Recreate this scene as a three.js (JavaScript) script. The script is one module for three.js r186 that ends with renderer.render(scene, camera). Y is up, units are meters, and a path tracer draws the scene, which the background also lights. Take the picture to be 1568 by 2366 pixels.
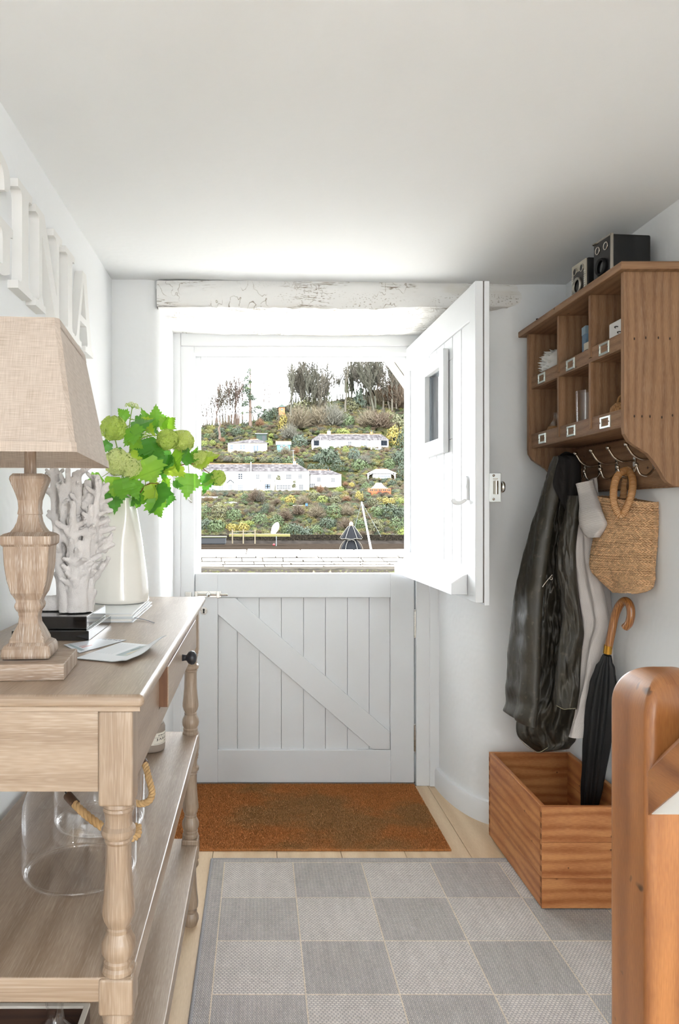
import * as THREE from 'three';
import { RoundedBoxGeometry } from 'three/addons/geometries/RoundedBoxGeometry.js';
import { mergeGeometries, mergeVertices, toCreasedNormals } from 'three/addons/utils/BufferGeometryUtils.js';
import { ImprovedNoise } from 'three/addons/math/ImprovedNoise.js';
import { MarchingCubes } from 'three/addons/objects/MarchingCubes.js';
import { FontLoader } from 'three/addons/loaders/FontLoader.js';
import { TextGeometry } from 'three/addons/geometries/TextGeometry.js';
import { RectAreaLightUniformsLib } from 'three/addons/lights/RectAreaLightUniformsLib.js';

// ---------------------------------------------------------------- camera, sky, lights, exposure
const scene = new THREE.Scene();
const F = 1733, CX = 597, CY = 1182, H = 1.17;           // focal length and vanishing point in pixels, eye height in metres
const camera = new THREE.PerspectiveCamera(2 * Math.atan(1183 / F) * 180 / Math.PI, 1568 / 2366, 0.05, 900);
camera.position.set(0, H, 0);
camera.lookAt(0, H, -1);
camera.setViewOffset(1568, 2366, 784 - CX, 1183 - CY, 1568, 2366);
const renderer = new THREE.WebGLRenderer();
renderer.toneMapping = THREE.LinearToneMapping;
renderer.toneMappingExposure = 1.5;
renderer.shadowMap.enabled = true;
RectAreaLightUniformsLib.init();
scene.background = new THREE.Color(0.91, 0.96, 1.0);     // bright overcast sky
scene.backgroundIntensity = 12;
// fill light set in an added, unseen window behind the camera
function fillLight(x, y, z, w, h, tx, ty, tz, power) {
  const l = new THREE.RectAreaLight(new THREE.Color(0.92, 0.965, 1.0), power, w, h);
  l.position.set(x, y, z); l.lookAt(tx, ty, tz); scene.add(l); return l;
}
fillLight(1.16, 1.4, 2.0, 1.0, 0.9, -3, 1.4, 2.0, 20.0);

// ---------------------------------------------------------------- helpers
const V3 = THREE.Vector3;
const v3 = (x, y, z) => new V3(x, y, z);
const P = (px, py, Z) => v3((px - CX) / F * Z, H - (py - CY) / F * Z, -Z);   // a pixel at a known distance
let seed0 = 1234567;
function RNG(s) { let a = s | 0; return () => { a = (a + 0x6d2b79f5) | 0; let t = Math.imul(a ^ (a >>> 15), 1 | a); t = (t + Math.imul(t ^ (t >>> 7), 61 | t)) ^ t; return ((t ^ (t >>> 14)) >>> 0) / 4294967296; }; }
const rnd = RNG(seed0);
const rr = (a, b, r = rnd) => a + (b - a) * r();
const clamp = (x, a = 0, b = 1) => Math.min(b, Math.max(a, x));
const mix = (a, b, t) => a + (b - a) * t;
const smooth = (a, b, x) => { const t = clamp((x - a) / (b - a)); return t * t * (3 - 2 * t); };
const perlin = new ImprovedNoise();
const N3 = (x, y = 0, z = 0) => perlin.noise(x, y, z);
const fbm = (x, y, z = 0, o = 4) => { let s = 0, a = 0.5; for (let i = 0; i < o; i++) { s += a * N3(x, y, z); x *= 2.03; y *= 2.03; z = z * 2.03 + 7.1; a *= 0.5; } return s; };
const used = {};
function numbered(n) { used[n] = (used[n] ?? -1) + 1; return used[n] ? n + '_' + String(used[n]).padStart(3, '0') : n; }
function tag(o, label, category, group, kind) { o.userData = { ...o.userData, label, category }; if (group) o.userData.group = group; if (kind) o.userData.kind = kind; return o; }
function thing(name, label, category, group, pos = [0, 0, 0]) {
  const g = new THREE.Group(); g.name = numbered(name); g.position.set(...pos); scene.add(g); return tag(g, label, category, group);
}
function part(parent, name, geo, mat, label) { const m = new THREE.Mesh(geo, mat); m.name = name; if (label) m.userData.label = label; parent.add(m); return m; }
function struct(name, label, category) { const g = new THREE.Group(); g.name = name; scene.add(g); g.userData = { kind: 'structure', label, category }; return g; }
function copyThing(o, label, group) { const c = o.clone(); c.name = numbered(o.name.replace(/_\d{3}$/, '')); scene.add(c); if (label) c.userData.label = label; if (group) c.userData.group = group; return c; }
// geometry helpers ---------------------------------------------
const T = (g, x, y, z) => { g.translate(x, y, z); return g; };
function merge(list) { return mergeGeometries(list.map(g => { const n = g.index ? g.toNonIndexed() : g; for (const k of Object.keys(n.attributes)) if (!['position', 'normal', 'uv'].includes(k)) n.deleteAttribute(k); if (!n.attributes.uv) n.setAttribute('uv', new THREE.BufferAttribute(new Float32Array(n.attributes.position.count * 2), 2)); return n; })); }
function rbox(w, h, d, r = 0.002, s = 1) { return new RoundedBoxGeometry(w, h, d, s, Math.min(r, w / 2.01, h / 2.01, d / 2.01)); }
function box6(x0, x1, y0, y1, z0, z1, r = 0.002) { return T(rbox(Math.abs(x1 - x0), Math.abs(y1 - y0), Math.abs(z1 - z0), r), (x0 + x1) / 2, (y0 + y1) / 2, (z0 + z1) / 2); }
function pbox(x0, x1, y0, y1, z0, z1) { return T(new THREE.BoxGeometry(Math.abs(x1 - x0), Math.abs(y1 - y0), Math.abs(z1 - z0)), (x0 + x1) / 2, (y0 + y1) / 2, (z0 + z1) / 2); }
// uv by box projection, in metres over the texture's size, u along the grain axis
function buv(g, grain = 0, su = 1, sv = 0.5, ou = rnd() * 3, ov = rnd() * 3) {
  const n = g.index ? g.toNonIndexed() : g, p = n.attributes.position, uv = new Float32Array(p.count * 2), a = v3(), b = v3(), c = v3(), e = v3();
  for (let i = 0; i < p.count; i += 3) {
    a.fromBufferAttribute(p, i); b.fromBufferAttribute(p, i + 1); c.fromBufferAttribute(p, i + 2);
    e.copy(b).sub(a).cross(c.clone().sub(a));
    const ax = [Math.abs(e.x), Math.abs(e.y), Math.abs(e.z)], k = ax.indexOf(Math.max(...ax));
    let U = grain, W;
    if (k === grain) { U = (grain + 1) % 3; W = (grain + 2) % 3; } else W = 3 - grain - k;
    for (let j = 0; j < 3; j++) { const q = j === 0 ? a : j === 1 ? b : c, arr = [q.x, q.y, q.z]; uv[(i + j) * 2] = (arr[U] * (k === grain ? 0.35 : 1)) / su + ou; uv[(i + j) * 2 + 1] = arr[W] / sv + ov + (k * 0.37); }
  }
  n.setAttribute('uv', new THREE.BufferAttribute(uv, 2)); return n;
}
// skin over rings of points
function loft(rings, { closed = true, caps = true, crease = 0, us = 1, vs = 1 } = {}) {
  const n = rings[0].length, pos = [], uv = [], idx = [], cols = closed ? n + 1 : n;
  let vv = 0;
  rings.forEach((r, i) => {
    if (i) vv += r[0].distanceTo(rings[i - 1][0]);
    let uu = 0;
    for (let j = 0; j < cols; j++) { const q = r[j % n]; if (j) uu += q.distanceTo(r[(j - 1) % n]); pos.push(q.x, q.y, q.z); uv.push(uu / us, vv / vs); }
  });
  for (let i = 0; i < rings.length - 1; i++) for (let j = 0; j < cols - 1; j++) { const a = i * cols + j, b = a + cols; idx.push(a, a + 1, b, b, a + 1, b + 1); }
  if (caps && closed) for (const [ri, flip] of [[0, false], [rings.length - 1, true]]) {
    const c = v3(); rings[ri].forEach(q => c.add(q)); c.multiplyScalar(1 / n);
    const base = pos.length / 3; pos.push(c.x, c.y, c.z); uv.push(0, 0);
    for (const q of rings[ri]) { pos.push(q.x, q.y, q.z); uv.push((q.x - c.x) / us, (q.z - c.z + q.y - c.y) / vs); }
    for (let j = 0; j < n; j++) { const a = base + 1 + j, b = base + 1 + (j + 1) % n; flip ? idx.push(base, a, b) : idx.push(base, b, a); }
  }
  let g = new THREE.BufferGeometry();
  g.setAttribute('position', new THREE.Float32BufferAttribute(pos, 3)); g.setAttribute('uv', new THREE.Float32BufferAttribute(uv, 2)); g.setIndex(idx);
  if (crease) g = toCreasedNormals(g, crease);
  else {
    g.computeVertexNormals();
    if (closed) { const nn = g.attributes.normal; for (let i = 0; i < rings.length; i++) { const a = i * cols, b = a + cols - 1, s = v3().fromBufferAttribute(nn, a).add(v3().fromBufferAttribute(nn, b)).normalize(); nn.setXYZ(a, s.x, s.y, s.z); nn.setXYZ(b, s.x, s.y, s.z); } }
  }
  return g;
}
function tube(pts, rad, seg = 24, sides = 8, closed = false) {
  const curve = new THREE.CatmullRomCurve3(pts, closed, 'centripetal'), fr = curve.computeFrenetFrames(seg, closed), rings = [];
  for (let i = 0; i <= seg; i++) {
    const t = i / seg, c = curve.getPointAt(t), r = typeof rad === 'function' ? rad(t) : rad, ring = [];
    for (let j = 0; j < sides; j++) { const a = j / sides * Math.PI * 2; ring.push(c.clone().addScaledVector(fr.normals[i], Math.cos(a) * r).addScaledVector(fr.binormals[i], Math.sin(a) * r)); }
    rings.push(ring);
  }
  return loft(rings, { caps: !closed });
}
const lathe = (prof, seg = 40) => new THREE.LatheGeometry(prof.map(([r, y]) => new THREE.Vector2(r, y)), seg);
function extr(shapePts, depth, bevel = 0.001, holes = []) {
  const s = new THREE.Shape(shapePts.map(p => new THREE.Vector2(p[0], p[1])));
  for (const h of holes) s.holes.push(new THREE.Path(h.map(p => new THREE.Vector2(p[0], p[1]))));
  return new THREE.ExtrudeGeometry(s, { depth, bevelEnabled: bevel > 0, bevelThickness: bevel, bevelSize: bevel, bevelOffset: -bevel, bevelSegments: 2, curveSegments: 20 });
}
function deform(g, fn) { const p = g.attributes.position, q = v3(); for (let i = 0; i < p.count; i++) { q.fromBufferAttribute(p, i); fn(q); p.setXYZ(i, q.x, q.y, q.z); } return g; }
function smoothNormals(g) { const n = mergeVertices((() => { const c = g.clone(); c.deleteAttribute('normal'); return c; })(), 1e-5); n.computeVertexNormals(); return n; }

// ---------------------------------------------------------------- textures and materials
function dataTex(w, h, fn, { srgb = true, wrap = THREE.RepeatWrapping } = {}) {
  const d = new Uint8Array(w * h * 4);
  for (let y = 0; y < h; y++) for (let x = 0; x < w; x++) { const c = fn(x / w, y / h, x, y), o = (y * w + x) * 4; d[o] = clamp(c[0], 0, 255); d[o + 1] = clamp(c[1], 0, 255); d[o + 2] = clamp(c[2], 0, 255); d[o + 3] = 255; }
  const t = new THREE.DataTexture(d, w, h); t.magFilter = THREE.LinearFilter; t.minFilter = THREE.LinearMipmapLinearFilter; t.wrapS = t.wrapT = wrap; if (srgb) t.colorSpace = THREE.SRGBColorSpace; t.needsUpdate = true; return t;
}
function asBump(t) { const b = t.clone(); b.colorSpace = THREE.NoColorSpace; b.needsUpdate = true; return b; }
const M3 = (a, b, t) => [mix(a[0], b[0], t), mix(a[1], b[1], t), mix(a[2], b[2], t)];
// wood: u along the grain (1 m), v across (0.5 m)
function woodTex({ base, dark, pale = null, freq = 22, warp = 0.5, fibre = 0.35, lime = 0, knots = [], ringW = 0.42, s = 0, w = 1024, h = 512, blotch = 0.3, spots = null }) {
  return dataTex(w, h, (u, v) => {
    let d = v + warp * 0.12 * fbm(u * 1.3 + s, v * 2.2, s, 3), kd = 0;
    for (const [ku, kv, r] of knots) { const dx = (u - ku) * 2 / (r * 3.2), dy = (v - kv) / r, q = dx * dx + dy * dy; d += 0.09 * (r / 0.06) * Math.exp(-q * 0.7) * Math.sign(dy || 1) * (1 - Math.exp(-q * 3)); kd = Math.max(kd, Math.exp(-((u - ku) ** 2 * 4 + (v - kv) ** 2) / (r * r * 0.09))); }
    const ring = Math.pow(0.5 + 0.5 * Math.sin(d * freq * 6.283 + 3 * N3(u * 2, v * 6, s + 3)), 1.6);
    const fib = N3(u * 26 + s, v * 320, s), fib2 = N3(u * 60, v * 150, s + 9), bl = fbm(u * 3, v * 5, s + 20, 3);
    let t = clamp(ringW * ring + fibre * fib + 0.14 * fib2 + blotch * bl + 0.18);
    let c = M3(base, dark, t);
    if (pale) c = M3(c, pale, clamp(lime * smooth(0.02, 0.5, 0.7 * N3(u * 14 + 5, v * 330, s + 31) + 0.4 * N3(u * 40, v * 560, s + 35) + 0.4 * fbm(u * 5, v * 9, s + 40, 3))));
    if (kd > 0.02) c = M3(c, [dark[0] * 0.42, dark[1] * 0.36, dark[2] * 0.34], clamp(kd * 1.1));
    if (spots) { const q = fbm(u * spots.f, v * spots.f * 0.5, s + 77, 4); if (q > spots.t) c = M3(c, spots.c, clamp((q - spots.t) * 22) * 0.8); }
    return c;
  }, { wrap: THREE.MirroredRepeatWrapping });
}
function woodMat(o, rough = 0.6, bump = 0.0006, extra = {}) { const t = woodTex(o); return new THREE.MeshPhysicalMaterial({ map: t, bumpMap: asBump(t), bumpScale: bump, roughness: rough, ...extra }); }
const std = (c, rough = 0.6, extra = {}) => new THREE.MeshPhysicalMaterial({ color: c, roughness: rough, ...extra });
const plasterBump = dataTex(512, 512, (u, v) => { const k = 128 + 70 * (fbm(u * 8, v * 8, 1, 4)) + 26 * N3(u * 60, v * 60, 2); return [k, k, k]; }, { srgb: false, wrap: THREE.MirroredRepeatWrapping });
const MAT = {
  wall: std(0xf0f1f1, 0.82, { bumpMap: plasterBump, bumpScale: 0.004 }),
  ceil: std(0xeff0f0, 0.88, { bumpMap: plasterBump, bumpScale: 0.002 }),
  paint: std(0xe3e5e7, 0.42),
  paintTrim: std(0xe8e9ea, 0.45),
  letter: std(0xeceae6, 0.6),
  chrome: std(0xd9d9d6, 0.16, { metalness: 1 }),
  nickel: std(0xb9b2a8, 0.25, { metalness: 1 }),
  brass: std(0xd8a648, 0.25, { metalness: 1 }),
  black: std(0x0b0b0c, 0.35),
  blackMatt: std(0x121213, 0.7),
  seal: std(0x6d6058, 0.9),
  glass: new THREE.MeshPhysicalMaterial({ color: 0xffffff, roughness: 0.02, transmission: 1, thickness: 0, ior: 1.5 }),
  jarGlass: new THREE.MeshPhysicalMaterial({ color: 0xffffff, roughness: 0.02, transmission: 1, thickness: 0, ior: 1.52 }),
  solidGlass: new THREE.MeshPhysicalMaterial({ color: 0xffffff, roughness: 0.0, transmission: 1, thickness: 0.01, ior: 1.5 }),
};
const limeOak = woodMat({ base: [168, 148, 128], dark: [124, 101, 80], pale: [200, 186, 171], lime: 0.4, freq: 8, fibre: 0.26, s: 3, blotch: 0.25 }, 0.42, 0.0005, { clearcoat: 0.35, clearcoatRoughness: 0.3 });
const lampWood = woodMat({ base: [168, 147, 128], dark: [126, 103, 85], pale: [212, 204, 196], lime: 0.85, freq: 9, fibre: 0.3, s: 11, blotch: 0.4 }, 0.65, 0.0014);
const shelfWood = woodMat({ base: [160, 122, 88], dark: [110, 77, 51], pale: [172, 148, 128], lime: 0.45, freq: 15, fibre: 0.26, s: 21, knots: [[0.3, 0.62, 0.03], [0.72, 0.3, 0.02], [0.9, 0.8, 0.025]], blotch: 0.5 }, 0.6, 0.0005);
const pineWood = woodMat({ base: [206, 144, 90], dark: [140, 74, 34], freq: 9, ringW: 0.44, fibre: 0.26, s: 31, knots: [[0.22, 0.7, 0.035], [0.55, 0.25, 0.022], [0.8, 0.55, 0.028], [0.4, 0.9, 0.02], [0.1, 0.2, 0.022], [0.66, 0.78, 0.026], [0.92, 0.15, 0.02], [0.35, 0.42, 0.018]], blotch: 0.6 }, 0.45, 0.0004);
const newelWood = woodMat({ base: [172, 114, 64], dark: [122, 72, 36], freq: 5, fibre: 0.24, s: 41, knots: [[0.3, 0.55, 0.02], [0.62, 0.2, 0.018]], blotch: 0.6, ringW: 0.5, spots: { f: 8, t: 0.22, c: [70, 46, 30] } }, 0.32, 0.0004, { clearcoat: 0.35, clearcoatRoughness: 0.25 });
const floorWood = woodMat({ base: [226, 202, 170], dark: [198, 168, 132], freq: 7, fibre: 0.25, s: 51, knots: [[0.4, 0.5, 0.03]], blotch: 0.3 }, 0.5, 0.0003);
const handleWood = woodMat({ base: [190, 128, 66], dark: [92, 48, 20], freq: 30, fibre: 0.2, s: 61, blotch: 0.4 }, 0.3, 0.0002, { clearcoat: 0.6, clearcoatRoughness: 0.15 });
// ================================================================ THE ROOM
const XL = -0.5446, XR = 1.14, ZB = 2.785, CEIL = 2.033;
const ceilY = x => CEIL - 0.016 * clamp((x - XL) / (XR - XL));
{ // floor of wide pale oak boards
  const fl = struct('floor', 'pale oak plank floor of the entrance hall', 'floor');
  part(fl, 'subfloor', pbox(-0.7, 1.3, -0.06, -0.021, -3.45, 3.15), std(0x4a3c2e, 0.9));
  const js = [-0.7, -0.594, -0.375, -0.156, 0.063, 0.2825, 0.5017, 0.721, 0.94, 1.16, 1.3];
  for (let i = 0; i < js.length - 1; i++) {
    const cuts = [-3.2, -rr(0.6, 1.9), rr(0.2, 1.2), 3.15];
    for (let k = 0; k < 3; k++) part(fl, 'plank', buv(box6(js[i] + 0.0007, js[i + 1] - 0.0007, -0.02, 0, cuts[k] + 0.0007, cuts[k + 1] - 0.0007, 0.0016), 2), floorWood);
  }
}
{ // ceiling, a little uneven
  const g = new THREE.BoxGeometry(2.1, 0.12, 6.7, 60, 1, 120);
  deform(g, q => { q.x += 0.3; q.z -= 0.15; const low = q.y < 0; q.y = low ? ceilY(q.x) + 0.006 * fbm(q.x * 1.6, q.z * 1.6, 3, 3) - 0.006 * smooth(-2.3, -2.78, q.z) * smooth(-0.35, 0.1, q.x) : CEIL + 0.15; });
  g.computeVertexNormals();
  const c = struct('ceiling', 'low white plastered ceiling with a slightly uneven surface', 'ceiling');
  part(c, 'plaster', buv(g, 0, 1.2, 1.2), MAT.ceil);
}
{ // side walls and the wall behind the camera; window opening added for the fill light
  const l = struct('wall_left', 'white plastered wall behind the console table', 'wall');
  const gl = new THREE.BoxGeometry(0.18, 2.2, 6.6, 1, 30, 90); T(gl, XL - 0.09, 1.1, -0.15);
  deform(gl, q => { if (q.x > XL - 0.05) q.x += 0.004 * fbm(q.y * 1.5, q.z * 1.5, 9, 3); }); gl.computeVertexNormals();
  part(l, 'plaster', buv(gl, 1, 1.2, 1.2), MAT.wall);
  const r = struct('wall_right', 'white plastered wall behind the coat hooks', 'wall');
  const gr = new THREE.BoxGeometry(0.15, 2.2, 4.95, 1, 30, 75); T(gr, XR + 0.075, 1.1, -0.975);
  deform(gr, q => { if (q.x < XR + 0.05) q.x += 0.003 * fbm(q.y * 1.5, q.z * 1.5, 19, 3); }); gr.computeVertexNormals();
  part(r, 'plaster', merge([gr, pbox(XR, XR + 0.15, 0, 0.95, 1.5, 2.5), pbox(XR, XR + 0.15, 1.85, 2.2, 1.5, 2.5), pbox(XR, XR + 0.15, 0, 2.2, 2.5, 3.15)].map(g => buv(g, 1, 1.2, 1.2))), MAT.wall);
  const b = struct('wall_rear', 'white plastered wall of the hall opposite the stable door', 'wall');
  part(b, 'plaster', buv(pbox(-0.75, 1.3, 0, 2.2, 3, 3.15), 1, 1.2, 1.2), MAT.wall);
  const win = (name, label, w, h, place) => {
    const g = struct(name, label, 'window');
    const fr = merge([pbox(-w / 2, w / 2, -h / 2, -h / 2 + 0.05, -0.03, 0.03), pbox(-w / 2, w / 2, h / 2 - 0.05, h / 2, -0.03, 0.03), pbox(-w / 2, -w / 2 + 0.05, -h / 2, h / 2, -0.03, 0.03), pbox(w / 2 - 0.05, w / 2, -h / 2, h / 2, -0.03, 0.03), pbox(-0.02, 0.02, -h / 2, h / 2, -0.02, 0.02)]);
    part(g, 'window_frame', fr, MAT.paintTrim);
    part(g, 'pane', T(new THREE.BoxGeometry(w / 2 - 0.07, h - 0.1, 0.004), -w / 4 + 0.015, 0, 0), MAT.glass); part(g, 'pane', T(new THREE.BoxGeometry(w / 2 - 0.07, h - 0.1, 0.004), w / 4 - 0.015, 0, 0), MAT.glass);
    place(g);
  };
  win('window_2', 'added unseen white casement window holding the fill light', 1.0, 0.9, g => { g.position.set(XR + 0.1, 1.4, 2.0); g.rotation.y = Math.PI / 2; });
}
{ // thick cob wall round the doorway
  const w = struct('wall_back', 'thick white wall with rounded reveals around the stable door', 'wall');
  const pier = (plan, y0, y1, ny = 24) => {
    const fine = []; for (let i = 0; i < plan.length; i++) { const a = plan[i], b = plan[(i + 1) % plan.length], n = Math.max(1, Math.round(Math.hypot(b[0] - a[0], b[1] - a[1]) / 0.05)); for (let k = 0; k < n; k++) fine.push([mix(a[0], b[0], k / n), mix(a[1], b[1], k / n)]); }
    const rings = []; for (let i = 0; i <= ny; i++) { const y = mix(y0, y1, i / ny); rings.push(fine.map(([x, z]) => { const e = z < 3.15 ? 0.007 : 0.001; return v3(x + e * fbm(x * 2, y * 2.2, z * 2, 3), y, -(z + e * fbm(x * 2 + 9, y * 2.2, z * 2, 3))); })); }
    return loft(rings, { crease: 0.6, us: 1.2, vs: 1.2 });
  };
  part(w, 'pier', pier([[-0.72, 2.785], [-0.42, 2.785], [-0.392, 2.792], [-0.372, 2.812], [-0.362, 2.85], [-0.360, 2.95], [-0.362, 3.2], [-0.362, 3.45], [-0.72, 3.45]], 0, 2.1), MAT.wall);
  part(w, 'pier', pier([[0.766, 3.45], [0.766, 3.2], [0.770, 3.12], [0.782, 3.03], [0.802, 2.945], [0.832, 2.87], [0.872, 2.818], [0.925, 2.792], [1.0, 2.785], [1.3, 2.785], [1.3, 3.45]], 0, 2.1), MAT.wall);
  part(w, 'upper_wall', buv(pbox(-0.40, 0.80, 2.0, 2.15, -3.45, -2.80), 0, 1.2, 1.2), MAT.wall);
  part(w, 'outer_head', buv(pbox(-0.40, 0.80, 1.86, 2.02, -3.45, -3.28), 0, 1.2, 1.2), MAT.wall);
}
{ // rough painted timber lintel
  const crackT = dataTex(1024, 512, (u, v) => {
    const a = 1 - Math.abs(fbm(u * 7, v * 30, 4, 4)) * 9, b = 1 - Math.abs(fbm(u * 34, v * 7, 14, 3)) * 13, gate = smooth(0.02, 0.22, fbm(u * 6 + 3, v * 4, 40, 3)), gate2 = smooth(0.06, 0.2, fbm(u * 9 + 3, v * 3, 50, 3));
    const spk = smooth(0.36, 0.46, N3(u * 190, v * 120, 8)) * smooth(0.05, 0.25, fbm(u * 4, v * 4, 60, 3));
    const k = clamp(Math.max(smooth(0.72, 0.97, a) * gate, smooth(0.75, 0.98, b) * gate2 * 0.8, spk * 0.7)), st = 0.35 * smooth(0.1, 0.4, fbm(u * 5, v * 6, 70, 4));
    return M3(M3([240, 239, 236], [214, 205, 190], st), [122, 106, 88], k * 0.8);
  }, { wrap: THREE.MirroredRepeatWrapping });
  const m = std(0xffffff, 0.7, { map: crackT, bumpMap: asBump(crackT), bumpScale: 0.004 });
  const g = new THREE.BoxGeometry(1.375, 0.105, 0.43, 160, 14, 40); T(g, 0.312, 1.972, -2.982);
  deform(g, q => {
    const e = 0.012 * fbm(q.x * 3, q.y * 9, q.z * 6, 4) + 0.004 * N3(q.x * 30, q.y * 60, q.z * 20);
    const fade = smooth(0.80, 0.99, q.x); if (q.z > -2.78) q.z += e * (1 - 0.5 * fade) - 0.022 * fade - 0.012 * smooth(1.95, 1.92, q.y) - 0.008 * smooth(2.0, 2.03, q.y);
    if (q.y < 1.925) q.y += 0.9 * e - 0.010 * Math.cos((q.x - 0.3) * 2.2) + 0.008 + 0.010 * smooth(-2.82, -2.77, q.z);
  });
  g.computeVertexNormals();
  const t = struct('trim_1', 'rough timber lintel thickly painted white over the stable door', 'beam');
  part(t, 'lintel_beam', buv(g, 0, 1.5, 0.45, 0.28, 0.1), m);
}
{ // door frame
  const t = struct('trim_2', 'white painted frame of the stable door', 'door frame');
  part(t, 'jamb', merge([box6(-0.366, -0.274, 0, 1.93, -3.27, -3.195, 0.003), box6(-0.366, -0.331, 0, 1.936, -3.20, -3.1868, 0.004)]), MAT.paintTrim);
  part(t, 'jamb', merge([box6(0.672, 0.77, 0, 1.93, -3.27, -3.195, 0.003), box6(0.727, 0.77, 0, 1.936, -3.20, -3.1868, 0.004)]), MAT.paintTrim);
  part(t, 'head', merge([box6(-0.2739, 0.6719, 1.846, 1.93, -3.27, -3.1955, 0.001), box6(-0.3308, 0.7268, 1.874, 1.935, -3.20, -3.187, 0.004)]), MAT.paintTrim);
  part(t, 'door_stop', merge([box6(-0.31, -0.252, 0, 1.90, -3.30, -3.2705, 0.002), box6(0.64, 0.70, 0, 1.90, -3.30, -3.2705, 0.002), box6(-0.2518, 0.6398, 1.829, 1.90, -3.30, -3.2710, 0.002)]), MAT.paintTrim);
  // chrome keep on the jamb for the upper leaf
  const k = part(t, 'latch_keep', merge([pbox(-0.2925, -0.282, 1.207, 1.335, -3.195, -3.190), tube([v3(-0.303, 1.30, -3.187), v3(-0.305, 1.26, -3.176), v3(-0.300, 1.225, -3.176), v3(-0.286, 1.212, -3.186)], 0.004, 16, 8)]), MAT.chrome, 'chrome latch keep');
}
{ // doorstep outside
  part(struct('trim_3', 'stone threshold under the stable door', 'threshold'), 'sill', box6(-0.36, 0.766, -0.1, 0.006, -3.46, -3.215, 0.004), std(0x9a938a, 0.9));
}
{ // lower leaf
  const d = struct('door_1', 'closed lower leaf of the white stable door with diagonal brace', 'door');
  const x0 = -0.2715, x1 = 0.6665, zf = -3.213, zb = -3.257, y0 = 0.008, y1 = 0.905;
  const px = p => (p - CX) / F * 3.213, py = p => H - (p - CY) / F * 3.213;
  const xi0 = px(503), xi1 = px(902), yi0 = py(1733), yi1 = py(1381);
  part(d, 'stile', box6(x0, xi0, y0, y1, zb, zf, 0.003), MAT.paint); part(d, 'stile', box6(xi1, x1, y0, y1, zb, zf, 0.003), MAT.paint);
  part(d, 'top_rail', box6(xi0 - 0.001, xi1 + 0.001, yi1, y1, zb, zf - 0.0006, 0.003), MAT.paint); part(d, 'bottom_rail', box6(xi0 - 0.001, xi1 + 0.001, y0, yi0, zb, zf - 0.0006, 0.003), MAT.paint);
  const seams = [503, 547.8, 598.7, 650, 701.5, 752.4, 803.3, 854, 902].map(px);
  for (let i = 0; i < 8; i++) part(d, 'plank', box6(seams[i] + 0.0004, seams[i + 1] - 0.0004, yi0 - 0.002, yi1 + 0.002, zb + 0.006, zf - 0.016, 0.0022), MAT.paint);
  part(d, 'plank_backing', pbox(xi0, xi1, yi0, yi1, zb + 0.001, zb + 0.008), MAT.paint);
  const br = [[503, 1381.5], [543, 1381.5], [901, 1692.5], [901, 1732], [861, 1732], [503, 1420]].map(([a, b]) => [px(a), py(b)]);
  part(d, 'diagonal_brace', T(extr(br.reverse(), 0.011, 0.0015), 0, 0, zf - 0.0155), MAT.paint);
  // hinges on the right-hand jamb
  for (const [a, b] of [[1411, 1471], [1675, 1735]]) {
    const h = part(d, 'hinge', box6(0.664, 0.6755, py(b), py(a), -3.2125, -3.209, 0.001), MAT.chrome, 'chrome butt hinge');
    for (let k = 0; k < 5; k++) part(h, 'knuckle', T(new THREE.CylinderGeometry(0.0048, 0.0048, (py(a) - py(b)) / 5 - 0.0012, 14), 0.6695, mix(py(b), py(a), (k + 0.5) / 5), -3.2075), MAT.chrome);
    for (const y of [py(a) + 0.003, py(b) - 0.003]) part(h, 'finial', T(new THREE.SphereGeometry(0.004, 10, 8), 0.6695, y, -3.2075), MAT.chrome);
  }
  // barrel bolt
  const yb = py(1373), bolt = part(d, 'barrel_bolt', merge([box6(px(449), px(511), yb - 0.0135, yb + 0.0135, zf, zf + 0.003, 0.001), box6(px(500), px(508), yb - 0.015, yb + 0.015, zf + 0.001, zf + 0.014, 0.002), box6(px(450), px(457), yb - 0.012, yb + 0.012, zf + 0.001, zf + 0.013, 0.002)]), MAT.chrome, 'chrome barrel bolt');
  part(bolt, 'bolt_rod', (() => { const g = new THREE.CylinderGeometry(0.005, 0.005, px(525) - px(440), 14); g.rotateZ(Math.PI / 2); return T(g, (px(525) + px(440)) / 2, yb, zf + 0.0075); })(), MAT.chrome);
  part(bolt, 'bolt_knob', T(new THREE.SphereGeometry(0.0105, 16, 12), px(481.5), yb, zf + 0.017), MAT.chrome);
  part(bolt, 'bolt_end', (() => { const g = new THREE.CylinderGeometry(0.0065, 0.0065, 0.004, 14); g.rotateZ(Math.PI / 2); return T(g, px(525), yb, zf + 0.0075); })(), MAT.chrome);
  part(bolt, 'bolt_keep', box6(px(428), px(444), yb - 0.014, yb + 0.014, -3.195, -3.183, 0.004), MAT.chrome);
  // key escutcheon
  const ring = [], hole = []; for (let i = 0; i < 32; i++) { const a = i / 32 * 6.2832; ring.push([0.0165 * Math.cos(a), 0.0165 * Math.sin(a)]); }
  for (let i = 0; i <= 14; i++) { const a = -0.95 + (Math.PI + 1.9) * i / 14; hole.push([0.0045 * Math.cos(a), 0.004 + 0.0045 * Math.sin(a)]); } hole.push([-0.003, -0.0105], [0.003, -0.0105]);
  const es = part(d, 'keyhole_plate', T(extr(ring, 0.0025, 0.0008, [hole]), px(470.6), py(1411), zf), MAT.chrome, 'round chrome keyhole plate');
  part(es, 'keyhole', T(new THREE.CircleGeometry(0.013, 20), px(470.6), py(1411), zf + 0.0004), MAT.blackMatt);
  for (const s of [-1, 1]) part(es, 'screw', T(new THREE.SphereGeometry(0.0026, 10, 6), px(470.6) + s * 0.0115, py(1411) + 0.002, zf + 0.0026), MAT.nickel);
}
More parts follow.
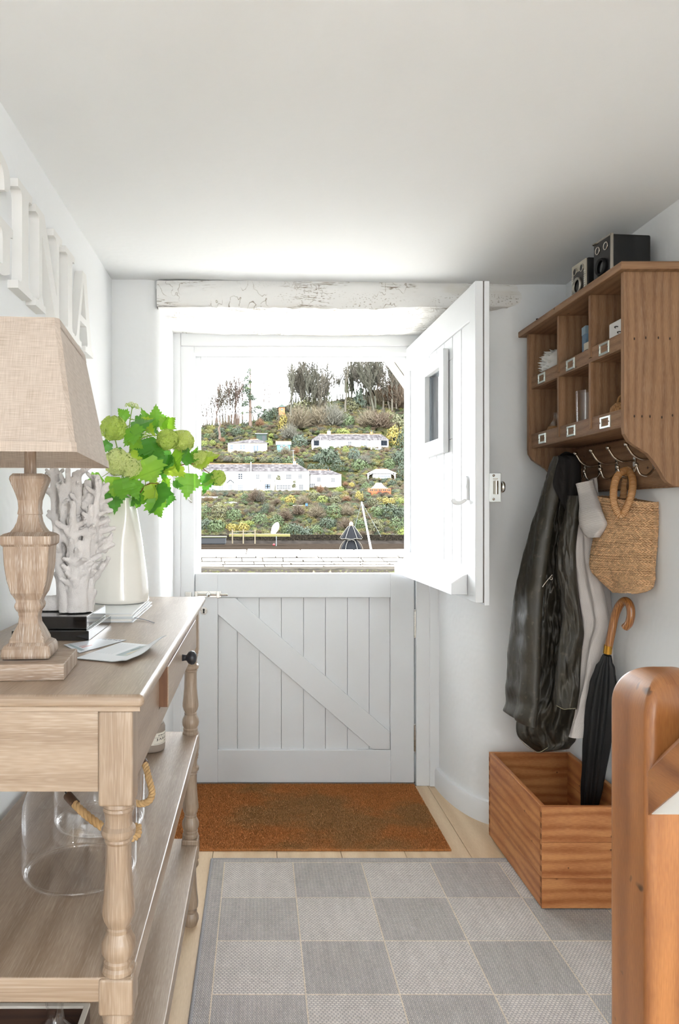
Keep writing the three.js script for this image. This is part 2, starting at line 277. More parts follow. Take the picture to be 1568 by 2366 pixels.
{ // upper leaf, swung open towards the room
  const d = struct('door_2', 'open upper leaf of the white stable door with a small window', 'door');
  const dir = v3(0.022, 0, 0.94).normalize(), up = v3(0, 1, 0), nn = dir.clone().cross(up);
  d.matrixAutoUpdate = true; d.position.set(0.628, 0, -3.19); d.quaternion.setFromRotationMatrix(new THREE.Matrix4().makeBasis(dir, up, nn));
  const W = 0.94, y0 = 0.896, y1 = 1.863, t = 0.042, pb = 1.0, pt = 1.757, s0 = 0.06, s1 = 0.88;
  part(d, 'stile', box6(0, s0, y0, y1, -t, 0, 0.003), MAT.paint);
  part(d, 'stile', merge([box6(s1, W, y0, y1, -0.024, 0, 0.002), box6(s1, W + 0.004, y0 - 0.008, y1 - 0.002, -t, -0.0265, 0.002)]), MAT.paint);
  part(d, 'top_rail', box6(s0 - 0.001, s1 + 0.001, pt, y1, -t + 0.0005, -0.0006, 0.003), MAT.paint);
  part(d, 'bottom_rail', box6(s0 - 0.001, s1 + 0.001, y0, pb, -t + 0.0005, -0.0006, 0.003), MAT.paint);
  const ww = [0.33, 0.64, 1.372, 1.725], wi = [0.385, 0.588, 1.425, 1.672];
  const pw = (s1 - s0) / 8;
  for (let i = 0; i < 8; i++) {
    const a = s0 + pw * i + 0.0019, b = s0 + pw * (i + 1) - 0.0019, z = [-0.035, -0.006];
    if (b > wi[0] + 0.002 && a < wi[1]) {
      part(d, 'plank', box6(a, b, pb - 0.002, wi[2] - 0.01, z[0], z[1], 0.003), MAT.paint);
      part(d, 'plank', box6(a, b, wi[3] + 0.01, pt + 0.002, z[0], z[1], 0.003), MAT.paint);
      if (a < wi[0]) part(d, 'plank', box6(a, wi[0] - 0.004, wi[2] - 0.0098, wi[3] + 0.0098, z[0], z[1], 0.001), MAT.paint);
      if (b > wi[1] + 0.01) part(d, 'plank', box6(wi[1] + 0.004, b, wi[2] - 0.0098, wi[3] + 0.0098, z[0], z[1], 0.001), MAT.paint);
    } else part(d, 'plank', box6(a, b, pb - 0.002, pt + 0.002, z[0], z[1], 0.003), MAT.paint);
  }
  part(d, 'plank_backing', merge([pbox(s0, wi[0] - 0.004, pb, pt, -t + 0.002, -0.03), pbox(wi[1] + 0.004, s1, pb, pt, -t + 0.002, -0.03), pbox(wi[0] - 0.01, wi[1] + 0.01, pb, wi[2], -t + 0.002, -0.03), pbox(wi[0] - 0.01, wi[1] + 0.01, wi[3], pt, -t + 0.002, -0.03)]), MAT.paint);
  const wf = part(d, 'window_frame', T(extr([[ww[0], ww[2]], [ww[1], ww[2]], [ww[1], ww[3]], [ww[0], ww[3]]], 0.016, 0.0015, [[[wi[0], wi[2]], [wi[0], wi[3]], [wi[1], wi[3]], [wi[1], wi[2]]]]), 0, 0, -0.0015), MAT.paint);
  part(wf, 'rebate', merge([pbox(wi[0] - 0.012, wi[0] - 0.002, wi[2], wi[3], -0.04, 0), pbox(wi[1] + 0.002, wi[1] + 0.012, wi[2], wi[3], -0.04, 0), pbox(wi[0], wi[1], wi[2] - 0.012, wi[2] - 0.002, -0.04, 0), pbox(wi[0], wi[1], wi[3] + 0.002, wi[3] + 0.012, -0.04, 0)]), std(0x9aa4ad, 0.4));
  part(wf, 'pane', pbox(wi[0] - 0.002, wi[1] + 0.002, wi[2] - 0.002, wi[3] + 0.002, -0.014, -0.010), MAT.glass); part(wf, 'pane', pbox(wi[0] - 0.002, wi[1] + 0.002, wi[2] - 0.002, wi[3] + 0.002, -0.030, -0.026), MAT.glass);
  part(d, 'drip_bar', (() => { const g = extr([[0, 0.912], [-0.05, 0.912], [-0.05, 0.948], [-0.012, 0.972], [0, 0.976]], 0.86, 0.002); g.rotateY(Math.PI / 2); return g; })(), MAT.paint);
  part(d, 'weather_seal', pbox(W - 0.012, W - 0.0035, y0, y1, -0.027, -0.0235), MAT.seal, 'brown brush weather seal');
  // pull handle with its small lever on the outer face
  const h = part(d, 'pull_plate', T(extr((() => { const a = []; for (let i = 0; i <= 12; i++) { const q = Math.PI * i / 12; a.push([0.013 * Math.cos(q), 0.028 + 0.013 * Math.sin(q)]); } a.push([-0.013, -0.035], [0.013, -0.035]); return a; })(), 0.006, 0.0015), 0.862, 1.24, -0.001), MAT.paintTrim);
  part(h, 'pull_lever', tube([v3(0.862, 1.207, 0.004), v3(0.852, 1.197, 0.02), v3(0.842, 1.199, 0.034), v3(0.836, 1.206, 0.038)], t2 => 0.005 + 0.003 * t2, 16, 10), MAT.paintTrim);
  part(h, 'cylinder_lock', (() => { const g = new THREE.CylinderGeometry(0.008, 0.008, 0.003, 20); g.rotateX(Math.PI / 2); return T(g, 0.862, 1.247, 0.0065); })(), MAT.chrome);
  // rim latch on the room side of the leaf
  const L = part(d, 'rim_latch', box6(W - 0.085, W + 0.001, 1.2, 1.284, -t - 0.034, -t, 0.003), MAT.nickel, 'silver rim latch');
  part(L, 'latch_face', box6(W - 0.001, W + 0.004, 1.198, 1.286, -t - 0.035, -t + 0.001, 0.002), std(0xc9ccca, 0.35, { metalness: 0.7 }));
  part(L, 'latch_bolt', (() => { const g = new THREE.CylinderGeometry(0.0105, 0.0105, 0.04, 20); g.scale(1, 1, 0.75); return T(g, W + 0.004, 1.242, -t - 0.018); })(), MAT.nickel);
  for (const y of [1.207, 1.278]) part(L, 'screw', T(new THREE.SphereGeometry(0.0042, 10, 8), W + 0.0035, y, -t - 0.012), MAT.nickel);
  part(L, 'latch_snib', pbox(W + 0.003, W + 0.0065, 1.266, 1.270, -t - 0.024, -t - 0.010), MAT.nickel);
  const kn = part(L, 'latch_knob', (() => { const g = lathe([[0, 0.0], [0.008, 0.0], [0.008, 0.006], [0.016, 0.009], [0.0185, 0.016], [0.016, 0.021], [0, 0.022]], 28); g.rotateX(-Math.PI / 2); return T(g, W - 0.03, 1.245, -t - 0.033); })(), MAT.chrome);
  for (const y of [1.02, 1.74]) { const hg = part(d, 'hinge', box6(-0.004, 0.004, y - 0.05, y + 0.05, -t - 0.003, -t + 0.004, 0.001), MAT.chrome, 'chrome butt hinge'); }
}
{ // skirting boards
  const path = [[0.766, 3.19], [0.770, 3.12], [0.782, 3.03], [0.802, 2.945], [0.832, 2.87], [0.872, 2.818], [0.925, 2.792], [1.0, 2.785], [1.14, 2.785]];
  const off = 0.018, rings = [];
  const cv = new THREE.CatmullRomCurve3(path.map(([x, z]) => v3(x, 0, -z)));
  for (let i = 0; i <= 40; i++) { const c = cv.getPoint(i / 40), tg = cv.getTangent(i / 40), n = v3(-tg.z, 0, tg.x).normalize(); rings.push([[-0.006, 0], [off, 0], [off, 0.07], [off * 0.75, 0.081], [0.003, 0.084], [-0.006, 0.084]].map(([o, y]) => v3(c.x + n.x * o, y, c.z + n.z * o))); }
  part(struct('baseboard_back', 'rounded white skirting following the curved door reveal', 'skirting'), 'skirting', loft(rings, { crease: 0.5 }), MAT.paintTrim);
  part(struct('baseboard_right', 'white skirting along the wall behind the pine box', 'skirting'), 'skirting', box6(XR - 0.018, XR + 0.004, 0, 0.084, -2.78, 3.0, 0.004), MAT.paintTrim);
  part(struct('baseboard_left', 'white skirting along the wall behind the console table', 'skirting'), 'skirting', merge([box6(XL - 0.004, XL + 0.018, 0, 0.1, -2.785, 3.0, 0.004), box6(XL, -0.36, 0, 0.1, -2.789, -2.767, 0.004)]), MAT.paintTrim);
}
{ // white wooden letters on the left wall
  const font = await new FontLoader().loadAsync('fonts/droid/droid_serif_bold.typeface.json');
  for (const [ch, a, b, y0, y1, label] of [['G', 1.40, 1.592, 1.650, 1.898, 'large white wooden letter G on the wall'], ['I', 1.625, 1.727, 1.655, 1.893, 'white wooden letter I between the G and the N'], ['N', 1.753, 1.99, 1.653, 1.890, 'large white wooden letter N on the wall'], ['I', 2.025, 2.125, 1.655, 1.889, 'white wooden letter I between the N and the A'], ['A', 2.125, 2.365, 1.652, 1.884, 'large white wooden letter A at the end of the word']]) {
    const g = new TextGeometry(ch, { font, size: 1, depth: 0.1, curveSegments: 10, bevelEnabled: false }); g.computeBoundingBox(); const bb = g.boundingBox;
    deform(g, q => { q.x = (q.x - bb.min.x) / (bb.max.x - bb.min.x) * (b - a); q.y = y0 + (q.y - bb.min.y) / (bb.max.y - bb.min.y) * (y1 - y0); q.z = (q.z - bb.min.z) / 0.1 * 0.024 - 0.002; });
    g.computeVertexNormals(); g.rotateY(Math.PI / 2); T(g, XL + 0.002, 0, -a);
    const m = new THREE.Mesh(g, MAT.letter); m.name = numbered('wall_letter'); tag(m, label, 'letter', 'white letters above the table lamp'); scene.add(m);
  }
}
// ================================================================ CONSOLE TABLE AND WHAT STANDS ON IT
const TT = 0.925, MS = 0.541, LS = 0.235;     // heights of the top and the two shelves
{
  const t = thing('console_table', 'limed oak console table with turned legs, one drawer and two shelves', 'table');
  // moulded top
  const prof = [[-0.535, TT], [-0.161, TT], [-0.1575, TT - 0.0015], [-0.1545, TT - 0.005], [-0.153, TT - 0.010], [-0.1545, TT - 0.015], [-0.158, TT - 0.017], [-0.158, TT - 0.0235], [-0.535, TT - 0.0235]];
  const rings = []; const e0 = 1.0, e1 = 2.166;
  for (const [z, ins] of [[e0 + 0.005, 0.0045], [e0 + 0.0015, 0.001], [e0, -0.001], [e0 + 0.0022, 0]]) ;
  const top = merge([box6(-0.535, -0.1585, TT - 0.0235, TT - 0.0155, -2.160, -1.006, 0.001), T(rbox(0.382, 0.0175, 1.166, 0.0075, 3), -0.344, TT - 0.00875, -1.583)]);
  part(t, 'table_top', buv(top, 2), limeOak);
  part(t, 'end_apron', buv(box6(-0.50, -0.2165, 0.791, TT - 0.023, -1.032, -1.014, 0.001), 0), limeOak);
  part(t, 'end_apron', buv(box6(-0.50, -0.222, 0.791, TT - 0.023, -2.135, -2.118, 0.001), 0), limeOak);
  part(t, 'front_apron', buv(merge([pbox(-0.190, -0.174, 0.791, 0.823, -1.895, -1.312), pbox(-0.190, -0.174, 0.8985, 0.902, -1.895, -1.312), pbox(-0.190, -0.174, 0.791, 0.902, -1.312, -1.07), pbox(-0.190, -0.174, 0.791, 0.902, -2.10, -1.895)]), 2), limeOak);
  part(t, 'back_apron', buv(box6(-0.528, -0.512, 0.791, TT - 0.023, -2.10, -1.07, 0.001), 2), limeOak);
  const dr = part(t, 'drawer', buv(box6(-0.186, -0.158, 0.826, 0.898, -1.89, -1.317, 0.002), 2), limeOak);
  part(dr, 'drawer_edge', buv(box6(-0.1845, -0.1595, 0.827, 0.897, -1.3172, -1.3162, 0.0003), 1), woodMat({ base: [120, 82, 54], dark: [88, 56, 36], freq: 20, s: 8, w: 256, h: 128 }, 0.6, 0.0002), 'dark end grain of the drawer front');
  const knob = (() => { const g = lathe([[0, -0.001], [0.0075, -0.001], [0.006, 0.006], [0.0062, 0.009], [0.012, 0.013], [0.0145, 0.019], [0.0135, 0.025], [0.008, 0.029], [0, 0.030]], 24); g.rotateZ(-Math.PI / 2); return T(g, -0.158, 0.867, -1.555); })();
  part(dr, 'knob', knob, std(0x23252c, 0.35), 'round black knob');
  // shelves
  part(t, 'shelf', buv(box6(-0.525, -0.1705, MS - 0.034, MS, -2.146, -1.0115, 0.003), 2), limeOak);
  part(t, 'shelf', buv(box6(-0.525, -0.1705, LS - 0.034, LS, -2.146, -1.0115, 0.003), 2), limeOak);
  // turned legs
  const turn = [[0.0205, 0.780], [0.0222, 0.772], [0.0222, 0.768], [0.0205, 0.7655], [0.0215, 0.762], [0.0198, 0.758], [0.0190, 0.749], [0.0196, 0.741], [0.0225, 0.736], [0.0230, 0.7315], [0.0222, 0.727], [0.0192, 0.723], [0.0200, 0.720], [0.0184, 0.716], [0.0183, 0.700], [0.0190, 0.672], [0.0208, 0.6417], [0.0222, 0.628], [0.0222, 0.620], [0.0200, 0.6095], [0.0172, 0.6024], [0.0184, 0.600], [0.0180, 0.595], [0.0196, 0.590], [0.0222, 0.583], [0.0232, 0.5745], [0.0222, 0.566], [0.0196, 0.559], [0.0210, 0.556], [0.0203, 0.550], [0.0222, 0.546], [0.0222, 0.541], [0.020, 0.536]];
  const turn2 = turn.map(([r, y]) => [r, 0.247 + (y - 0.536) * (0.2445 / 0.244)]);
  const foot = [[0.020, 0.200], [0.0222, 0.195], [0.0222, 0.189], [0.019, 0.184], [0.0215, 0.176], [0.0215, 0.170], [0.0178, 0.163], [0.0165, 0.156], [0.0168, 0.14], [0.0185, 0.10], [0.0212, 0.066], [0.0205, 0.052], [0.0165, 0.044], [0.0185, 0.041], [0.018, 0.036], [0.0215, 0.027], [0.0222, 0.018], [0.0195, 0.006], [0.018, 0.0], [0, 0]];
  const crisp = p => { const q = [...p].reverse(), m = q.reduce((a, b) => a + b[0], 0) / q.length; return toCreasedNormals(lathe(q.map(([r, y]) => [Math.max(0, r + (r > 0.001 ? (r - m) * 0.35 : 0)), y]), 32), 0.45); };
  const leg = merge([box6(-0.0235, 0.0235, 0.772, TT - 0.023, -0.0235, 0.0235, 0.004), crisp(turn), box6(-0.0235, 0.0235, 0.490, 0.540, -0.0235, 0.0235, 0.004), crisp(turn2), box6(-0.0235, 0.0235, 0.197, 0.248, -0.0235, 0.0235, 0.004), crisp(foot)]);
  for (const [x, z] of [[-0.1925, 1.032], [-0.1925, 2.125], [-0.505, 1.032], [-0.505, 2.125]]) part(t, 'leg', buv(T(leg.clone(), x, 0, -z), 1), limeOak);
}
// ---- lamp
{
  const cx = -0.3475, cz = -1.143, rot = 0.083;
  const lamp = thing('table_lamp', 'table lamp with limed square baluster base and rectangular linen shade', 'lamp', null, [cx, TT, cz]); lamp.rotation.y = rot;
  part(lamp, 'plinth', buv(box6(-0.061, 0.061, 0, 0.0245, -0.061, 0.061, 0.0018), 0, 0.6, 0.3), lampWood);
  const sq = (hw, y) => { const c = 0.12 * hw, r = []; for (const [sx, sz] of [[-1, 1], [1, 1], [1, -1], [-1, -1]]) { const a = v3(sx * (hw - c), y, sz * hw), b = v3(sx * hw, y, sz * (hw - c)); sx * sz < 0 ? r.push(b, a).length : r.push(a, b); } return r; };
  // ring order: front left to front right, then round
  const sq2 = (hw, y) => { const c = 0.05 * hw; return [[-hw + c, hw], [hw - c, hw], [hw, hw - c], [hw, -hw + c], [hw - c, -hw], [-hw + c, -hw], [-hw, -hw + c], [-hw, hw - c]].map(([x, z]) => v3(x, y, z)); };
  const hz = z => 1.17 - (1020 + z / 2.8 - 1182) / 1733 * 1.105 - TT;
  const prof = [[1412, 0.0345], [1395, 0.0365], [1350, 0.0352], [1330, 0.0330], [1312, 0.0265], [1298, 0.0262], [1290, 0.0255], [1240, 0.0205], [1195, 0.0152], [1150, 0.0140], [1138, 0.0148], [1120, 0.0152], [1100, 0.0185], [1080, 0.0200], [1062, 0.0192], [1050, 0.0178], [1035, 0.0185], [990, 0.0245], [900, 0.0295], [800, 0.0325], [700, 0.0336], [682, 0.0338], [668, 0.0372], [640, 0.0378], [614, 0.0376], [600, 0.0335], [588, 0.0250], [560, 0.0205], [520, 0.0168], [474, 0.0150], [470, 0.0162], [430, 0.0150], [380, 0.0158], [320, 0.0200], [270, 0.0242], [240, 0.0263], [222, 0.0255], [203, 0.0218]];
  part(lamp, 'baluster', buv(loft(prof.map(([z, r]) => sq2(r * 0.985, hz(z))), { crease: 0.75 }), 1, 0.5, 0.25), lampWood);
  part(lamp, 'stem', (() => { const g = new THREE.CylinderGeometry(0.0085, 0.0095, 0.05, 16); return buv(T(g, 0, hz(203) + 0.022, 0), 1); })(), lampWood);
  part(lamp, 'bulb_holder', T(new THREE.CylinderGeometry(0.0135, 0.0115, 0.03, 20), 0, hz(203) + 0.058, 0), MAT.nickel, 'silver bulb holder');
  part(lamp, 'bulb', (() => { const g = lathe([[0, 0.0], [0.012, 0.0], [0.014, 0.02], [0.027, 0.05], [0.027, 0.066], [0.015, 0.085], [0, 0.09]], 20); return T(g, 0, hz(203) + 0.07, 0); })(), std(0xf4efe6, 0.3));
  const linen = dataTex(1024, 1024, (u, v) => { const a = N3(u * 300, v * 14, 3), b = N3(u * 16, v * 320, 5), w = 0.5 * (Math.sin(u * 1024 * 1.3) + Math.sin(v * 1024 * 1.3)), bl = fbm(u * 5, v * 5, 8, 3); const k = 0.55 * a + 0.75 * b + 0.1 * w + 0.35 * bl; return [192 + 24 * k, 177 + 25 * k, 163 + 26 * k]; }, { wrap: THREE.MirroredRepeatWrapping });
  const linenM = new THREE.MeshPhysicalMaterial({ map: linen, bumpMap: asBump(linen), bumpScale: 0.0005, roughness: 0.95, transmission: 0.22, thickness: 0, sheen: 0.2 });
  const yb = 1.248 - TT, yt = 1.434 - TT, rect = (hx, hzz, y) => { const c = 0.006; return [[-hx + c, hzz], [hx - c, hzz], [hx, hzz - c], [hx, -hzz + c], [hx - c, -hzz], [-hx + c, -hzz], [-hx, -hzz + c], [-hx, hzz - c]].map(([x, z]) => v3(x, y, z)); };
  const lev = (n, f) => Array.from({ length: n + 1 }, (_, i) => f(i / n));
  const shade = lev(6, q => rect(mix(0.097, 0.064, q), mix(0.185, 0.125, q), mix(yb, yt, q)));
  part(lamp, 'lamp_shade', buv(loft(shade, { caps: false, crease: 0.5 }), 0, 0.35, 0.35), linenM, 'oatmeal linen shade');
  part(lamp, 'shade_trim', buv(merge([loft([rect(0.0982, 0.1862, yb - 0.001), rect(0.0967, 0.1845, yb + 0.012)], { caps: false, crease: 0.5 }), loft([rect(0.0668, 0.128, yt - 0.012), rect(0.0648, 0.1262, yt + 0.0006)], { caps: false, crease: 0.5 })]), 0, 0.35, 0.35), linenM);
  const sp = [[v3(0, yt - 0.02, 0), v3(0.064, yt - 0.004, 0)], [v3(0, yt - 0.02, 0), v3(-0.064, yt - 0.004, 0)], [v3(0, hz(203) + 0.072, 0), v3(0, yt - 0.02, 0)]];
  part(lamp, 'shade_carrier', merge(sp.map(([a, b]) => tube([a, a.clone().lerp(b, 0.5), b], 0.0013, 4, 6))), MAT.nickel);
}
// ---- coral sculpture on two black slabs
{
  const c = thing('coral_sculpture', 'pale branching coral sculpture on a stepped glossy black base', 'sculpture');
  const bl = std(0x08080a, 0.12, { clearcoat: 0.6, clearcoatRoughness: 0.06 });
  part(c, 'base_slab', box6(-0.468, -0.3215, TT, TT + 0.019, -1.635, -1.421, 0.0015), bl);
  part(c, 'base_slab', box6(-0.455, -0.329, TT + 0.019, TT + 0.044, -1.615, -1.437, 0.0015), bl);
  const r = RNG(77), segs = [];
  const seg = (a, b, ra, rb) => segs.push([a, b, ra, rb]);
  const Y0 = TT + 0.044, ctr = v3(-0.395, Y0, -1.525);
  // foot
  seg(v3(-0.428, Y0 + 0.008, -1.525), v3(-0.365, Y0 + 0.008, -1.525), 0.022, 0.022);
  const Pz = (px, py, z) => P(px, py, z);
  const branch = (a, b, ra, rb, kids, len, spread) => {
    const n = 3; let prev = a; const d = b.clone().sub(a);
    for (let i = 1; i <= n; i++) { const q = a.clone().addScaledVector(d, i / n).add(v3(rr(-1, 1, r) * 0.004, 0, rr(-1, 1, r) * 0.006)); if (i === n) q.copy(b); seg(prev, q, mix(ra, rb, (i - 1) / n), mix(ra, rb, i / n)); prev = q; }
    for (let k = 0; k < kids; k++) { const t = rr(0.25, 1, r), s = a.clone().addScaledVector(d, t), dd = v3(rr(-1, 1, r) * spread, rr(0.4, 1, r), rr(-1, 1, r) * 0.7).normalize().multiplyScalar(len * rr(0.6, 1.2, r)); const e = s.clone().add(dd); seg(s, e, rb * 1.0, rb * 0.62); if (r() < 0.75) { const d2 = v3(dd.x + rr(-1, 1, r) * 0.014, Math.abs(dd.y), dd.z + rr(-1, 1, r) * 0.014).normalize().multiplyScalar(len * 0.55); const m = s.clone().lerp(e, 0.6); seg(m, m.clone().add(d2), rb * 0.8, rb * 0.55); } }
  };
  const tips = [];
  for (let i = 0; i < 15; i++) { const t = i / 14; tips.push([mix(122, 232, t) + rr(-5, 5, r), 1078 + rr(0, 60, r), rr(1.49, 1.55, r), 0.0105, 0.0052]); }
  for (let i = 0; i < 12; i++) tips.push([rr(128, 216, r), rr(1150, 1330, r), rr(1.455, 1.485, r), 0.0115, 0.0060]);
  for (let i = 0; i < 8; i++) tips.push([rr(130, 226, r), rr(1150, 1280, r), rr(1.53, 1.57, r), 0.0115, 0.0060]);
  for (const [px, py, z, ra, rb] of tips) branch(Pz(mix(172, px, 0.55), 1418, mix(1.515, z, 0.6)), Pz(px, py, z), ra, rb, 7, 0.026, 1.1);
  // side fingers to the right
  for (const [x0, y0, x1, y1] of [[212, 1215, 228, 1108], [226, 1160, 240, 1126], [216, 1180, 256, 1180], [210, 1212, 250, 1203], [206, 1236, 262, 1220], [210, 1268, 256, 1242], [206, 1282, 260, 1258], [200, 1345, 246, 1298], [196, 1360, 228, 1328], [190, 1400, 218, 1366], [196, 1380, 214, 1392], [206, 1250, 244, 1272], [214, 1160, 244, 1160]]) branch(Pz(x0, y0, 1.515), Pz(x1, y1, 1.52), 0.0085, 0.0046, 4, 0.015, 1.2);
  const res = 150, S = 0.185, mc = new MarchingCubes(res, new THREE.MeshBasicMaterial(), false, false, 500000);
  mc.isolation = 0; const mid = v3(-0.378, Y0 + 0.165, -1.515), fld = mc.field; fld.fill(-1);
  const half = res / 2;
  const toI = (x, m) => (x - m) / S * half + half;
  for (const [a, b, ra, rb] of segs) {
    const R = Math.max(ra, rb) + 0.016, lo = [0, 1, 2].map(k => Math.max(1, Math.floor(toI(Math.min(a.getComponent(k), b.getComponent(k)) - R, mid.getComponent(k))))), hi = [0, 1, 2].map(k => Math.min(res - 2, Math.ceil(toI(Math.max(a.getComponent(k), b.getComponent(k)) + R, mid.getComponent(k)))));
    const dx = b.x - a.x, dy = b.y - a.y, dz = b.z - a.z, L2 = dx * dx + dy * dy + dz * dz || 1e-9;
    for (let k = lo[2]; k <= hi[2]; k++) for (let j = lo[1]; j <= hi[1]; j++) for (let i = lo[0]; i <= hi[0]; i++) {
      const x = (i - half) / half * S + mid.x, y = (j - half) / half * S + mid.y, z = (k - half) / half * S + mid.z;
      const t = clamp(((x - a.x) * dx + (y - a.y) * dy + (z - a.z) * dz) / L2), ex = x - a.x - dx * t, ey = y - a.y - dy * t, ez = z - a.z - dz * t;
      const d = Math.sqrt(ex * ex + ey * ey + ez * ez) - mix(ra, rb, t), id = i + j * res + k * res * res, o = -fld[id], kk = 0.0035, hh = clamp(0.5 + 0.5 * (o - d) / kk);
      fld[id] = -(mix(o, d, hh) - kk * hh * (1 - hh));
    }
  }
  for (let k = 1; k < res - 1; k++) for (let j = 1; j < res - 1; j++) for (let i = 1; i < res - 1; i++) { const id = i + j * res + k * res * res; if (fld[id] > -0.02) { const y = (j - half) / half * S + mid.y; fld[id] += 0.0016 * N3(i * 0.33, j * 0.16, k * 0.33); if (y < Y0 + 0.001) fld[id] = -0.02; } }
  mc.update();
  const n = mc.count, g = new THREE.BufferGeometry(), pa = new Float32Array(n * 3), na = new Float32Array(n * 3);
  for (let i = 0; i < n; i++) { pa[i * 3] = mc.positionArray[i * 3] * S + mid.x; pa[i * 3 + 1] = mc.positionArray[i * 3 + 1] * S + mid.y; pa[i * 3 + 2] = mc.positionArray[i * 3 + 2] * S + mid.z; }
  g.setAttribute('position', new THREE.BufferAttribute(pa, 3));
  const gm = mergeVertices(g, 1e-6); gm.computeVertexNormals();
  const corT = dataTex(512, 512, (u, v) => { const k = 128 + 110 * N3(u * 110, v * 110, 4) + 50 * N3(u * 40, v * 40, 7); return [k, k, k]; }, { srgb: false });
  part(c, 'coral', buv(gm, 1, 0.12, 0.12, 0, 0), std(0xdcd6d2, 0.85, { bumpMap: corT, bumpScale: 0.0012 }));
}
// ---- books under the jug
{
  const bk = (x0, x1, y0, y1, z0, z1, name, label, col, turn) => {
    const g = thing(name, label, 'book', null, [(x0 + x1) / 2, y0, -(z0 + z1) / 2]); g.rotation.y = turn; const w = (x1 - x0) / 2, d = (z1 - z0) / 2, h = y1 - y0;
    part(g, 'cover', merge([box6(-w, w, 0, 0.0022, -d, d, 0.0006), box6(-w, w, h - 0.0022, h, -d, d, 0.0006), box6(-w, -w + 0.003, 0, h, -d, d, 0.0006)]), std(col, 0.35));
    part(g, 'page_block', pbox(-w + 0.003, w - 0.004, 0.0022, h - 0.0022, -d + 0.004, d - 0.004), std(0xf2efe8, 0.8));
    return g;
  };
  bk(-0.446, -0.277, TT, TT + 0.010, 1.655, 1.955, 'book', 'large pale grey book lying lowest under the cream jug', 0xd9dcdf, 0.0);
  bk(-0.443, -0.281, TT + 0.0102, TT + 0.0195, 1.660, 1.950, 'book', 'large white book stacked on top, directly under the cream jug', 0xe9ebec, 0.02);
  const rib = tube([v3(-0.283, TT + 0.004, -1.70), v3(-0.262, TT + 0.003, -1.69), v3(-0.243, TT + 0.0022, -1.665), v3(-0.228, TT + 0.0016, -1.640)], 0.0011, 20, 6);
  const m = new THREE.Mesh(rib, std(0xb9bcc2, 0.6)); m.name = 'ribbon'; tag(m, 'thin pale ribbon trailing from the white books', 'ribbon'); scene.add(m);
}
// ---- jug and flowers
const JUG = v3(-0.346, TT + 0.0198, -1.872);
{
  const j = thing('jug', 'tall cream glazed jug tapering to a wavy pouring lip', 'jug', null, JUG.toArray());
  const outer = [[0.0, 0.0], [0.066, 0.0], [0.0715, 0.004], [0.072, 0.012], [0.069, 0.05], [0.0635, 0.10], [0.057, 0.15], [0.049, 0.20], [0.0425, 0.235], [0.0395, 0.248], [0.0405, 0.256], [0.0425, 0.2605]];
  const inner = [[0.0395, 0.2605], [0.0368, 0.252], [0.0385, 0.235], [0.045, 0.20], [0.053, 0.15], [0.060, 0.10], [0.067, 0.02], [0.0, 0.012]];
  const n = 72, rings = [...outer, ...inner].map(([r, y]) => Array.from({ length: n }, (_, i) => {
    const a = i / n * Math.PI * 2, k = smooth(0.15, 0.255, y), lip = k * (0.010 * Math.exp(-((Math.atan2(Math.sin(a - 1.05), Math.cos(a - 1.05))) ** 2) / 0.06) - 0.0035 * Math.exp(-((Math.atan2(Math.sin(a - 1.6), Math.cos(a - 1.6))) ** 2) / 0.05) - 0.0035 * Math.exp(-((Math.atan2(Math.sin(a - 0.5), Math.cos(a - 0.5))) ** 2) / 0.05));
    const flute = 1 + 0.010 * Math.cos(a * 10) * (1 - k * 0.5) * (r > 0.02 ? 1 : 0), R = Math.max(0.0001, r * flute + (r > 0.02 ? lip : 0));
    const yy = y + (y > 0.24 ? 0.006 * Math.exp(-((Math.atan2(Math.sin(a - 1.05), Math.cos(a - 1.05))) ** 2) / 0.12) + 0.0015 * Math.cos(a * 5) : 0);
    return v3(R * Math.cos(a), yy, -R * Math.sin(a) * -1);
  }).reverse());
  part(j, 'body', loft(rings, { caps: false }), std(0xefeae0, 0.12, { clearcoat: 0.7, clearcoatRoughness: 0.05 }), 'cream glazed body');
}
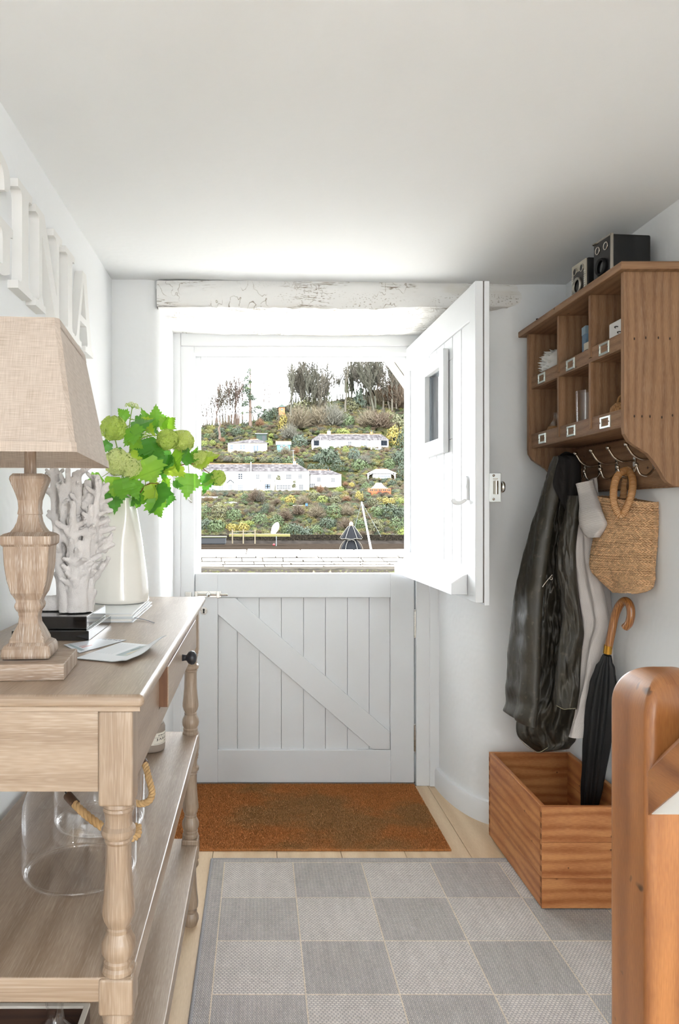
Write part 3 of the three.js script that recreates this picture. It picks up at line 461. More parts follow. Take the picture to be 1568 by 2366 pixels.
{
  const r = RNG(505);
  const leafHalf = [[0, 0.02], [0.14, 0.03], [0.30, 0.0], [0.40, 0.10], [0.37, 0.17], [0.54, 0.22], [0.47, 0.31], [0.62, 0.44], [0.44, 0.43], [0.43, 0.51], [0.31, 0.51], [0.34, 0.61], [0.22, 0.62], [0.23, 0.72], [0.13, 0.74], [0.12, 0.86], [0.05, 0.88], [0, 1.0]];
  function leafGeo(fold, curl, wid, twist) {
    const pos = [], idx = [], n = leafHalf.length; let my = 0;
    for (const s of [-1, 1]) { my = 0; const b = pos.length / 3; for (let i = 0; i < n; i++) { const [x, y] = leafHalf[i]; my = Math.max(my, y * 0.97); for (const xx of [0, 0.5, 1]) { const X = x * xx * wid * s, Y = mix(my, y, xx); pos.push(X, Y, fold * Math.abs(X) + 0.02 * Math.sin(i * 2.1) * xx); } } for (let i = 0; i < n - 1; i++) for (let k = 0; k < 2; k++) { const a = b + i * 3 + k, c = a + 3; s > 0 ? idx.push(a, a + 1, c, a + 1, c + 1, c) : idx.push(a, c, a + 1, a + 1, c, c + 1); } }
    const g = new THREE.BufferGeometry(); g.setAttribute('position', new THREE.Float32BufferAttribute(pos, 3)); g.setIndex(idx);
    deform(g, q => { const th = curl * q.y, R = q.y; const y = R * Math.cos(th * 0.5), z = -R * Math.sin(th * 0.5); const tw = twist * q.y; const x2 = q.x * Math.cos(tw) - q.z * Math.sin(tw), z2 = q.x * Math.sin(tw) + q.z * Math.cos(tw); q.set(x2, y, z + z2); });
    g.computeVertexNormals(); return g;
  }
  const leafVar = [leafGeo(0.25, 0.5, 0.8, 0.1), leafGeo(0.45, 0.9, 0.75, -0.3), leafGeo(0.1, 1.2, 0.9, 0.4), leafGeo(-0.2, 0.7, 0.85, 0.2)];
  const lm = c => new THREE.MeshPhysicalMaterial({ color: c, roughness: 0.5, transmission: 0.42, thickness: 0, side: THREE.DoubleSide });
  const leafM = [lm(0x9bd03a), lm(0x7fbe34), lm(0xbfdc44), lm(0x5ea436)];
  const stemG = std(0x86a548, 0.6), stemB = std(0x8a5a3a, 0.7);
  // one floret: five flat petals
  const petal = () => { const q = []; for (let k = 0; k < 5; k++) { const a = k / 5 * 6.283, c = Math.cos(a), s = Math.sin(a); q.push([0, 0, 0], [c * 0.6 - s * 0.38, s * 0.6 + c * 0.38, 0.18], [c * 1.0, s * 1.0, 0.05], [c * 0.6 + s * 0.38, s * 0.6 - c * 0.38, 0.18]); } return q; };
  const PET = petal();
  function headGeo(R, sq, count, open, seed) {
    const rn = RNG(seed), pos = [], idx = [], up = v3(0, 0, 1), q = new THREE.Quaternion(), p = v3();
    for (let i = 0; i < count; i++) {
      const y = 1 - 2 * (i + 0.5) / count, a = i * 2.39996, rad = Math.sqrt(1 - y * y), d = v3(rad * Math.cos(a), y, rad * Math.sin(a)); if (open && y < -0.2) continue;
      const s = R * rr(0.19, 0.26, rn), c = v3(d.x * R, d.y * R * sq, d.z * R).multiplyScalar(rr(0.88, 1.04, rn)); q.setFromUnitVectors(up, d.clone().add(v3(rr(-1, 1, rn), rr(-1, 1, rn), rr(-1, 1, rn)).multiplyScalar(0.35)).normalize());
      const tw = rr(0, 6.28, rn), b = pos.length / 3;
      for (const [x, yy, z] of PET) { p.set((x * Math.cos(tw) - yy * Math.sin(tw)) * s, (x * Math.sin(tw) + yy * Math.cos(tw)) * s, z * s).applyQuaternion(q).add(c); pos.push(p.x, p.y, p.z); }
      for (let k = 0; k < 5; k++) idx.push(b + k * 4, b + k * 4 + 3, b + k * 4 + 2, b + k * 4, b + k * 4 + 2, b + k * 4 + 1);
    }
    const g = new THREE.BufferGeometry(); g.setAttribute('position', new THREE.Float32BufferAttribute(pos, 3)); g.setIndex(idx); const u = g.toNonIndexed(); u.computeVertexNormals(); return u;
  }
  const headM = [lm(0xd4e27c), lm(0xc4da66), lm(0xdde79a)]; headM.forEach(m => { m.transmission = 0.3; });
  const rim = (k) => JUG.clone().add(v3(rr(-0.022, 0.022, r), 0.235, rr(-0.02, 0.02, r)));
  // each stem: list of pixel points with distance, heads, leaves [px,py,Z, length, direction px, variant, tone]
  const stems = [
    { label: 'viburnum stem with a large pale green snowball leaning behind the lamp shade', pts: [[292, 1145, 1.86], [284, 1100, 1.84], [272, 1040, 1.83], [262, 1000, 1.83]], heads: [[262, 990, 1.83, 0.0315, 1]], leaves: [[300, 985, 1.82, 0.048, 40, -4], [252, 1020, 1.84, 0.03, -20, 25], [302, 985, 1.81, 0.04, 16, 32], [300, 1010, 1.84, 0.035, 20, 12], [268, 1035, 1.80, 0.035, 4, 34], [320, 976, 1.86, 0.042, 36, 18]] },
    { label: 'viburnum stem with twin creamy snowballs hanging low over the jug', pts: [[300, 1145, 1.84], [300, 1120, 1.82], [292, 1095, 1.79], [280, 1080, 1.78]], heads: [[272, 1068, 1.77, 0.032, 2], [303, 1082, 1.775, 0.025, 2]], leaves: [[262, 1100, 1.78, 0.045, 0, 42], [280, 1105, 1.77, 0.045, 10, 44], [236, 1102, 1.79, 0.035, -24, 18], [249, 1120, 1.79, 0.05, 8, 52], [290, 1100, 1.79, 0.038, -4, 38], [330, 1060, 1.78, 0.062, 18, 40], [262, 1122, 1.785, 0.05, 6, 44], [300, 1108, 1.8, 0.04, 12, 34]] },
    { label: 'viburnum stem carrying the small open flower cluster highest in the jug', pts: [[306, 1145, 1.89], [306, 1080, 1.92], [298, 1000, 1.93], [302, 960, 1.92], [305, 944, 1.92]], heads: [[296, 938, 1.92, 0.0085, 1], [312, 939, 1.92, 0.0085, 0], [304, 934, 1.93, 0.007, 2], [318, 944, 1.92, 0.006, 0]], leaves: [[296, 968, 1.92, 0.028, -20, -12], [310, 972, 1.92, 0.04, 24, 6], [330, 975, 1.92, 0.04, 26, 14], [312, 1025, 1.9, 0.055, 22, 26], [300, 1000, 1.93, 0.04, 14, 22]] },
    { label: 'viburnum stem with paired snowballs against the white door frame', pts: [[312, 1145, 1.87], [296, 1055, 1.87], [316, 1022, 1.87], [340, 1008, 1.87], [362, 1006, 1.87], [378, 1010, 1.87]], heads: [[387, 1016, 1.86, 0.027, 1], [421, 1020, 1.90, 0.029, 0]], leaves: [[362, 985, 1.88, 0.04, -8, -34], [366, 985, 1.88, 0.03, 22, -14], [356, 990, 1.88, 0.045, -16, -20], [350, 1020, 1.86, 0.05, -14, 34], [370, 1040, 1.85, 0.058, -2, 46], [396, 1048, 1.87, 0.045, 18, 26], [340, 1010, 1.85, 0.06, 20, 40], [376, 990, 1.88, 0.034, 12, -16], [392, 1050, 1.86, 0.036, -4, 34]] },
    { label: 'arching viburnum stem reaching across the doorway with drooping snowballs', pts: [[322, 1150, 1.87], [345, 1118, 1.87], [366, 1097, 1.87], [400, 1082, 1.88], [430, 1072, 1.89], [456, 1074, 1.90], [478, 1090, 1.91], [490, 1098, 1.91]], heads: [[462, 1062, 1.91, 0.024, 0], [503, 1104, 1.92, 0.021, 1]], leaves: [[432, 1064, 1.89, 0.034, 18, -18], [452, 1050, 1.90, 0.052, 44, 16], [410, 1072, 1.87, 0.045, -14, 26], [436, 1092, 1.89, 0.05, -6, 48], [478, 1092, 1.91, 0.042, -2, 40], [420, 1068, 1.88, 0.036, 14, -16], [484, 1092, 1.92, 0.04, 8, 34]] },
    { label: 'short leafy viburnum sprig drooping over the rim of the jug', pts: [[318, 1148, 1.86], [336, 1122, 1.85], [352, 1116, 1.84], [366, 1118, 1.84]], heads: [[334, 1013, 1.92, 0.018, 1]], leaves: [[348, 1116, 1.84, 0.05, 20, 40], [362, 1118, 1.84, 0.062, 14, 58], [336, 1120, 1.86, 0.05, -6, 30], [372, 1112, 1.85, 0.035, 30, 26], [388, 1140, 1.85, 0.03, 2, 26], [356, 1150, 1.83, 0.042, 6, 36], [398, 1118, 1.86, 0.022, 18, 8], [318, 1138, 1.84, 0.035, -10, 22]] },
  ];
  const cv = (q) => P(...q);
  stems.forEach((s, i) => {
    const g = thing('viburnum_stem', s.label, 'flower', 'viburnum stems in the cream jug');
    const pts = s.pts.map(cv), base = JUG.clone().add(v3((i - 2.5) * 0.008, 0.03, rr(-0.02, 0.02, r)));
    const low = P(mix(s.pts[0][0], 303, 0.55), 1163, 1.872);
    const all = [base, base.clone().lerp(low, 0.6), low, ...pts];
    const curve = new THREE.CatmullRomCurve3(all, false, 'centripetal');
    part(g, 'stem', tube(curve.getPoints(26), t => mix(0.0034, 0.0012, t), 40, 7), i === 4 || i === 5 || i === 1 ? stemB : stemG);
    s.heads.forEach(([px, py, z, R, k], n) => {
      const c = P(px, py, z);
      const near = pts.reduce((a, b) => a.distanceTo(c) < b.distanceTo(c) ? a : b);
      const hm = part(g, 'flower_head', T(headGeo(R, 0.95, R > 0.02 ? 190 : 46, R < 0.012, 900 + i * 10 + n), c.x, c.y, c.z), headM[k]);
      hm.userData.kind = 'stuff';
      part(g, 'flower_stalk', tube([near, near.clone().lerp(c, 0.5).add(v3(0, 0.004, 0)), c], 0.0011, 8, 5), stemG);
    });
    s.leaves.forEach(([px, py, z, L, dx, dy], n) => {
      const a = P(px, py, z), near = curve.getPoints(60).slice(20).reduce((u, w) => u.distanceTo(a) < w.distanceTo(a) ? u : w);
      const m = new THREE.Mesh(leafVar[(n + i) % 4], leafM[Math.floor(r() * 4)]); m.name = 'leaf';
      const Y = v3(dx, -dy, rr(-14, 14, r)).normalize(), X = v3(0, 0, 1).cross(Y).normalize().applyAxisAngle(Y, rr(-0.9, 0.9, r)), Zz = X.clone().cross(Y);
      m.matrix.makeBasis(X, Y, Zz).scale(v3(L * 1.5, L * 1.42, L * 1.42)).setPosition(a); m.matrix.decompose(m.position, m.quaternion, m.scale); g.add(m);
      if (near.distanceTo(a) > 0.004) part(g, 'leaf_stalk', tube([near, near.clone().lerp(a, 0.5).add(v3(0, 0.003, 0)), a], 0.0008, 6, 5), stemG);
    });
  });
}
// ---- leaflets
{
  const sheet = (corners, bend, canvasFn, label, w = 512, h = 512) => {
    const c = document.createElement('canvas'); c.width = w; c.height = h; const x = c.getContext('2d'); canvasFn(x, w, h);
    const tx = new THREE.CanvasTexture(c); tx.colorSpace = THREE.SRGBColorSpace; tx.magFilter = THREE.LinearFilter;
    const n = 14, pos = [], uv = [], idx = [];
    for (let side = 0; side < 2; side++) for (let i = 0; i <= n; i++) for (let j = 0; j <= n; j++) { const u = i / n, v = j / n, a = corners[0].clone().lerp(corners[1], u), b = corners[3].clone().lerp(corners[2], u), q = a.lerp(b, v); q.y += bend(u, v) + (side ? 0 : 0.0009); pos.push(q.x, q.y, q.z); uv.push(u, v); }
    const N = (n + 1) * (n + 1); for (let i = 0; i < n; i++) for (let j = 0; j < n; j++) { const a = i * (n + 1) + j, b = a + n + 1; idx.push(a, b, a + 1, b, b + 1, a + 1); idx.push(N + a, N + a + 1, N + b, N + b, N + a + 1, N + b + 1); }
    for (let i = 0; i < n; i++) for (const [f, g2] of [[i * (n + 1), (i + 1) * (n + 1)], [i, i + 1], [i * (n + 1) + n, (i + 1) * (n + 1) + n], [n * (n + 1) + i, n * (n + 1) + i + 1]]) idx.push(f, g2, N + f, g2, N + g2, N + f);
    const g = new THREE.BufferGeometry(); g.setAttribute('position', new THREE.Float32BufferAttribute(pos, 3)); g.setAttribute('uv', new THREE.Float32BufferAttribute(uv, 2)); g.setIndex(idx); g.computeVertexNormals();
    const m = new THREE.Mesh(g, std(0xffffff, 0.35, { map: tx })); m.name = numbered('leaflet'); tag(m, label, 'leaflet'); scene.add(m);
  };
  const on = (px, py) => { const Z = (H - TT) * F / (py - CY); return P(px, py, Z).setY(TT + 0.0006); };
  sheet([on(147, 1491), on(184, 1510), on(292, 1480), on(232, 1477)], () => 0, (x, w, h) => { x.fillStyle = '#dfe3ea'; x.fillRect(0, 0, w, h); x.fillStyle = '#444b60'; for (let k = 0; k < 7; k++) x.fillRect(80 + k * 56, 20 + (k % 2) * 5, 40, 26); x.fillStyle = '#aab0ba'; for (let k = 0; k < 9; k++) x.fillRect(40 + k * 48, 90, 7, 330); x.fillStyle = '#c86a6a'; x.fillRect(300, 300, 36, 120); x.fillRect(240, 330, 20, 90); x.fillStyle = '#9eb0b6'; x.fillRect(40, 440, 420, 40); }, 'printed flyer with lines of text under the folded leaflet');
  sheet([on(174, 1524), on(291, 1535), on(384, 1497), on(280, 1487)], (u, v) => 0.0012 + 0.016 * smooth(0.55, 1, u) * smooth(0.3, 1, v) + 0.004 * smooth(0.7, 1, u), (x, w, h) => {
    x.fillStyle = '#e9edf3'; x.fillRect(0, 0, w, h); x.fillStyle = '#bfc6d0'; for (let k = 0; k < 7; k++) x.fillRect(30 + k * 28, 40, 6, 300);
    const g = x.createLinearGradient(300, 0, 430, 0); g.addColorStop(0, '#9fb2ba'); g.addColorStop(0.5, '#c9d3cf'); g.addColorStop(1, '#7f919c'); x.fillStyle = g; x.fillRect(268, 60, 120, 300); x.fillStyle = '#6f858e'; x.beginPath(); x.ellipse(320, 160, 26, 60, 0.4, 0, 7); x.fill(); x.fillStyle = '#d9c9b4'; x.beginPath(); x.ellipse(352, 260, 16, 54, 0.2, 0, 7); x.fill(); x.fillStyle = '#c0c7d0'; x.fillRect(400, 80, 5, 220); x.fillRect(412, 80, 5, 180);
  }, 'white folded leaflet with a small photograph, one corner lifting');
}
// ---- things on the two shelves
{
  const rope = (pts, R, turns) => { const c = new THREE.CatmullRomCurve3(pts, false, 'centripetal'), seg = 150, fr = c.computeFrenetFrames(seg), out = []; for (let s = 0; s < 3; s++) { const q = []; for (let i = 0; i <= seg; i++) { const t = i / seg, a = t * turns * 6.283 + s * 2.094; q.push(c.getPointAt(t).addScaledVector(fr.normals[i], Math.cos(a) * R * 0.5).addScaledVector(fr.binormals[i], Math.sin(a) * R * 0.5)); } out.push(tube(q, R * 0.56, 150, 7)); } return merge(out); };
  const ropeM = (() => { const t = dataTex(256, 256, (u, v) => { const k = N3(u * 60, v * 20, 2) * 0.5 + N3(u * 120, v * 60, 4) * 0.3; return [196 + 50 * k, 160 + 50 * k, 112 + 46 * k]; }); return std(0xffffff, 0.9, { map: t }); })();
  const jar = (x, z, R, hgt, label, ropePts, name = 'glass_jar') => {
    const g = thing(name, label, 'jar', 'rope-handled glass jars on the table shelf', [x, MS + 0.0004, -z]);
    const th = 0.0035, out = [[0.002, 0.0], [R * 0.86, 0.0], [R * 0.97, 0.004], [R, 0.014], [R, hgt * 0.5], [R * 0.985, hgt * 0.62], [R * 0.92, hgt * 0.72], [R * 0.78, hgt * 0.80], [R * 0.64, hgt * 0.85], [R * 0.575, hgt * 0.90], [R * 0.565, hgt]], inn = [[R * 0.565 - th, hgt], [R * 0.575 - th, hgt * 0.90], [R * 0.64 - th, hgt * 0.845], [R * 0.78 - th, hgt * 0.785], [R * 0.92 - th, hgt * 0.705], [R * 0.985 - th, hgt * 0.61], [R - th, hgt * 0.5], [R - th, 0.017], [R * 0.9, 0.009], [0.002, 0.012]];
    part(g, 'glass_body', smoothNormals(lathe(out, 64)), MAT.jarGlass);
    part(g, 'glass_foot', (() => { const q = new THREE.TorusGeometry(R * 0.93, 0.004, 10, 64); q.rotateX(Math.PI / 2); return T(q, 0, 0.0045, 0); })(), MAT.jarGlass);
    part(g, 'metal_collar', lathe([[R * 0.58, hgt * 0.93], [R * 0.605, hgt * 0.93], [R * 0.615, hgt * 0.945], [R * 0.60, hgt * 0.955], [R * 0.61, hgt * 0.97], [R * 0.595, hgt * 1.0], [R * 0.57, hgt * 1.01], [R * 0.57, hgt * 0.93]], 48), MAT.nickel, 'silver collar');
    const pts = ropePts.map(p => P(...p).sub(g.position));
    const h = part(g, 'rope_handle', rope(pts, 0.0066, 7), ropeM, 'twisted rope handle');
    const d = pts[1].clone().sub(pts[0]).normalize(), fer = new THREE.CylinderGeometry(0.0078, 0.0078, 0.026, 14); fer.applyQuaternion(new THREE.Quaternion().setFromUnitVectors(v3(0, 1, 0), d)); const fp = pts[0].clone().addScaledVector(d, 0.008); part(h, 'ferrule', T(fer, fp.x, fp.y, fp.z), std(0x5a4334, 0.5), 'brown leather ferrule');
    part(h, 'wire_link', tube([pts[0], pts[0].clone().add(v3(-0.006, 0.010, 0.002)), pts[0].clone().add(v3(-0.010, 0.026, -0.004))], 0.0014, 10, 6), MAT.blackMatt);
    return g;
  };
  jar(-0.312, 1.312, 0.098, 0.195, 'large clear glass jar with rope handle standing first on the shelf', [[160, 1842, 1.24], [185, 1870, 1.215], [215, 1895, 1.205], [246, 1916, 1.20], [290, 1936, 1.205], [316, 1930, 1.225], [318, 1908, 1.25]]);
  jar(-0.322, 1.522, 0.090, 0.20, 'clear glass jar with rope handle behind the larger glass jar', [[322, 1745, 1.50], [334, 1764, 1.49], [343, 1796, 1.47], [351, 1836, 1.45], [342, 1852, 1.44], [320, 1857, 1.44], [300, 1848, 1.45]]);
  // stoneware jar with paper label
  const cv = document.createElement('canvas'); cv.width = 1024; cv.height = 256; const x = cv.getContext('2d'); x.fillStyle = '#e6dfd2'; x.fillRect(0, 0, 1024, 256); x.fillStyle = '#2a2622'; x.textAlign = 'center'; for (const cxx of [256, 768]) { x.font = 'bold 44px serif'; x.fillText('PROVENCE F', cxx, 70); x.font = 'bold 62px serif'; x.fillText('JARDIPON', cxx, 158); x.font = 'bold 38px serif'; x.fillText('PONT', cxx, 214); x.fillRect(cxx - 190, 92, 380, 4); x.fillRect(cxx - 190, 232, 380, 4); }
  const lt = new THREE.CanvasTexture(cv); lt.colorSpace = THREE.SRGBColorSpace; lt.wrapS = THREE.RepeatWrapping; lt.magFilter = THREE.LinearFilter;
  const s = thing('candle_jar', 'taupe stoneware jar with a printed cream paper label', 'jar', null, [-0.287, MS + 0.0003, -1.985]);
  part(s, 'jar_body', lathe([[0.0, 0], [0.036, 0], [0.0395, 0.004], [0.040, 0.012], [0.040, 0.062], [0.037, 0.07], [0.034, 0.072], [0.033, 0.060], [0, 0.058]], 40), std(0x9a8c80, 0.6));
  part(s, 'paper_label', T(new THREE.CylinderGeometry(0.0403, 0.0403, 0.030, 48, 1, true), 0, 0.036, 0), std(0xffffff, 0.7, { map: lt }));
  part(s, 'lid', T(lathe([[0, 0.012], [0.03, 0.012], [0.035, 0.009], [0.036, 0.0], [0, 0.0]], 36), 0, 0.0715, 0), std(0xeceae6, 0.4));
  // tray with a decanter on the bottom shelf
  const tr = thing('wooden_tray', 'dark lined wooden tray with pale edges on the bottom shelf', 'tray', null, [-0.39, LS + 0.0003, -1.21]);
  const dk = woodMat({ base: [74, 50, 36], dark: [46, 30, 22], freq: 26, s: 91, w: 512, h: 256 }, 0.6, 0.0003), pale = std(0xd9d2c8, 0.5);
  part(tr, 'tray_base', buv(pbox(-0.09, 0.09, 0, 0.006, -0.125, 0.125), 2), dk);
  for (const [a, b, c, d] of [[-0.09, -0.082, -0.125, 0.125], [0.082, 0.09, -0.125, 0.125], [-0.082, 0.082, -0.125, -0.117], [-0.082, 0.082, 0.117, 0.125]]) { const sd = part(tr, 'tray_side', buv(pbox(a, b, 0, 0.055, c, d), 2), dk); part(sd, 'pale_edge', box6(a - 0.0008, b + 0.0008, 0.055, 0.060, c - 0.0008, d + 0.0008, 0.001), pale); };
  const dc = thing('decanter', 'clear glass decanter with a narrow neck in the wooden tray', 'decanter', null, [-0.345, LS + 0.0066, -1.272]);
  part(dc, 'glass_body', smoothNormals(lathe([[0.002, 0], [0.034, 0], [0.04, 0.006], [0.041, 0.03], [0.034, 0.05], [0.016, 0.064], [0.0135, 0.085], [0.017, 0.104], [0.0185, 0.108], [0.0155, 0.108], [0.0115, 0.086], [0.0135, 0.066], [0.031, 0.048], [0.038, 0.03], [0.037, 0.008], [0.002, 0.006]], 40)), MAT.glass);
}
// ================================================================ RIGHT-HAND WALL: SHELF, COATS, BOX
const SX = 0.968;                               // front of the shelf's rails
{
  const s = thing('wall_shelf', 'rustic pine pigeonhole shelf with six compartments and a hook rail', 'shelf');
  const zn = 1.967, zf = 2.680, th = 0.018;
  part(s, 'top_board', buv(box6(0.941, 1.139, 1.800, 1.821, -2.722, -1.947, 0.003), 2, 0.7, 0.35), shelfWood);
  const prof = [[0.958, 1.800], [0.958, 1.39], [0.960, 1.374], [0.9716, 1.354], [0.988, 1.342], [1.0045, 1.332], [1.020, 1.322], [1.0317, 1.308], [1.044, 1.291], [1.0556, 1.273], [1.064, 1.257], [1.0737, 1.246], [1.087, 1.238], [1.102, 1.235], [1.139, 1.235], [1.139, 1.800]].reverse();
  for (const z of [zn + th, zf]) { const g = T(extr(prof, th - 0.003, 0.0015), 0, 0, -z + 0.0015); part(s, 'side_panel', buv(g, 1, 0.7, 0.35), shelfWood); }
  // nail heads on the near side panel
  part(s, 'back_board', buv(pbox(1.128, 1.139, 1.236, 1.80, -zf + 0.001, -zn - th), 1, 0.7, 0.35), shelfWood);
  part(s, 'hook_rail', buv(box6(1.114, 1.1285, 1.24, 1.39, -zf + th * 0 + 0.0, -zn - th, 0.002), 2, 0.7, 0.35), shelfWood);
  for (const y of [1.604, 1.396]) part(s, 'shelf_board', buv(box6(SX + 0.012, 1.128, y, y + 0.014, -zf, -zn - th, 0.001), 2, 0.7, 0.35), shelfWood);
  for (const [y0, y1] of [[1.604, 1.648], [1.394, 1.444]]) part(s, 'front_rail', buv(box6(SX, SX + 0.012, y0, y1, -zf, -zn - th, 0.0015), 2, 0.7, 0.35), shelfWood);
  for (const z of [2.186, 2.417]) for (const [y0, y1] of [[1.618, 1.80], [1.41, 1.604]]) part(s, 'divider', buv(box6(SX - 0.004, 1.128, y0, y1, -z - 0.007, -z + 0.007, 0.001), 1, 0.7, 0.35), shelfWood);
  // label holders
  const lh = [];
  for (const [y, zs] of [[1.626, [2.562, 2.325, 2.098]], [1.419, [2.555, 2.320, 2.092]]]) for (const z of zs) {
    const g = extr([[-0.030, -0.0165], [0.030, -0.0165], [0.030, 0.0165], [-0.030, 0.0165]], 0.0035, 0.0012, [[[-0.0225, -0.010], [-0.0225, 0.0105], [0.0225, 0.0105], [0.0225, -0.010]]]); g.rotateY(-Math.PI / 2); T(g, SX + 0.0005, y, -z);
    const h = part(s, 'label_holder', g, std(0xd6dcd6, 0.28, { metalness: 0.85 }), 'silver label holder');
    for (const k of [-1, 1]) part(h, 'screw', T(new THREE.SphereGeometry(0.0028, 8, 6), SX - 0.003, y, -z + k * 0.0262), MAT.nickel);
  }
  // dents where shelves are nailed through the side
  for (const [y, xs] of [[1.625, [0.985, 1.015, 1.048, 1.078]], [1.42, [0.985, 1.005, 1.026, 1.057, 1.085]]]) for (const x of xs) part(s, 'nail', (() => { const g = new THREE.SphereGeometry(0.0022, 8, 6); g.scale(0.9, 1.7, 0.5); return T(g, x, y + rr(-0.003, 0.003), -zn + 0.0002); })(), std(0x3d2a1c, 0.7));
  // five double hooks
  for (const z of [2.56, 2.445, 2.33, 2.218, 2.108]) {
    const g = new THREE.Group(); g.name = 'coat_hook'; g.position.set(1.114, 1.312, -z); g.userData = { label: 'chrome double coat hook' }; s.add(g);
    const plate = []; for (let i = 0; i < 28; i++) { const a = i / 28 * 6.283; plate.push([0.0085 * Math.cos(a), 0.026 * Math.sin(a)]); }
    const pg = extr(plate, 0.003, 0.001); pg.rotateY(-Math.PI / 2); part(g, 'hook_plate', pg, MAT.nickel);
    part(g, 'upper_arm', merge([tube([v3(0, 0.010, 0), v3(-0.016, 0.007, 0), v3(-0.040, 0.006, 0), v3(-0.062, 0.018, 0), v3(-0.080, 0.044, 0)], 0.0036, 26, 9), T(new THREE.SphereGeometry(0.0068, 14, 10), -0.081, 0.047, 0)]), MAT.nickel);
    part(g, 'lower_arm', merge([tube([v3(0, -0.012, 0), v3(-0.008, -0.028, 0), v3(-0.024, -0.041, 0), v3(-0.042, -0.036, 0), v3(-0.052, -0.014, 0)], 0.0036, 26, 9), T(new THREE.SphereGeometry(0.0064, 14, 10), -0.0525, -0.010, 0)]), MAT.nickel);
  }
}
// ---- on top of the shelf
{
  const tex = dataTex(128, 128, (u, v) => { const k = 128 + 80 * N3(u * 70, v * 70, 3); return [k, k, k]; }, { srgb: false });
  const leather = std(0x0c0c0d, 0.6, { bumpMap: tex, bumpScale: 0.0006 });
  const cam = (x, z, w, h, d, turn, label, face) => {
    const g = thing('box_camera', label, 'camera', null, [x, 1.8213, -z]); g.rotation.y = turn;
    // the front looks along -x
    part(g, 'body', box6(0, d, 0, h, -w / 2, w / 2, 0.006), leather);
    part(g, 'front_plate', box6(-0.004, 0.001, 0.002, h - 0.002, -w / 2 + 0.002, w / 2 - 0.002, 0.003), face ? std(0xbdb6a6, 0.5) : std(0x1a1a1c, 0.4));
    if (face) part(g, 'face_panel', box6(-0.0055, -0.003, 0.008, h - 0.03, -w / 2 + 0.016, w / 2 - 0.016, 0.002), std(0x35332f, 0.5));
    else part(g, 'metal_trim', merge([pbox(-0.005, 0.001, 0, h, w / 2 - 0.004, w / 2 + 0.0012), pbox(-0.005, 0.001, h - 0.004, h + 0.001, -w / 2, w / 2)]), MAT.nickel);
    const ring = (R, r2, y, zz, dep, mat, nm, hole) => { const gg = lathe([[R * 0.72, 0], [R, 0], [R, dep], [R * 0.82, dep * 1.3], [R * 0.72, dep * 0.6]], 30); gg.rotateZ(Math.PI / 2); const m = part(g, nm, T(gg, -0.004, y, zz), mat); const ds = new THREE.CylinderGeometry(R * 0.74, R * 0.74, 0.002, 26); ds.rotateZ(Math.PI / 2); part(m, 'lens_glass', T(ds, -0.0055, y, zz), std(0x0a0b10, 0.05)); return m; };
    ring(w * 0.27, 0, h * 0.40, 0, 0.008, face ? std(0xa9a49a, 0.3, { metalness: 0.8 }) : MAT.blackMatt, 'lens_ring');
    ring(w * 0.125, 0, h * 0.80, w * 0.22, 0.003, MAT.nickel, 'viewfinder'); ring(w * 0.125, 0, h * 0.80, -w * 0.22, 0.003, MAT.nickel, 'viewfinder');
    if (face) { part(g, 'name_plate', pbox(-0.0062, -0.005, h * 0.10, h * 0.155, -w * 0.16, w * 0.16), MAT.nickel); for (const k of [-1, 1]) for (let i = 0; i < 12; i++) part(g, 'ridge', pbox(-0.0058, -0.003, 0.01 + i * (h - 0.045) / 12, 0.01 + i * (h - 0.045) / 12 + 0.0035, k * (w / 2 - 0.009) - 0.0045, k * (w / 2 - 0.009) + 0.0045), std(0xd8d4ca, 0.5)); }
    part(g, 'carry_strap', tube([v3(d * 0.1, h, 0), v3(d * 0.15, h + 0.006, 0), v3(d * 0.5, h + 0.009, 0), v3(d * 0.85, h + 0.006, 0), v3(d * 0.9, h, 0)], 0.003, 16, 6), leather);
    if (!face) { part(g, 'film_winder', T(new THREE.CylinderGeometry(0.0035, 0.0035, 0.014, 10), 0.012, h + 0.004, -w * 0.3), MAT.nickel); part(g, 'shutter_lever', pbox(-0.016, -0.004, h - 0.008, h - 0.005, -w * 0.35, -w * 0.2), MAT.nickel); }
  };
  cam(1.0, 2.335, 0.098, 0.126, 0.10, 0.05, 'small box camera with a silver and grey patterned front', true);
  cam(0.995, 2.165, 0.095, 0.135, 0.115, 0.10, 'larger plain black leather box camera with silver trim', false);
  const tin = thing('cigar_box', 'low cream wooden box with a dark lid beside the cameras', 'box', null, [1.0, 1.8213, -2.475]);
  part(tin, 'box_body', box6(0, 0.06, 0, 0.022, -0.075, 0.075, 0.001), std(0xdccb9f, 0.6)); part(tin, 'lid', box6(-0.003, 0.062, 0.0222, 0.0255, -0.082, 0.082, 0.001), std(0x3a3026, 0.5));
  for (const z of [-0.045, 0.045]) part(tin, 'clasp', pbox(-0.003, 0.0, 0.008, 0.018, z - 0.005, z + 0.005), MAT.blackMatt); part(tin, 'lid_knob', T(lathe([[0, 0], [0.003, 0], [0.002, 0.006], [0.006, 0.010], [0, 0.012]], 14), 0.012, 0.0256, -0.01), MAT.blackMatt);
  const fr = new THREE.Mesh(box6(1.075, 1.082, 1.8213, 1.885, -2.52, -2.39, 0.001), std(0xe9e8e4, 0.6)); fr.name = 'white_card'; tag(fr, 'plain white card propped behind the cream box', 'card'); fr.rotation.z = 0; scene.add(fr);
  const pin = new THREE.Mesh(lathe([[0, 0], [0.006, 0], [0.003, 0.003], [0.0018, 0.008], [0.0018, 0.016], [0.005, 0.018], [0.005, 0.021], [0, 0.022]], 14), MAT.blackMatt); pin.name = 'iron_peg'; pin.position.set(0.972, 1.8213, -2.615); tag(pin, 'tiny black peg standing at the end of the shelf', 'peg'); scene.add(pin);
}
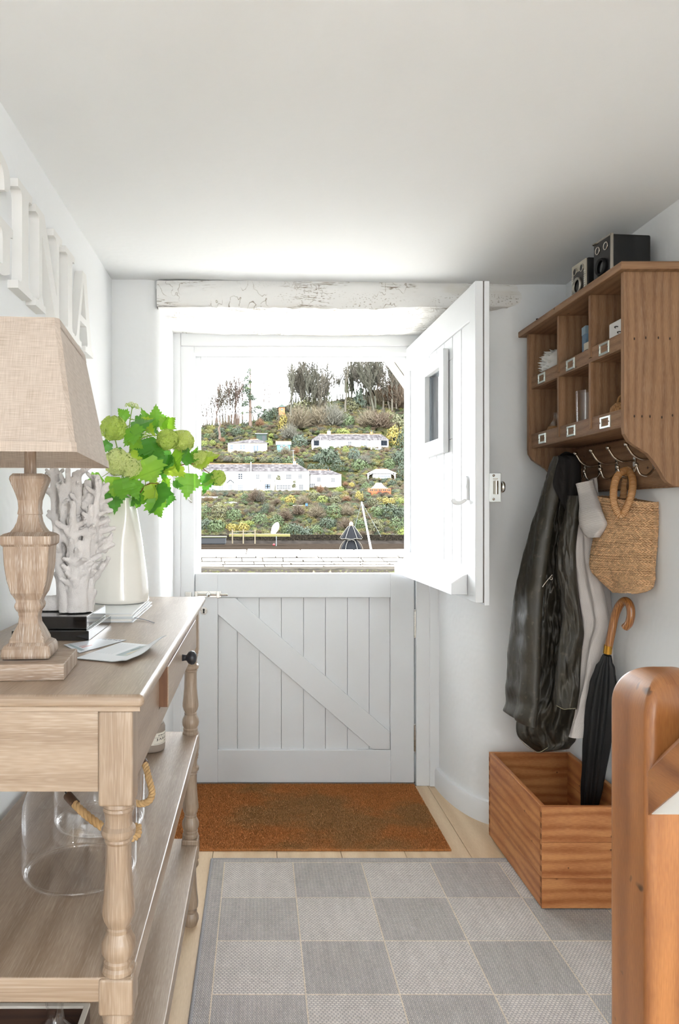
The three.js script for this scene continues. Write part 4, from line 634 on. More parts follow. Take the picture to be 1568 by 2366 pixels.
// ---- in the pigeonholes
{
  // spiky shell
  const sh = thing('murex_shell', 'white spiky shell in the upper compartment next to the back wall', 'shell', null, [1.022, 1.6183, -2.572]); sh.scale.setScalar(1.35);
  const gs = new THREE.SphereGeometry(0.034, 40, 30); deform(gs, q => { const d = q.clone().normalize(), a = Math.atan2(d.z, d.x); q.y *= 1.15; q.x += 0.004 * Math.sin(d.y * 9); q.multiplyScalar(1 + 0.06 * Math.sin(a * 7 + d.y * 6)); q.y += 0.039; }); gs.computeVertexNormals();
  const shellM = std(0xe6e4df, 0.5); part(sh, 'shell_body', gs, shellM);
  for (let i = 0; i < 22; i++) { const k = i % 11, row = Math.floor(i / 11), y = 0.026 + k * 0.0046, a = Math.PI * (0.82 + row * 0.3) + 0.25 * Math.sin(k * 2), R = 0.034 * Math.sqrt(Math.max(0.1, 1 - ((y - 0.039) / 0.039) ** 2)), g = new THREE.ConeGeometry(0.0042, 0.019, 7); const d = v3(Math.cos(a), 0.25, -Math.sin(a)).normalize(); g.applyQuaternion(new THREE.Quaternion().setFromUnitVectors(v3(0, 1, 0), d)); part(sh, 'spine', T(g, d.x * (R + 0.005), y + 0.002, d.z * (R + 0.005)), shellM); }
  // books
  const blue = thing('slim_box', 'slim blue box standing in the upper middle compartment', 'box', null, [0.998, 1.6183, -2.303]); part(blue, 'box_body', box6(0, 0.09, 0, 0.118, -0.018, 0.018, 0.001), std(0x6f8ea8, 0.5)); part(blue, 'box_lid', box6(-0.001, 0.091, 0.094, 0.119, -0.0188, 0.0188, 0.001), std(0x8da4b4, 0.5)); blue.rotation.y = -0.12;
  const card = thing('cream_box', 'small cream printed box beside the slim blue box', 'box', null, [0.988, 1.6183, -2.262]); part(card, 'box_body', box6(0, 0.05, 0, 0.062, -0.018, 0.018, 0.001), std(0xd9cfba, 0.7)); part(card, 'printed_mark', pbox(-0.0006, 0.0004, 0.036, 0.040, -0.012, 0.01), std(0x3a3530, 0.7));
  const wb = thing('wooden_crate', 'small white crate with dark handles in the upper end compartment', 'box', null, [0.992, 1.6183, -2.074]); part(wb, 'box_body', box6(0, 0.09, 0, 0.082, -0.052, 0.052, 0.004), std(0xdedcd8, 0.6));
  for (const [y, z] of [[0.062, -0.004], [0.044, 0.012], [0.030, 0.02]]) part(wb, 'hasp', tube([v3(0.0, y, z - 0.008), v3(-0.004, y + 0.002, z - 0.004), v3(-0.004, y + 0.002, z + 0.004), v3(0.0, y, z + 0.008)], 0.0012, 10, 6), MAT.blackMatt);
  // wicker-wrapped bottle, tumbler, wicker ball
  const wick = (() => { const t = dataTex(256, 256, (u, v) => { const k = Math.sin(u * 120) * Math.sin(v * 90 + (Math.floor(u * 19) % 2) * 3.14) * 0.5 + 0.4 * N3(u * 40, v * 40, 5); return [150 + 50 * k, 108 + 44 * k, 66 + 34 * k]; }); return std(0xffffff, 0.8, { map: t, bumpMap: asBump(t), bumpScale: 0.002 }); })();
  const bt = thing('demijohn', 'small glass bottle wrapped in wicker in the lower compartment', 'bottle', null, [1.01, 1.4103, -2.545]);
  part(bt, 'wicker_cover', lathe([[0, 0], [0.03, 0], [0.034, 0.02], [0.032, 0.035], [0.026, 0.048], [0, 0.05]], 30), wick); part(bt, 'glass_neck', lathe([[0.026, 0.046], [0.018, 0.062], [0.010, 0.072], [0.009, 0.088], [0.012, 0.09], [0.012, 0.095], [0.007, 0.095], [0.006, 0.07], [0.02, 0.05]], 28), MAT.glass);
  const gl = thing('glass_tumbler', 'tall clear glass tumbler in the lower middle compartment', 'glass', null, [1.004, 1.4103, -2.305]); part(gl, 'glass_body', smoothNormals(lathe([[0.002, 0], [0.024, 0], [0.027, 0.003], [0.029, 0.13], [0.0268, 0.13], [0.0248, 0.012], [0.002, 0.010]], 36)), MAT.jarGlass);
  const wbk = thing('wicker_basket', 'small wicker basket in the lower end compartment', 'basket', null, [1.012, 1.4103, -2.075]); part(wbk, 'basket', lathe([[0, 0], [0.034, 0], [0.04, 0.02], [0.036, 0.048], [0.024, 0.06], [0.02, 0.058], [0.03, 0.046], [0.034, 0.02], [0.03, 0.005], [0, 0.005]], 32), wick);
  part(wbk, 'basket_handle', tube([v3(-0.02, 0.055, 0), v3(-0.012, 0.078, 0), v3(0.012, 0.078, 0), v3(0.02, 0.055, 0)], 0.0035, 14, 7), wick);
}
// ---- draped cloth: outline given by two image polylines at known distances, closed and thick
function drape({ L, R, zl, zr, folds, thick = 0.03, nu = 40, nv = 70, bulge = 0.03, tex = 0.4 }) {
  const arc = poly => { const d = [0]; for (let i = 1; i < poly.length; i++) d.push(d[i - 1] + Math.hypot(poly[i][0] - poly[i - 1][0], poly[i][1] - poly[i - 1][1])); return t => { const s = t * d[d.length - 1]; let i = 1; while (i < poly.length - 1 && d[i] < s) i++; const f = (s - d[i - 1]) / (d[i] - d[i - 1] || 1), a = poly[Math.max(0, i - 2)], b = poly[i - 1], c = poly[i], e = poly[Math.min(poly.length - 1, i + 1)]; const h = k => { const m0 = (c[k] - a[k]) * 0.35, m1 = (e[k] - b[k]) * 0.35, f2 = f * f, f3 = f2 * f; return (2 * f3 - 3 * f2 + 1) * b[k] + (f3 - 2 * f2 + f) * m0 + (-2 * f3 + 3 * f2) * c[k] + (f3 - f2) * m1; }; return [h(0), h(1)]; }; };
  const fl = arc(L), fr = arc(R), rings = [], Zf = f => typeof f === 'function' ? f : () => f, ZL = Zf(zl), ZR = Zf(zr);
  for (let i = 0; i <= nv; i++) {
    const v = i / nv, a = fl(v), b = fr(v), A = P(a[0], a[1], ZL(v)), B = P(b[0], b[1], ZR(v)), ring = [], ax = B.clone().sub(A), n = v3(-ax.z, 0, ax.x).normalize(); if (n.z < 0) n.negate();
    if (n.x > 0.9) n.set(-n.x, 0, n.z);
    const f = [], bk = [];
    for (let j = 0; j <= nu; j++) { const u = j / nu, env = Math.pow(Math.sin(Math.PI * clamp(u, 0.001, 0.999)), 0.45), q = A.clone().lerp(B, u); f.push(q.clone().addScaledVector(n, bulge * env + folds(u, v) * env)); bk.push(q.clone().addScaledVector(n, -thick * env)); }
    rings.push([...f, ...bk.reverse().slice(1, -1)]);
  }
  return loft(rings.reverse(), { us: tex, vs: tex });
}
const z6 = (a) => a.map(([x, y]) => [1140 + x / 3.197, 1020 + y / 3.197]);
{ // dark waxed jacket
  const waxT = dataTex(1024, 1024, (u, v) => { const k = fbm(u * 7, v * 5, 2, 5), c = smooth(0.12, 0.42, fbm(u * 26, v * 18, 9, 4)), w = N3(u * 230, v * 230, 4); return M3(M3([40, 36, 28], [62, 56, 43], clamp(0.5 + k)), [106, 100, 84], c * 0.5 + 0.06 * w); }, { wrap: THREE.MirroredRepeatWrapping });
  const wax = std(0xffffff, 0.48, { map: waxT, bumpMap: asBump(waxT), bumpScale: 0.003, clearcoat: 0.3, clearcoatRoughness: 0.5 });
  const cord = std(0x161210, 0.85), lin = std(0x1c1a15, 0.9), stitch = std(0xa9a284, 0.8);
  const g = thing('waxed_jacket', 'dark olive waxed jacket hanging from the hook nearest the door', 'jacket');
  const ff = (a, b, c) => (u, v) => a * Math.sin(u * 9 + v * 3) * 0.5 + b * Math.sin(u * 17 - v * 5 + 1) * 0.5 + c * fbm(u * 5, v * 9, 3, 4);
  part(g, 'body', drape({ L: z6([[470, 108], [430, 330], [380, 620], [350, 900], [330, 1300], [300, 1700], [220, 1960], [168, 2070], [182, 2180], [330, 2298]]), R: z6([[628, 128], [642, 400], [630, 760], [640, 1050], [668, 1400], [650, 1620], [645, 1900], [620, 2120], [596, 2215], [520, 2270]]), zl: v => mix(2.56, 2.60, v), zr: v => mix(2.50, 2.46, v), folds: ff(0.016, 0.014, 0.05), bulge: 0.012, thick: 0.05, nu: 60, nv: 110 }), wax);
  part(g, 'sleeve', drape({ L: z6([[500, 112], [440, 260], [385, 420], [335, 560], [285, 720], [240, 870], [205, 1010], [178, 1150], [160, 1260], [150, 1360], [133, 1540], [118, 1720], [108, 1960]]), R: z6([[512, 112], [490, 280], [462, 440], [435, 560], [412, 720], [395, 880], [375, 1010], [358, 1160], [350, 1300], [345, 1450], [340, 1650], [330, 1900], [306, 2116]]), zl: v => mix(2.56, 2.62, v), zr: v => mix(2.50, 2.44, v), folds: (u, v) => 0.007 * Math.sin(u * 8 + 1) * smooth(0.1, 0.4, v) + 0.012 * fbm(u * 4, v * 12, 8, 4) + 0.006 * smooth(0.8, 1, v) * Math.sin(v * 70 + u * 4), bulge: 0.035, thick: 0.02, nu: 40, nv: 110 }), wax);
  part(g, 'sleeve', drape({ L: z6([[575, 400], [520, 620], [480, 780], [470, 960], [500, 1120], [512, 1290], [490, 1440], [470, 1600], [462, 1800], [462, 1950]]), R: z6([[636, 400], [612, 620], [602, 800], [612, 1000], [634, 1220], [668, 1410], [650, 1550], [640, 1690], [632, 1850], [612, 1976]]), zl: v => mix(2.47, 2.40, v), zr: 2.40, folds: (u, v) => 0.008 * Math.sin(v * 24 + u * 6) * smooth(0.3, 0.6, v) + 0.016 * fbm(u * 4, v * 9, 18, 4), bulge: 0.022, thick: 0.02, nu: 34, nv: 90 }), wax);
  part(g, 'collar', drape({ L: z6([[490, 104], [462, 190], [438, 290], [440, 330]]), R: z6([[518, 104], [632, 128], [640, 420], [622, 690]]), zl: 2.50, zr: 2.46, folds: (u, v) => 0.014 * Math.sin(u * 7 + 2.4) + 0.008 * fbm(u * 4, v * 4, 38, 3), bulge: 0.016, thick: 0.03, nu: 30, nv: 30 }), cord, 'dark corduroy collar');
  part(g, 'collar_loop', tube([P(1296, 1054, 2.49), P(1306, 1048, 2.51), P(1318, 1050, 2.53), P(1330, 1058, 2.54)], 0.006, 14, 8), cord);
  // zip pull and stitching lines
  part(g, 'zip_pull', merge([tube(z6([[360, 1075], [385, 1040], [410, 1010], [432, 985]]).map(([x, y]) => P(x, y, 2.41)), 0.0016, 14, 6), T(new THREE.TorusGeometry(0.0042, 0.0012, 8, 16), ...P(...z6([[424, 1012]])[0], 2.402).toArray())]), MAT.nickel, 'silver zip pull');
  for (const [pl, z] of [[[[465, 1952], [520, 1978], [560, 1974], [606, 1972]], 2.352], [[[190, 2195], [250, 2255], [330, 2296], [400, 2262]], 2.505]]) part(g, 'stitching', tube(z6(pl).map(([x, y]) => P(x, y, z)), 0.0009, 24, 5), stitch);
}
{ // grey knitted jumper
  const kt = dataTex(512, 512, (u, v) => { const k = 0.5 * Math.sin(u * 512 * 0.62 + Math.sin(v * 512 * 0.5) * 1.2) + 0.5 * N3(u * 130, v * 130, 3) + 0.5 * fbm(u * 5, v * 5, 5, 3); return [205 + 16 * k, 198 + 16 * k, 194 + 16 * k]; });
  const rib = dataTex(256, 256, (u, v) => { const k = Math.sin(u * 6.2832 * 32); return [206 + 22 * k, 199 + 22 * k, 195 + 22 * k]; });
  const knit = std(0xffffff, 0.95, { map: kt, bumpMap: asBump(kt), bumpScale: 0.0012, sheen: 0.3 }), ribM = std(0xffffff, 0.95, { map: rib, bumpMap: asBump(rib), bumpScale: 0.0025 });
  const g = thing('roll_neck_jumper', 'pale grey knitted roll neck jumper hanging between jacket and straw bag', 'jumper');
  part(g, 'body', drape({ L: z6([[640, 600], [604, 740], [612, 900], [630, 1080], [652, 1280], [672, 1440], [655, 1640], [640, 1820], [612, 2050], [580, 2165]]), R: z6([[720, 640], [748, 720], [760, 900], [800, 1080], [838, 1260], [852, 1370], [800, 1520], [762, 1720], [718, 1960], [655, 2188]]), zl: v => mix(2.44, 2.42, v), zr: v => mix(2.36, 2.38, v), folds: (u, v) => 0.010 * Math.sin(u * 9 + v * 2) + 0.012 * fbm(u * 3, v * 5, 7, 3), bulge: 0.022, thick: 0.03, tex: 0.25, nu: 40, nv: 90 }), knit);
  part(g, 'back_panel', drape({ L: z6([[690, 760], [740, 1000], [800, 1300], [820, 1560], [830, 1700]]), R: z6([[780, 760], [845, 1010], [872, 1210], [900, 1500], [910, 1690]]), zl: 2.42, zr: 2.42, folds: (u, v) => 0.006 * fbm(u * 3, v * 5, 17, 3), bulge: 0.01, thick: 0.012, tex: 0.25, nu: 20, nv: 40 }), knit);
  part(g, 'cuff', drape({ L: z6([[606, 2070], [590, 2120], [578, 2168]]), R: z6([[700, 2074], [676, 2140], [653, 2192]]), zl: 2.42, zr: 2.38, folds: () => 0.002, bulge: 0.026, thick: 0.03, tex: 0.1, nu: 40, nv: 10 }), ribM, 'ribbed cuff');
  part(g, 'roll_neck', (() => { const gg = drape({ L: z6([[640, 325], [655, 400], [664, 480], [648, 570], [652, 640], [700, 690], [738, 714]]), R: z6([[712, 292], [748, 395], [776, 490], [806, 560], [828, 612], [790, 660], [752, 708]]), zl: v => mix(2.41, 2.34, v), zr: v => mix(2.36, 2.255, smooth(0, 0.6, v)), folds: (u, v) => 0.005 * Math.sin(u * 5), bulge: 0.024, thick: 0.024, tex: 0.1, nu: 40, nv: 60 }); const uv = gg.attributes.uv; for (let i = 0; i < uv.count; i++) { const a = uv.getX(i); uv.setXY(i, uv.getY(i), a); } return gg; })(), ribM, 'folded ribbed roll neck');
  part(g, 'neck_back', drape({ L: z6([[705, 290], [712, 330], [740, 420]]), R: z6([[758, 262], [766, 330], [768, 470]]), zl: 2.42, zr: 2.42, folds: (u, v) => 0.004 * Math.sin(u * 9), bulge: 0.012, thick: 0.012, tex: 0.1, nu: 16, nv: 20 }), ribM);
}
{ // straw bag
  const g = thing('straw_bag', 'woven straw bag with two round wrapped handles hanging from a hook', 'bag');
  const ct = dataTex(256, 256, (u, v) => { const k = N3(u * 20, v * 90, 3) * 0.6 + N3(u * 60, v * 60, 8) * 0.4; return [222 + 30 * k, 182 + 30 * k, 140 + 28 * k]; });
  const straw = std(0xffffff, 0.75, { map: ct, bumpMap: asBump(ct), bumpScale: 0.001 }), inner = std(0xa5794c, 0.9);
  const L = z6([[782, 402], [792, 500], [796, 590], [770, 700], [752, 800], [744, 900], [768, 962], [872, 1034], [955, 1102]]), R = z6([[1188, 452], [1188, 560], [1184, 680], [1176, 800], [1166, 920], [1158, 1020], [1128, 1082], [1080, 1106], [1020, 1117]]);
  const o = { L, R, zl: 2.36, zr: 2.13, folds: (u, v) => 0.012 * Math.sin(u * 6.3 + 0.6) * smooth(0.2, 0.7, v) - 0.016 * Math.exp(-((u - 0.42) ** 2) / 0.01) * smooth(0.45, 0.75, v), bulge: 0.045, thick: 0.045, nu: 44, nv: 50, tex: 0.2 };
  const body = drape(o); part(g, 'bag_body', body, inner);
  // stitches of the weave: rows of small slanted twists over the surface
  const pos = body.attributes.position, nor = body.attributes.normal, cols = (44 + 1) + (44 - 1) + 1, rows = 51;
  const at = (arr, i, j) => v3().fromBufferAttribute(arr, i * cols + j);
  const twist = new THREE.SphereGeometry(1, 7, 5); twist.scale(0.0072, 0.0029, 0.0034);
  const list = []; const rW = RNG(12), NR = 46;
  for (let k = 0; k < NR; k++) {
    const fi = (k + 0.5) / NR * (rows - 1), i0 = Math.min(rows - 2, Math.floor(fi)), f = fi - i0;
    const line = []; for (let j = 0; j < cols; j++) line.push([at(pos, i0, j).lerp(at(pos, i0 + 1, j), f), at(nor, i0, j).lerp(at(nor, i0 + 1, j), f).normalize()]);
    let acc = (k % 2) * 0.0042;
    for (let j = 0; j < cols - 1; j++) { const a = line[j], b = line[j + 1], d = a[0].distanceTo(b[0]); while (acc < d) { const t = acc / d; list.push([a[0].clone().lerp(b[0], t), a[1].clone().lerp(b[1], t), b[0].clone().sub(a[0]).normalize(), k]); acc += 0.0088; } acc -= d; }
  }
  const im = new THREE.InstancedMesh(twist, straw, list.length); im.name = 'straw_weave'; im.userData.kind = 'stuff';
  const mm = new THREE.Matrix4(), col = new THREE.Color();
  list.forEach(([p, n, t, k], i) => { const b = n.clone().cross(t).normalize(), x = t.clone().applyAxisAngle(n, (k % 2 ? 0.5 : -0.5) + rr(-0.15, 0.15, rW)), y = n.clone().cross(x); mm.makeBasis(x, y, n).setPosition(p.clone().addScaledVector(n, 0.0012)); im.setMatrixAt(i, mm); { const k = rr(0.72, 1.1, rW); col.setRGB(k, k * 0.97, k * 0.93); }; im.setColorAt(i, col); });
  g.add(im);
  // wrapped ring handles
  const handle = (pts, z) => {
    const c = new THREE.CatmullRomCurve3(z6(pts).map(([x, y], i) => P(x, y, z[i])), true, 'centripetal');
    const h = part(g, 'handle', tube(c.getPoints(60), 0.0088, 90, 10, true), straw, 'straw-wrapped ring handle');
    const fr = c.computeFrenetFrames(700, true), q = []; for (let i = 0; i <= 700; i++) { const t = i / 700, a = t * 6.283 * 78, p = c.getPointAt(t); q.push(p.addScaledVector(fr.normals[i], Math.cos(a) * 0.0094).addScaledVector(fr.binormals[i], Math.sin(a) * 0.0094)); }
    part(h, 'wrapping', tube(q, 0.0013, 1500, 4), std(0xc08a52, 0.8));
  };
  handle([[986, 212], [912, 260], [884, 380], [896, 480], [938, 548], [990, 470], [1020, 380], [1022, 265]], [2.235, 2.215, 2.19, 2.175, 2.165, 2.165, 2.175, 2.21]);
  handle([[1046, 222], [985, 262], [962, 360], [958, 450], [1000, 520], [1060, 480], [1080, 380], [1072, 275]], [2.265, 2.275, 2.285, 2.29, 2.29, 2.29, 2.285, 2.275]);
}
{ // umbrella standing in the box
  const g = thing('umbrella', 'black furled umbrella with a wooden crook handle standing in the box', 'umbrella');
  const foot = P(1346, 1984, 2.45), top = P(1403, 1506, 2.325), ax = top.clone().sub(foot), L = ax.length(), q = new THREE.Quaternion().setFromUnitVectors(v3(0, 1, 0), ax.clone().normalize());
  const blk = std(0x06070b, 0.6, { sheen: 0.25, sheenColor: new THREE.Color(0x2a3348), sheenRoughness: 0.5 });
  const rings = []; const prof = [[0, 0.006], [0.06, 0.010], [0.2, 0.021], [0.4, 0.031], [0.6, 0.037], [0.75, 0.038], [0.86, 0.034], [0.94, 0.025], [0.975, 0.015], [1, 0.011]];
  for (let i = 0; i <= 60; i++) { const t = i / 60; let k = 1; while (prof[k][0] < t) k++; const r = mix(prof[k - 1][1], prof[k][1], smooth(prof[k - 1][0], prof[k][0], t)), ring = []; for (let j = 0; j < 64; j++) { const a = j / 64 * 6.2832, f = 1 + 0.17 * Math.cos(a * 8 + t * 2.2) + 0.05 * Math.sin(a * 3 + t * 6); ring.push(v3(Math.cos(a) * r * f, t * L * 0.985, -Math.sin(a) * r * f).applyQuaternion(q).add(foot)); } rings.push(ring); }
  part(g, 'canopy', loft(rings), blk, 'black furled fabric');
  const dirv = ax.clone().normalize(), cyl = (r0, r1, h, off, mat, nm) => { const c = new THREE.CylinderGeometry(r1, r0, h, 24); c.applyQuaternion(q); const p = foot.clone().addScaledVector(dirv, off); part(g, nm, T(c, p.x, p.y, p.z), mat); };
  cyl(0.004, 0.004, 0.022, 0.001, MAT.nickel, 'tip'); cyl(0.0125, 0.0125, 0.026, L + 0.008, MAT.brass, 'brass_collar');
  const hp = [[1405, 1497, 2.322], [1412, 1462, 2.318], [1420, 1424, 2.312], [1431, 1398, 2.295], [1444, 1388, 2.272], [1454, 1398, 2.252], [1457, 1420, 2.245], [1452, 1441, 2.25], [1443, 1450, 2.262]].map(p => P(...p));
  part(g, 'crook_handle', buv(tube(hp, t => 0.0122 - 0.0012 * Math.abs(t - 0.5), 60, 16), 1, 0.5, 0.2), handleWood, 'polished wooden crook');
}
{ // pine box on the floor
  const g = thing('pine_box', 'open pine box with knotty orange sides standing under the coats', 'box');
  const x0 = 0.8255, x1 = 1.115, z0 = 2.187, z1 = 2.690, y0 = 0.0125, y1 = 0.309, t = 0.014;
  const hs = [y0, 0.10, 0.205, y1];
  for (let i = 0; i < 3; i++) {
    part(g, 'front_plank', buv(box6(x0, x1, hs[i] + 0.0002, hs[i + 1] - 0.0002, -z0 - t, -z0, 0.0012), 0, 0.62, 0.31), pineWood);
    part(g, 'side_plank', buv(box6(x0, x0 + t, hs[i] + 0.0002, hs[i + 1] - 0.0002, -z1 + t, -z0 - t - 0.0003, 0.0012), 2, 0.62, 0.31), pineWood);
    part(g, 'side_plank', buv(box6(x1 - t, x1, hs[i] + 0.0002, hs[i + 1] - 0.0002, -z1 + t, -z0 - t - 0.0003, 0.0012), 2, 0.62, 0.31), pineWood);
  }
  part(g, 'back_panel', buv(box6(x0, x1, y0, y1, -z1, -z1 + t - 0.0003, 0.0012), 0, 0.62, 0.31), pineWood);
  part(g, 'bottom', buv(box6(x0 + t, x1 - t, y0, y0 + 0.008, -z1 + t, -z0 - t, 0.0005), 2), pineWood);
  // finger joints showing end grain at the front corner
  const end = woodMat({ base: [150, 92, 48], dark: [104, 58, 28], freq: 40, s: 73, w: 256, h: 128 }, 0.6, 0.0002);
  for (let k = 0; k < 9; k++) { const y = y0 + 0.012 + k * 0.0315; part(g, 'finger_joint', pbox(x0 - 0.0003, x0 + 0.002, y, y + 0.015, -z0 - t + 0.001, -z0 - 0.001), end); part(g, 'finger_joint', pbox(x0 - 0.0003, x0 + 0.002, y, y + 0.015, -z1 + 0.001, -z1 + t - 0.001), end); }
}
// ---- rug and doormat
{
  const X0 = -0.1595, X1 = 1.10, ZA = 2.5125, ZB2 = 1.0, tile = 0.2262, Wm = X1 - X0, Hm = ZA - ZB2, TW = 1792, TH = 2048;
  const pitch = 0.0052;
  const hgt = (x, z) => { // x,z metres from the far left corner
    const bx = x, bz = z, b = 0.014;
    const inB = bx < 0.045 || bz < 0.028, ix = Math.floor((bx - 0.045) / tile), iz = Math.floor((bz - 0.028) / tile), coarse = ((ix + iz) & 1) === 0;
    const line = !inB && ((((bx - 0.045) % tile) < 0.0035) || (((bz - 0.028) % tile) < 0.0035));
    if (line) return [0.85 + 0.1 * Math.sin((bx + bz) * 2200), 3];
    if (inB || !coarse) { const p = pitch; const a = Math.floor(bz / p), off = (a & 1) * 0.5, fx = ((bx / p + off) % 1 + 1) % 1, fz = (bz / p) % 1; return [Math.sin(fx * Math.PI) * Math.sin(fz * Math.PI), (a + Math.floor(bx / p + off)) & 1]; }
    const p = 0.0098, q = 0.0068, a = Math.floor(bz / q), off = (a & 1) * 0.5, fx = ((bx / p + off) % 1 + 1) % 1, fz = (bz / q) % 1; return [Math.pow(Math.sin(fx * Math.PI), 0.6) * Math.pow(Math.sin(fz * Math.PI), 0.7), 2];
  };
  const cols = [[212, 205, 197], [196, 190, 185], [220, 212, 204], [218, 204, 184]], gap = [152, 148, 146];
  const col = dataTex(TW, TH, (u, v) => { const x = u * Wm, z = v * Hm, [k, c] = hgt(x, z), n = N3(x * 420, z * 60, 2) * 0.5 + N3(x * 60, z * 420, 6) * 0.5 + 0.6 * fbm(x * 40, z * 9, 4, 3); return M3(gap, cols[c], clamp(0.12 + k * 1.0)).map(q => q * (1 + 0.14 * n)); });
  const bmp = dataTex(TW, TH, (u, v) => { const k = 255 * hgt(u * Wm, v * Hm)[0]; return [k, k, k]; }, { srgb: false });
  const m = std(0xffffff, 0.95, { map: col, bumpMap: bmp, bumpScale: 0.0022 });
  const rug = thing('woven_rug', 'grey flatwoven rug with a checked weave in front of the doormat', 'rug');
  const g = pbox(X0 + 0.004, X1 - 0.004, 0.0008, 0.0085, -ZA + 0.004, -ZB2), n = g.toNonIndexed(), p = n.attributes.position, uv = new Float32Array(p.count * 2);
  for (let i = 0; i < p.count; i++) { uv[i * 2] = (p.getX(i) - X0) / Wm; uv[i * 2 + 1] = (-p.getZ(i) * -1 + ZA) / Hm; } n.setAttribute('uv', new THREE.BufferAttribute(uv, 2));
  part(rug, 'weave', n, m);
  const bd = std(0x9c9a9c, 0.95);
  const bindT = dataTex(256, 64, (u, v) => { const k = Math.sin((u * 64 + v * 3) * 6.283) * 0.5 + 0.5 * N3(u * 90, v * 20, 4); return [158 + 40 * k, 156 + 38 * k, 158 + 36 * k]; }); const bindM = std(0xffffff, 0.95, { map: bindT, bumpMap: asBump(bindT), bumpScale: 0.002 });
  const bind = (a, b) => { const gg = tube([a, a.clone().lerp(b, 0.5), b], 0.0052, 60, 8); deform(gg, q => { q.y = 0.0008 + (q.y - 0.0058 + 0.0052) * 0.95; }); const u2 = gg.attributes.uv; for (let i = 0; i < u2.count; i++) u2.setXY(i, u2.getY(i) / 0.35, u2.getX(i) / 0.03); return gg; };
  part(rug, 'bound_edge', bind(v3(X0 + 0.004, 0.0058, -ZA + 0.003), v3(X1 - 0.004, 0.0058, -ZA + 0.003)), bindM); part(rug, 'bound_edge', bind(v3(X0 + 0.004, 0.0058, -ZA + 0.003), v3(X0 + 0.004, 0.0058, -ZB2)), bindM);
}
{
  const X0 = -0.30, X1 = 0.664, ZA = 3.205, ZC = 2.583;
  const ct = dataTex(1024, 640, (u, v) => { const n = N3(u * 260, v * 170, 2), n2 = N3(u * 90, v * 60, 6), st = smooth(-0.10, 0.26, 1.1 * fbm(u * 3.1 + 4.2, v * 2.2 + 1.4, 12, 4) + 0.26 - 0.8 * Math.hypot((u - 0.48) * 0.85, (v - 0.5) * 0.8)); const c = M3([190, 122, 64], [166, 120, 72], st); return c.map(q => q * (0.96 + 0.26 * n + 0.14 * n2)); });
  const mat = thing('coir_doormat', 'rust brown coir doormat with worn patches inside the door', 'doormat');
  const g = pbox(X0, X1, 0.0006, 0.006, -ZA, -ZC).toNonIndexed(), p = g.attributes.position, uv = new Float32Array(p.count * 2); for (let i = 0; i < p.count; i++) { uv[i * 2] = (p.getX(i) - X0) / (X1 - X0); uv[i * 2 + 1] = (p.getZ(i) + ZA) / (ZA - ZC); } g.setAttribute('uv', new THREE.BufferAttribute(uv, 2));
  part(mat, 'mat_base', g, std(0xffffff, 0.95, { map: ct, bumpMap: asBump(ct), bumpScale: 0.004 }));
  const fib = new THREE.BufferGeometry(); fib.setAttribute('position', new THREE.Float32BufferAttribute([-0.0009, 0, 0, 0.0009, 0, 0, 0.0002, 0.007, 0.001, 0, 0, -0.0009, 0, 0, 0.0009, 0.0004, 0.0065, -0.001], 3)); fib.setIndex([0, 1, 2, 3, 4, 5]); fib.computeVertexNormals();
  const N = 60000, im = new THREE.InstancedMesh(fib, std(0xffffff, 0.9, { side: THREE.DoubleSide }), N), r = RNG(31), mm = new THREE.Matrix4(), q = new THREE.Quaternion(), e = new THREE.Euler(), c = new THREE.Color(); im.name = 'coir_pile'; im.userData.kind = 'stuff';
  for (let i = 0; i < N; i++) { const u = r(), v = r(), x = mix(X0 + 0.002, X1 - 0.002, u), z = mix(-ZA + 0.002, -ZC - 0.002, v); e.set(rr(-0.6, 0.6, r), r() * 6.28, rr(-0.6, 0.6, r)); q.setFromEuler(e); mm.compose(v3(x, 0.0055, z), q, v3(1, rr(0.7, 1.1, r), 1)); im.setMatrixAt(i, mm); const st = smooth(-0.10, 0.26, 1.1 * fbm(u * 3.1 + 4.2, v * 2.2 + 1.4, 12, 4) + 0.26 - 0.8 * Math.hypot((u - 0.48) * 0.85, (v - 0.5) * 0.8)), k = rr(0.6, 1.35, r); c.setRGB(mix(0.47, 0.35, st) * k, mix(0.185, 0.18, st) * k, mix(0.055, 0.066, st) * k); im.setColorAt(i, c); }
  mat.add(im);
}
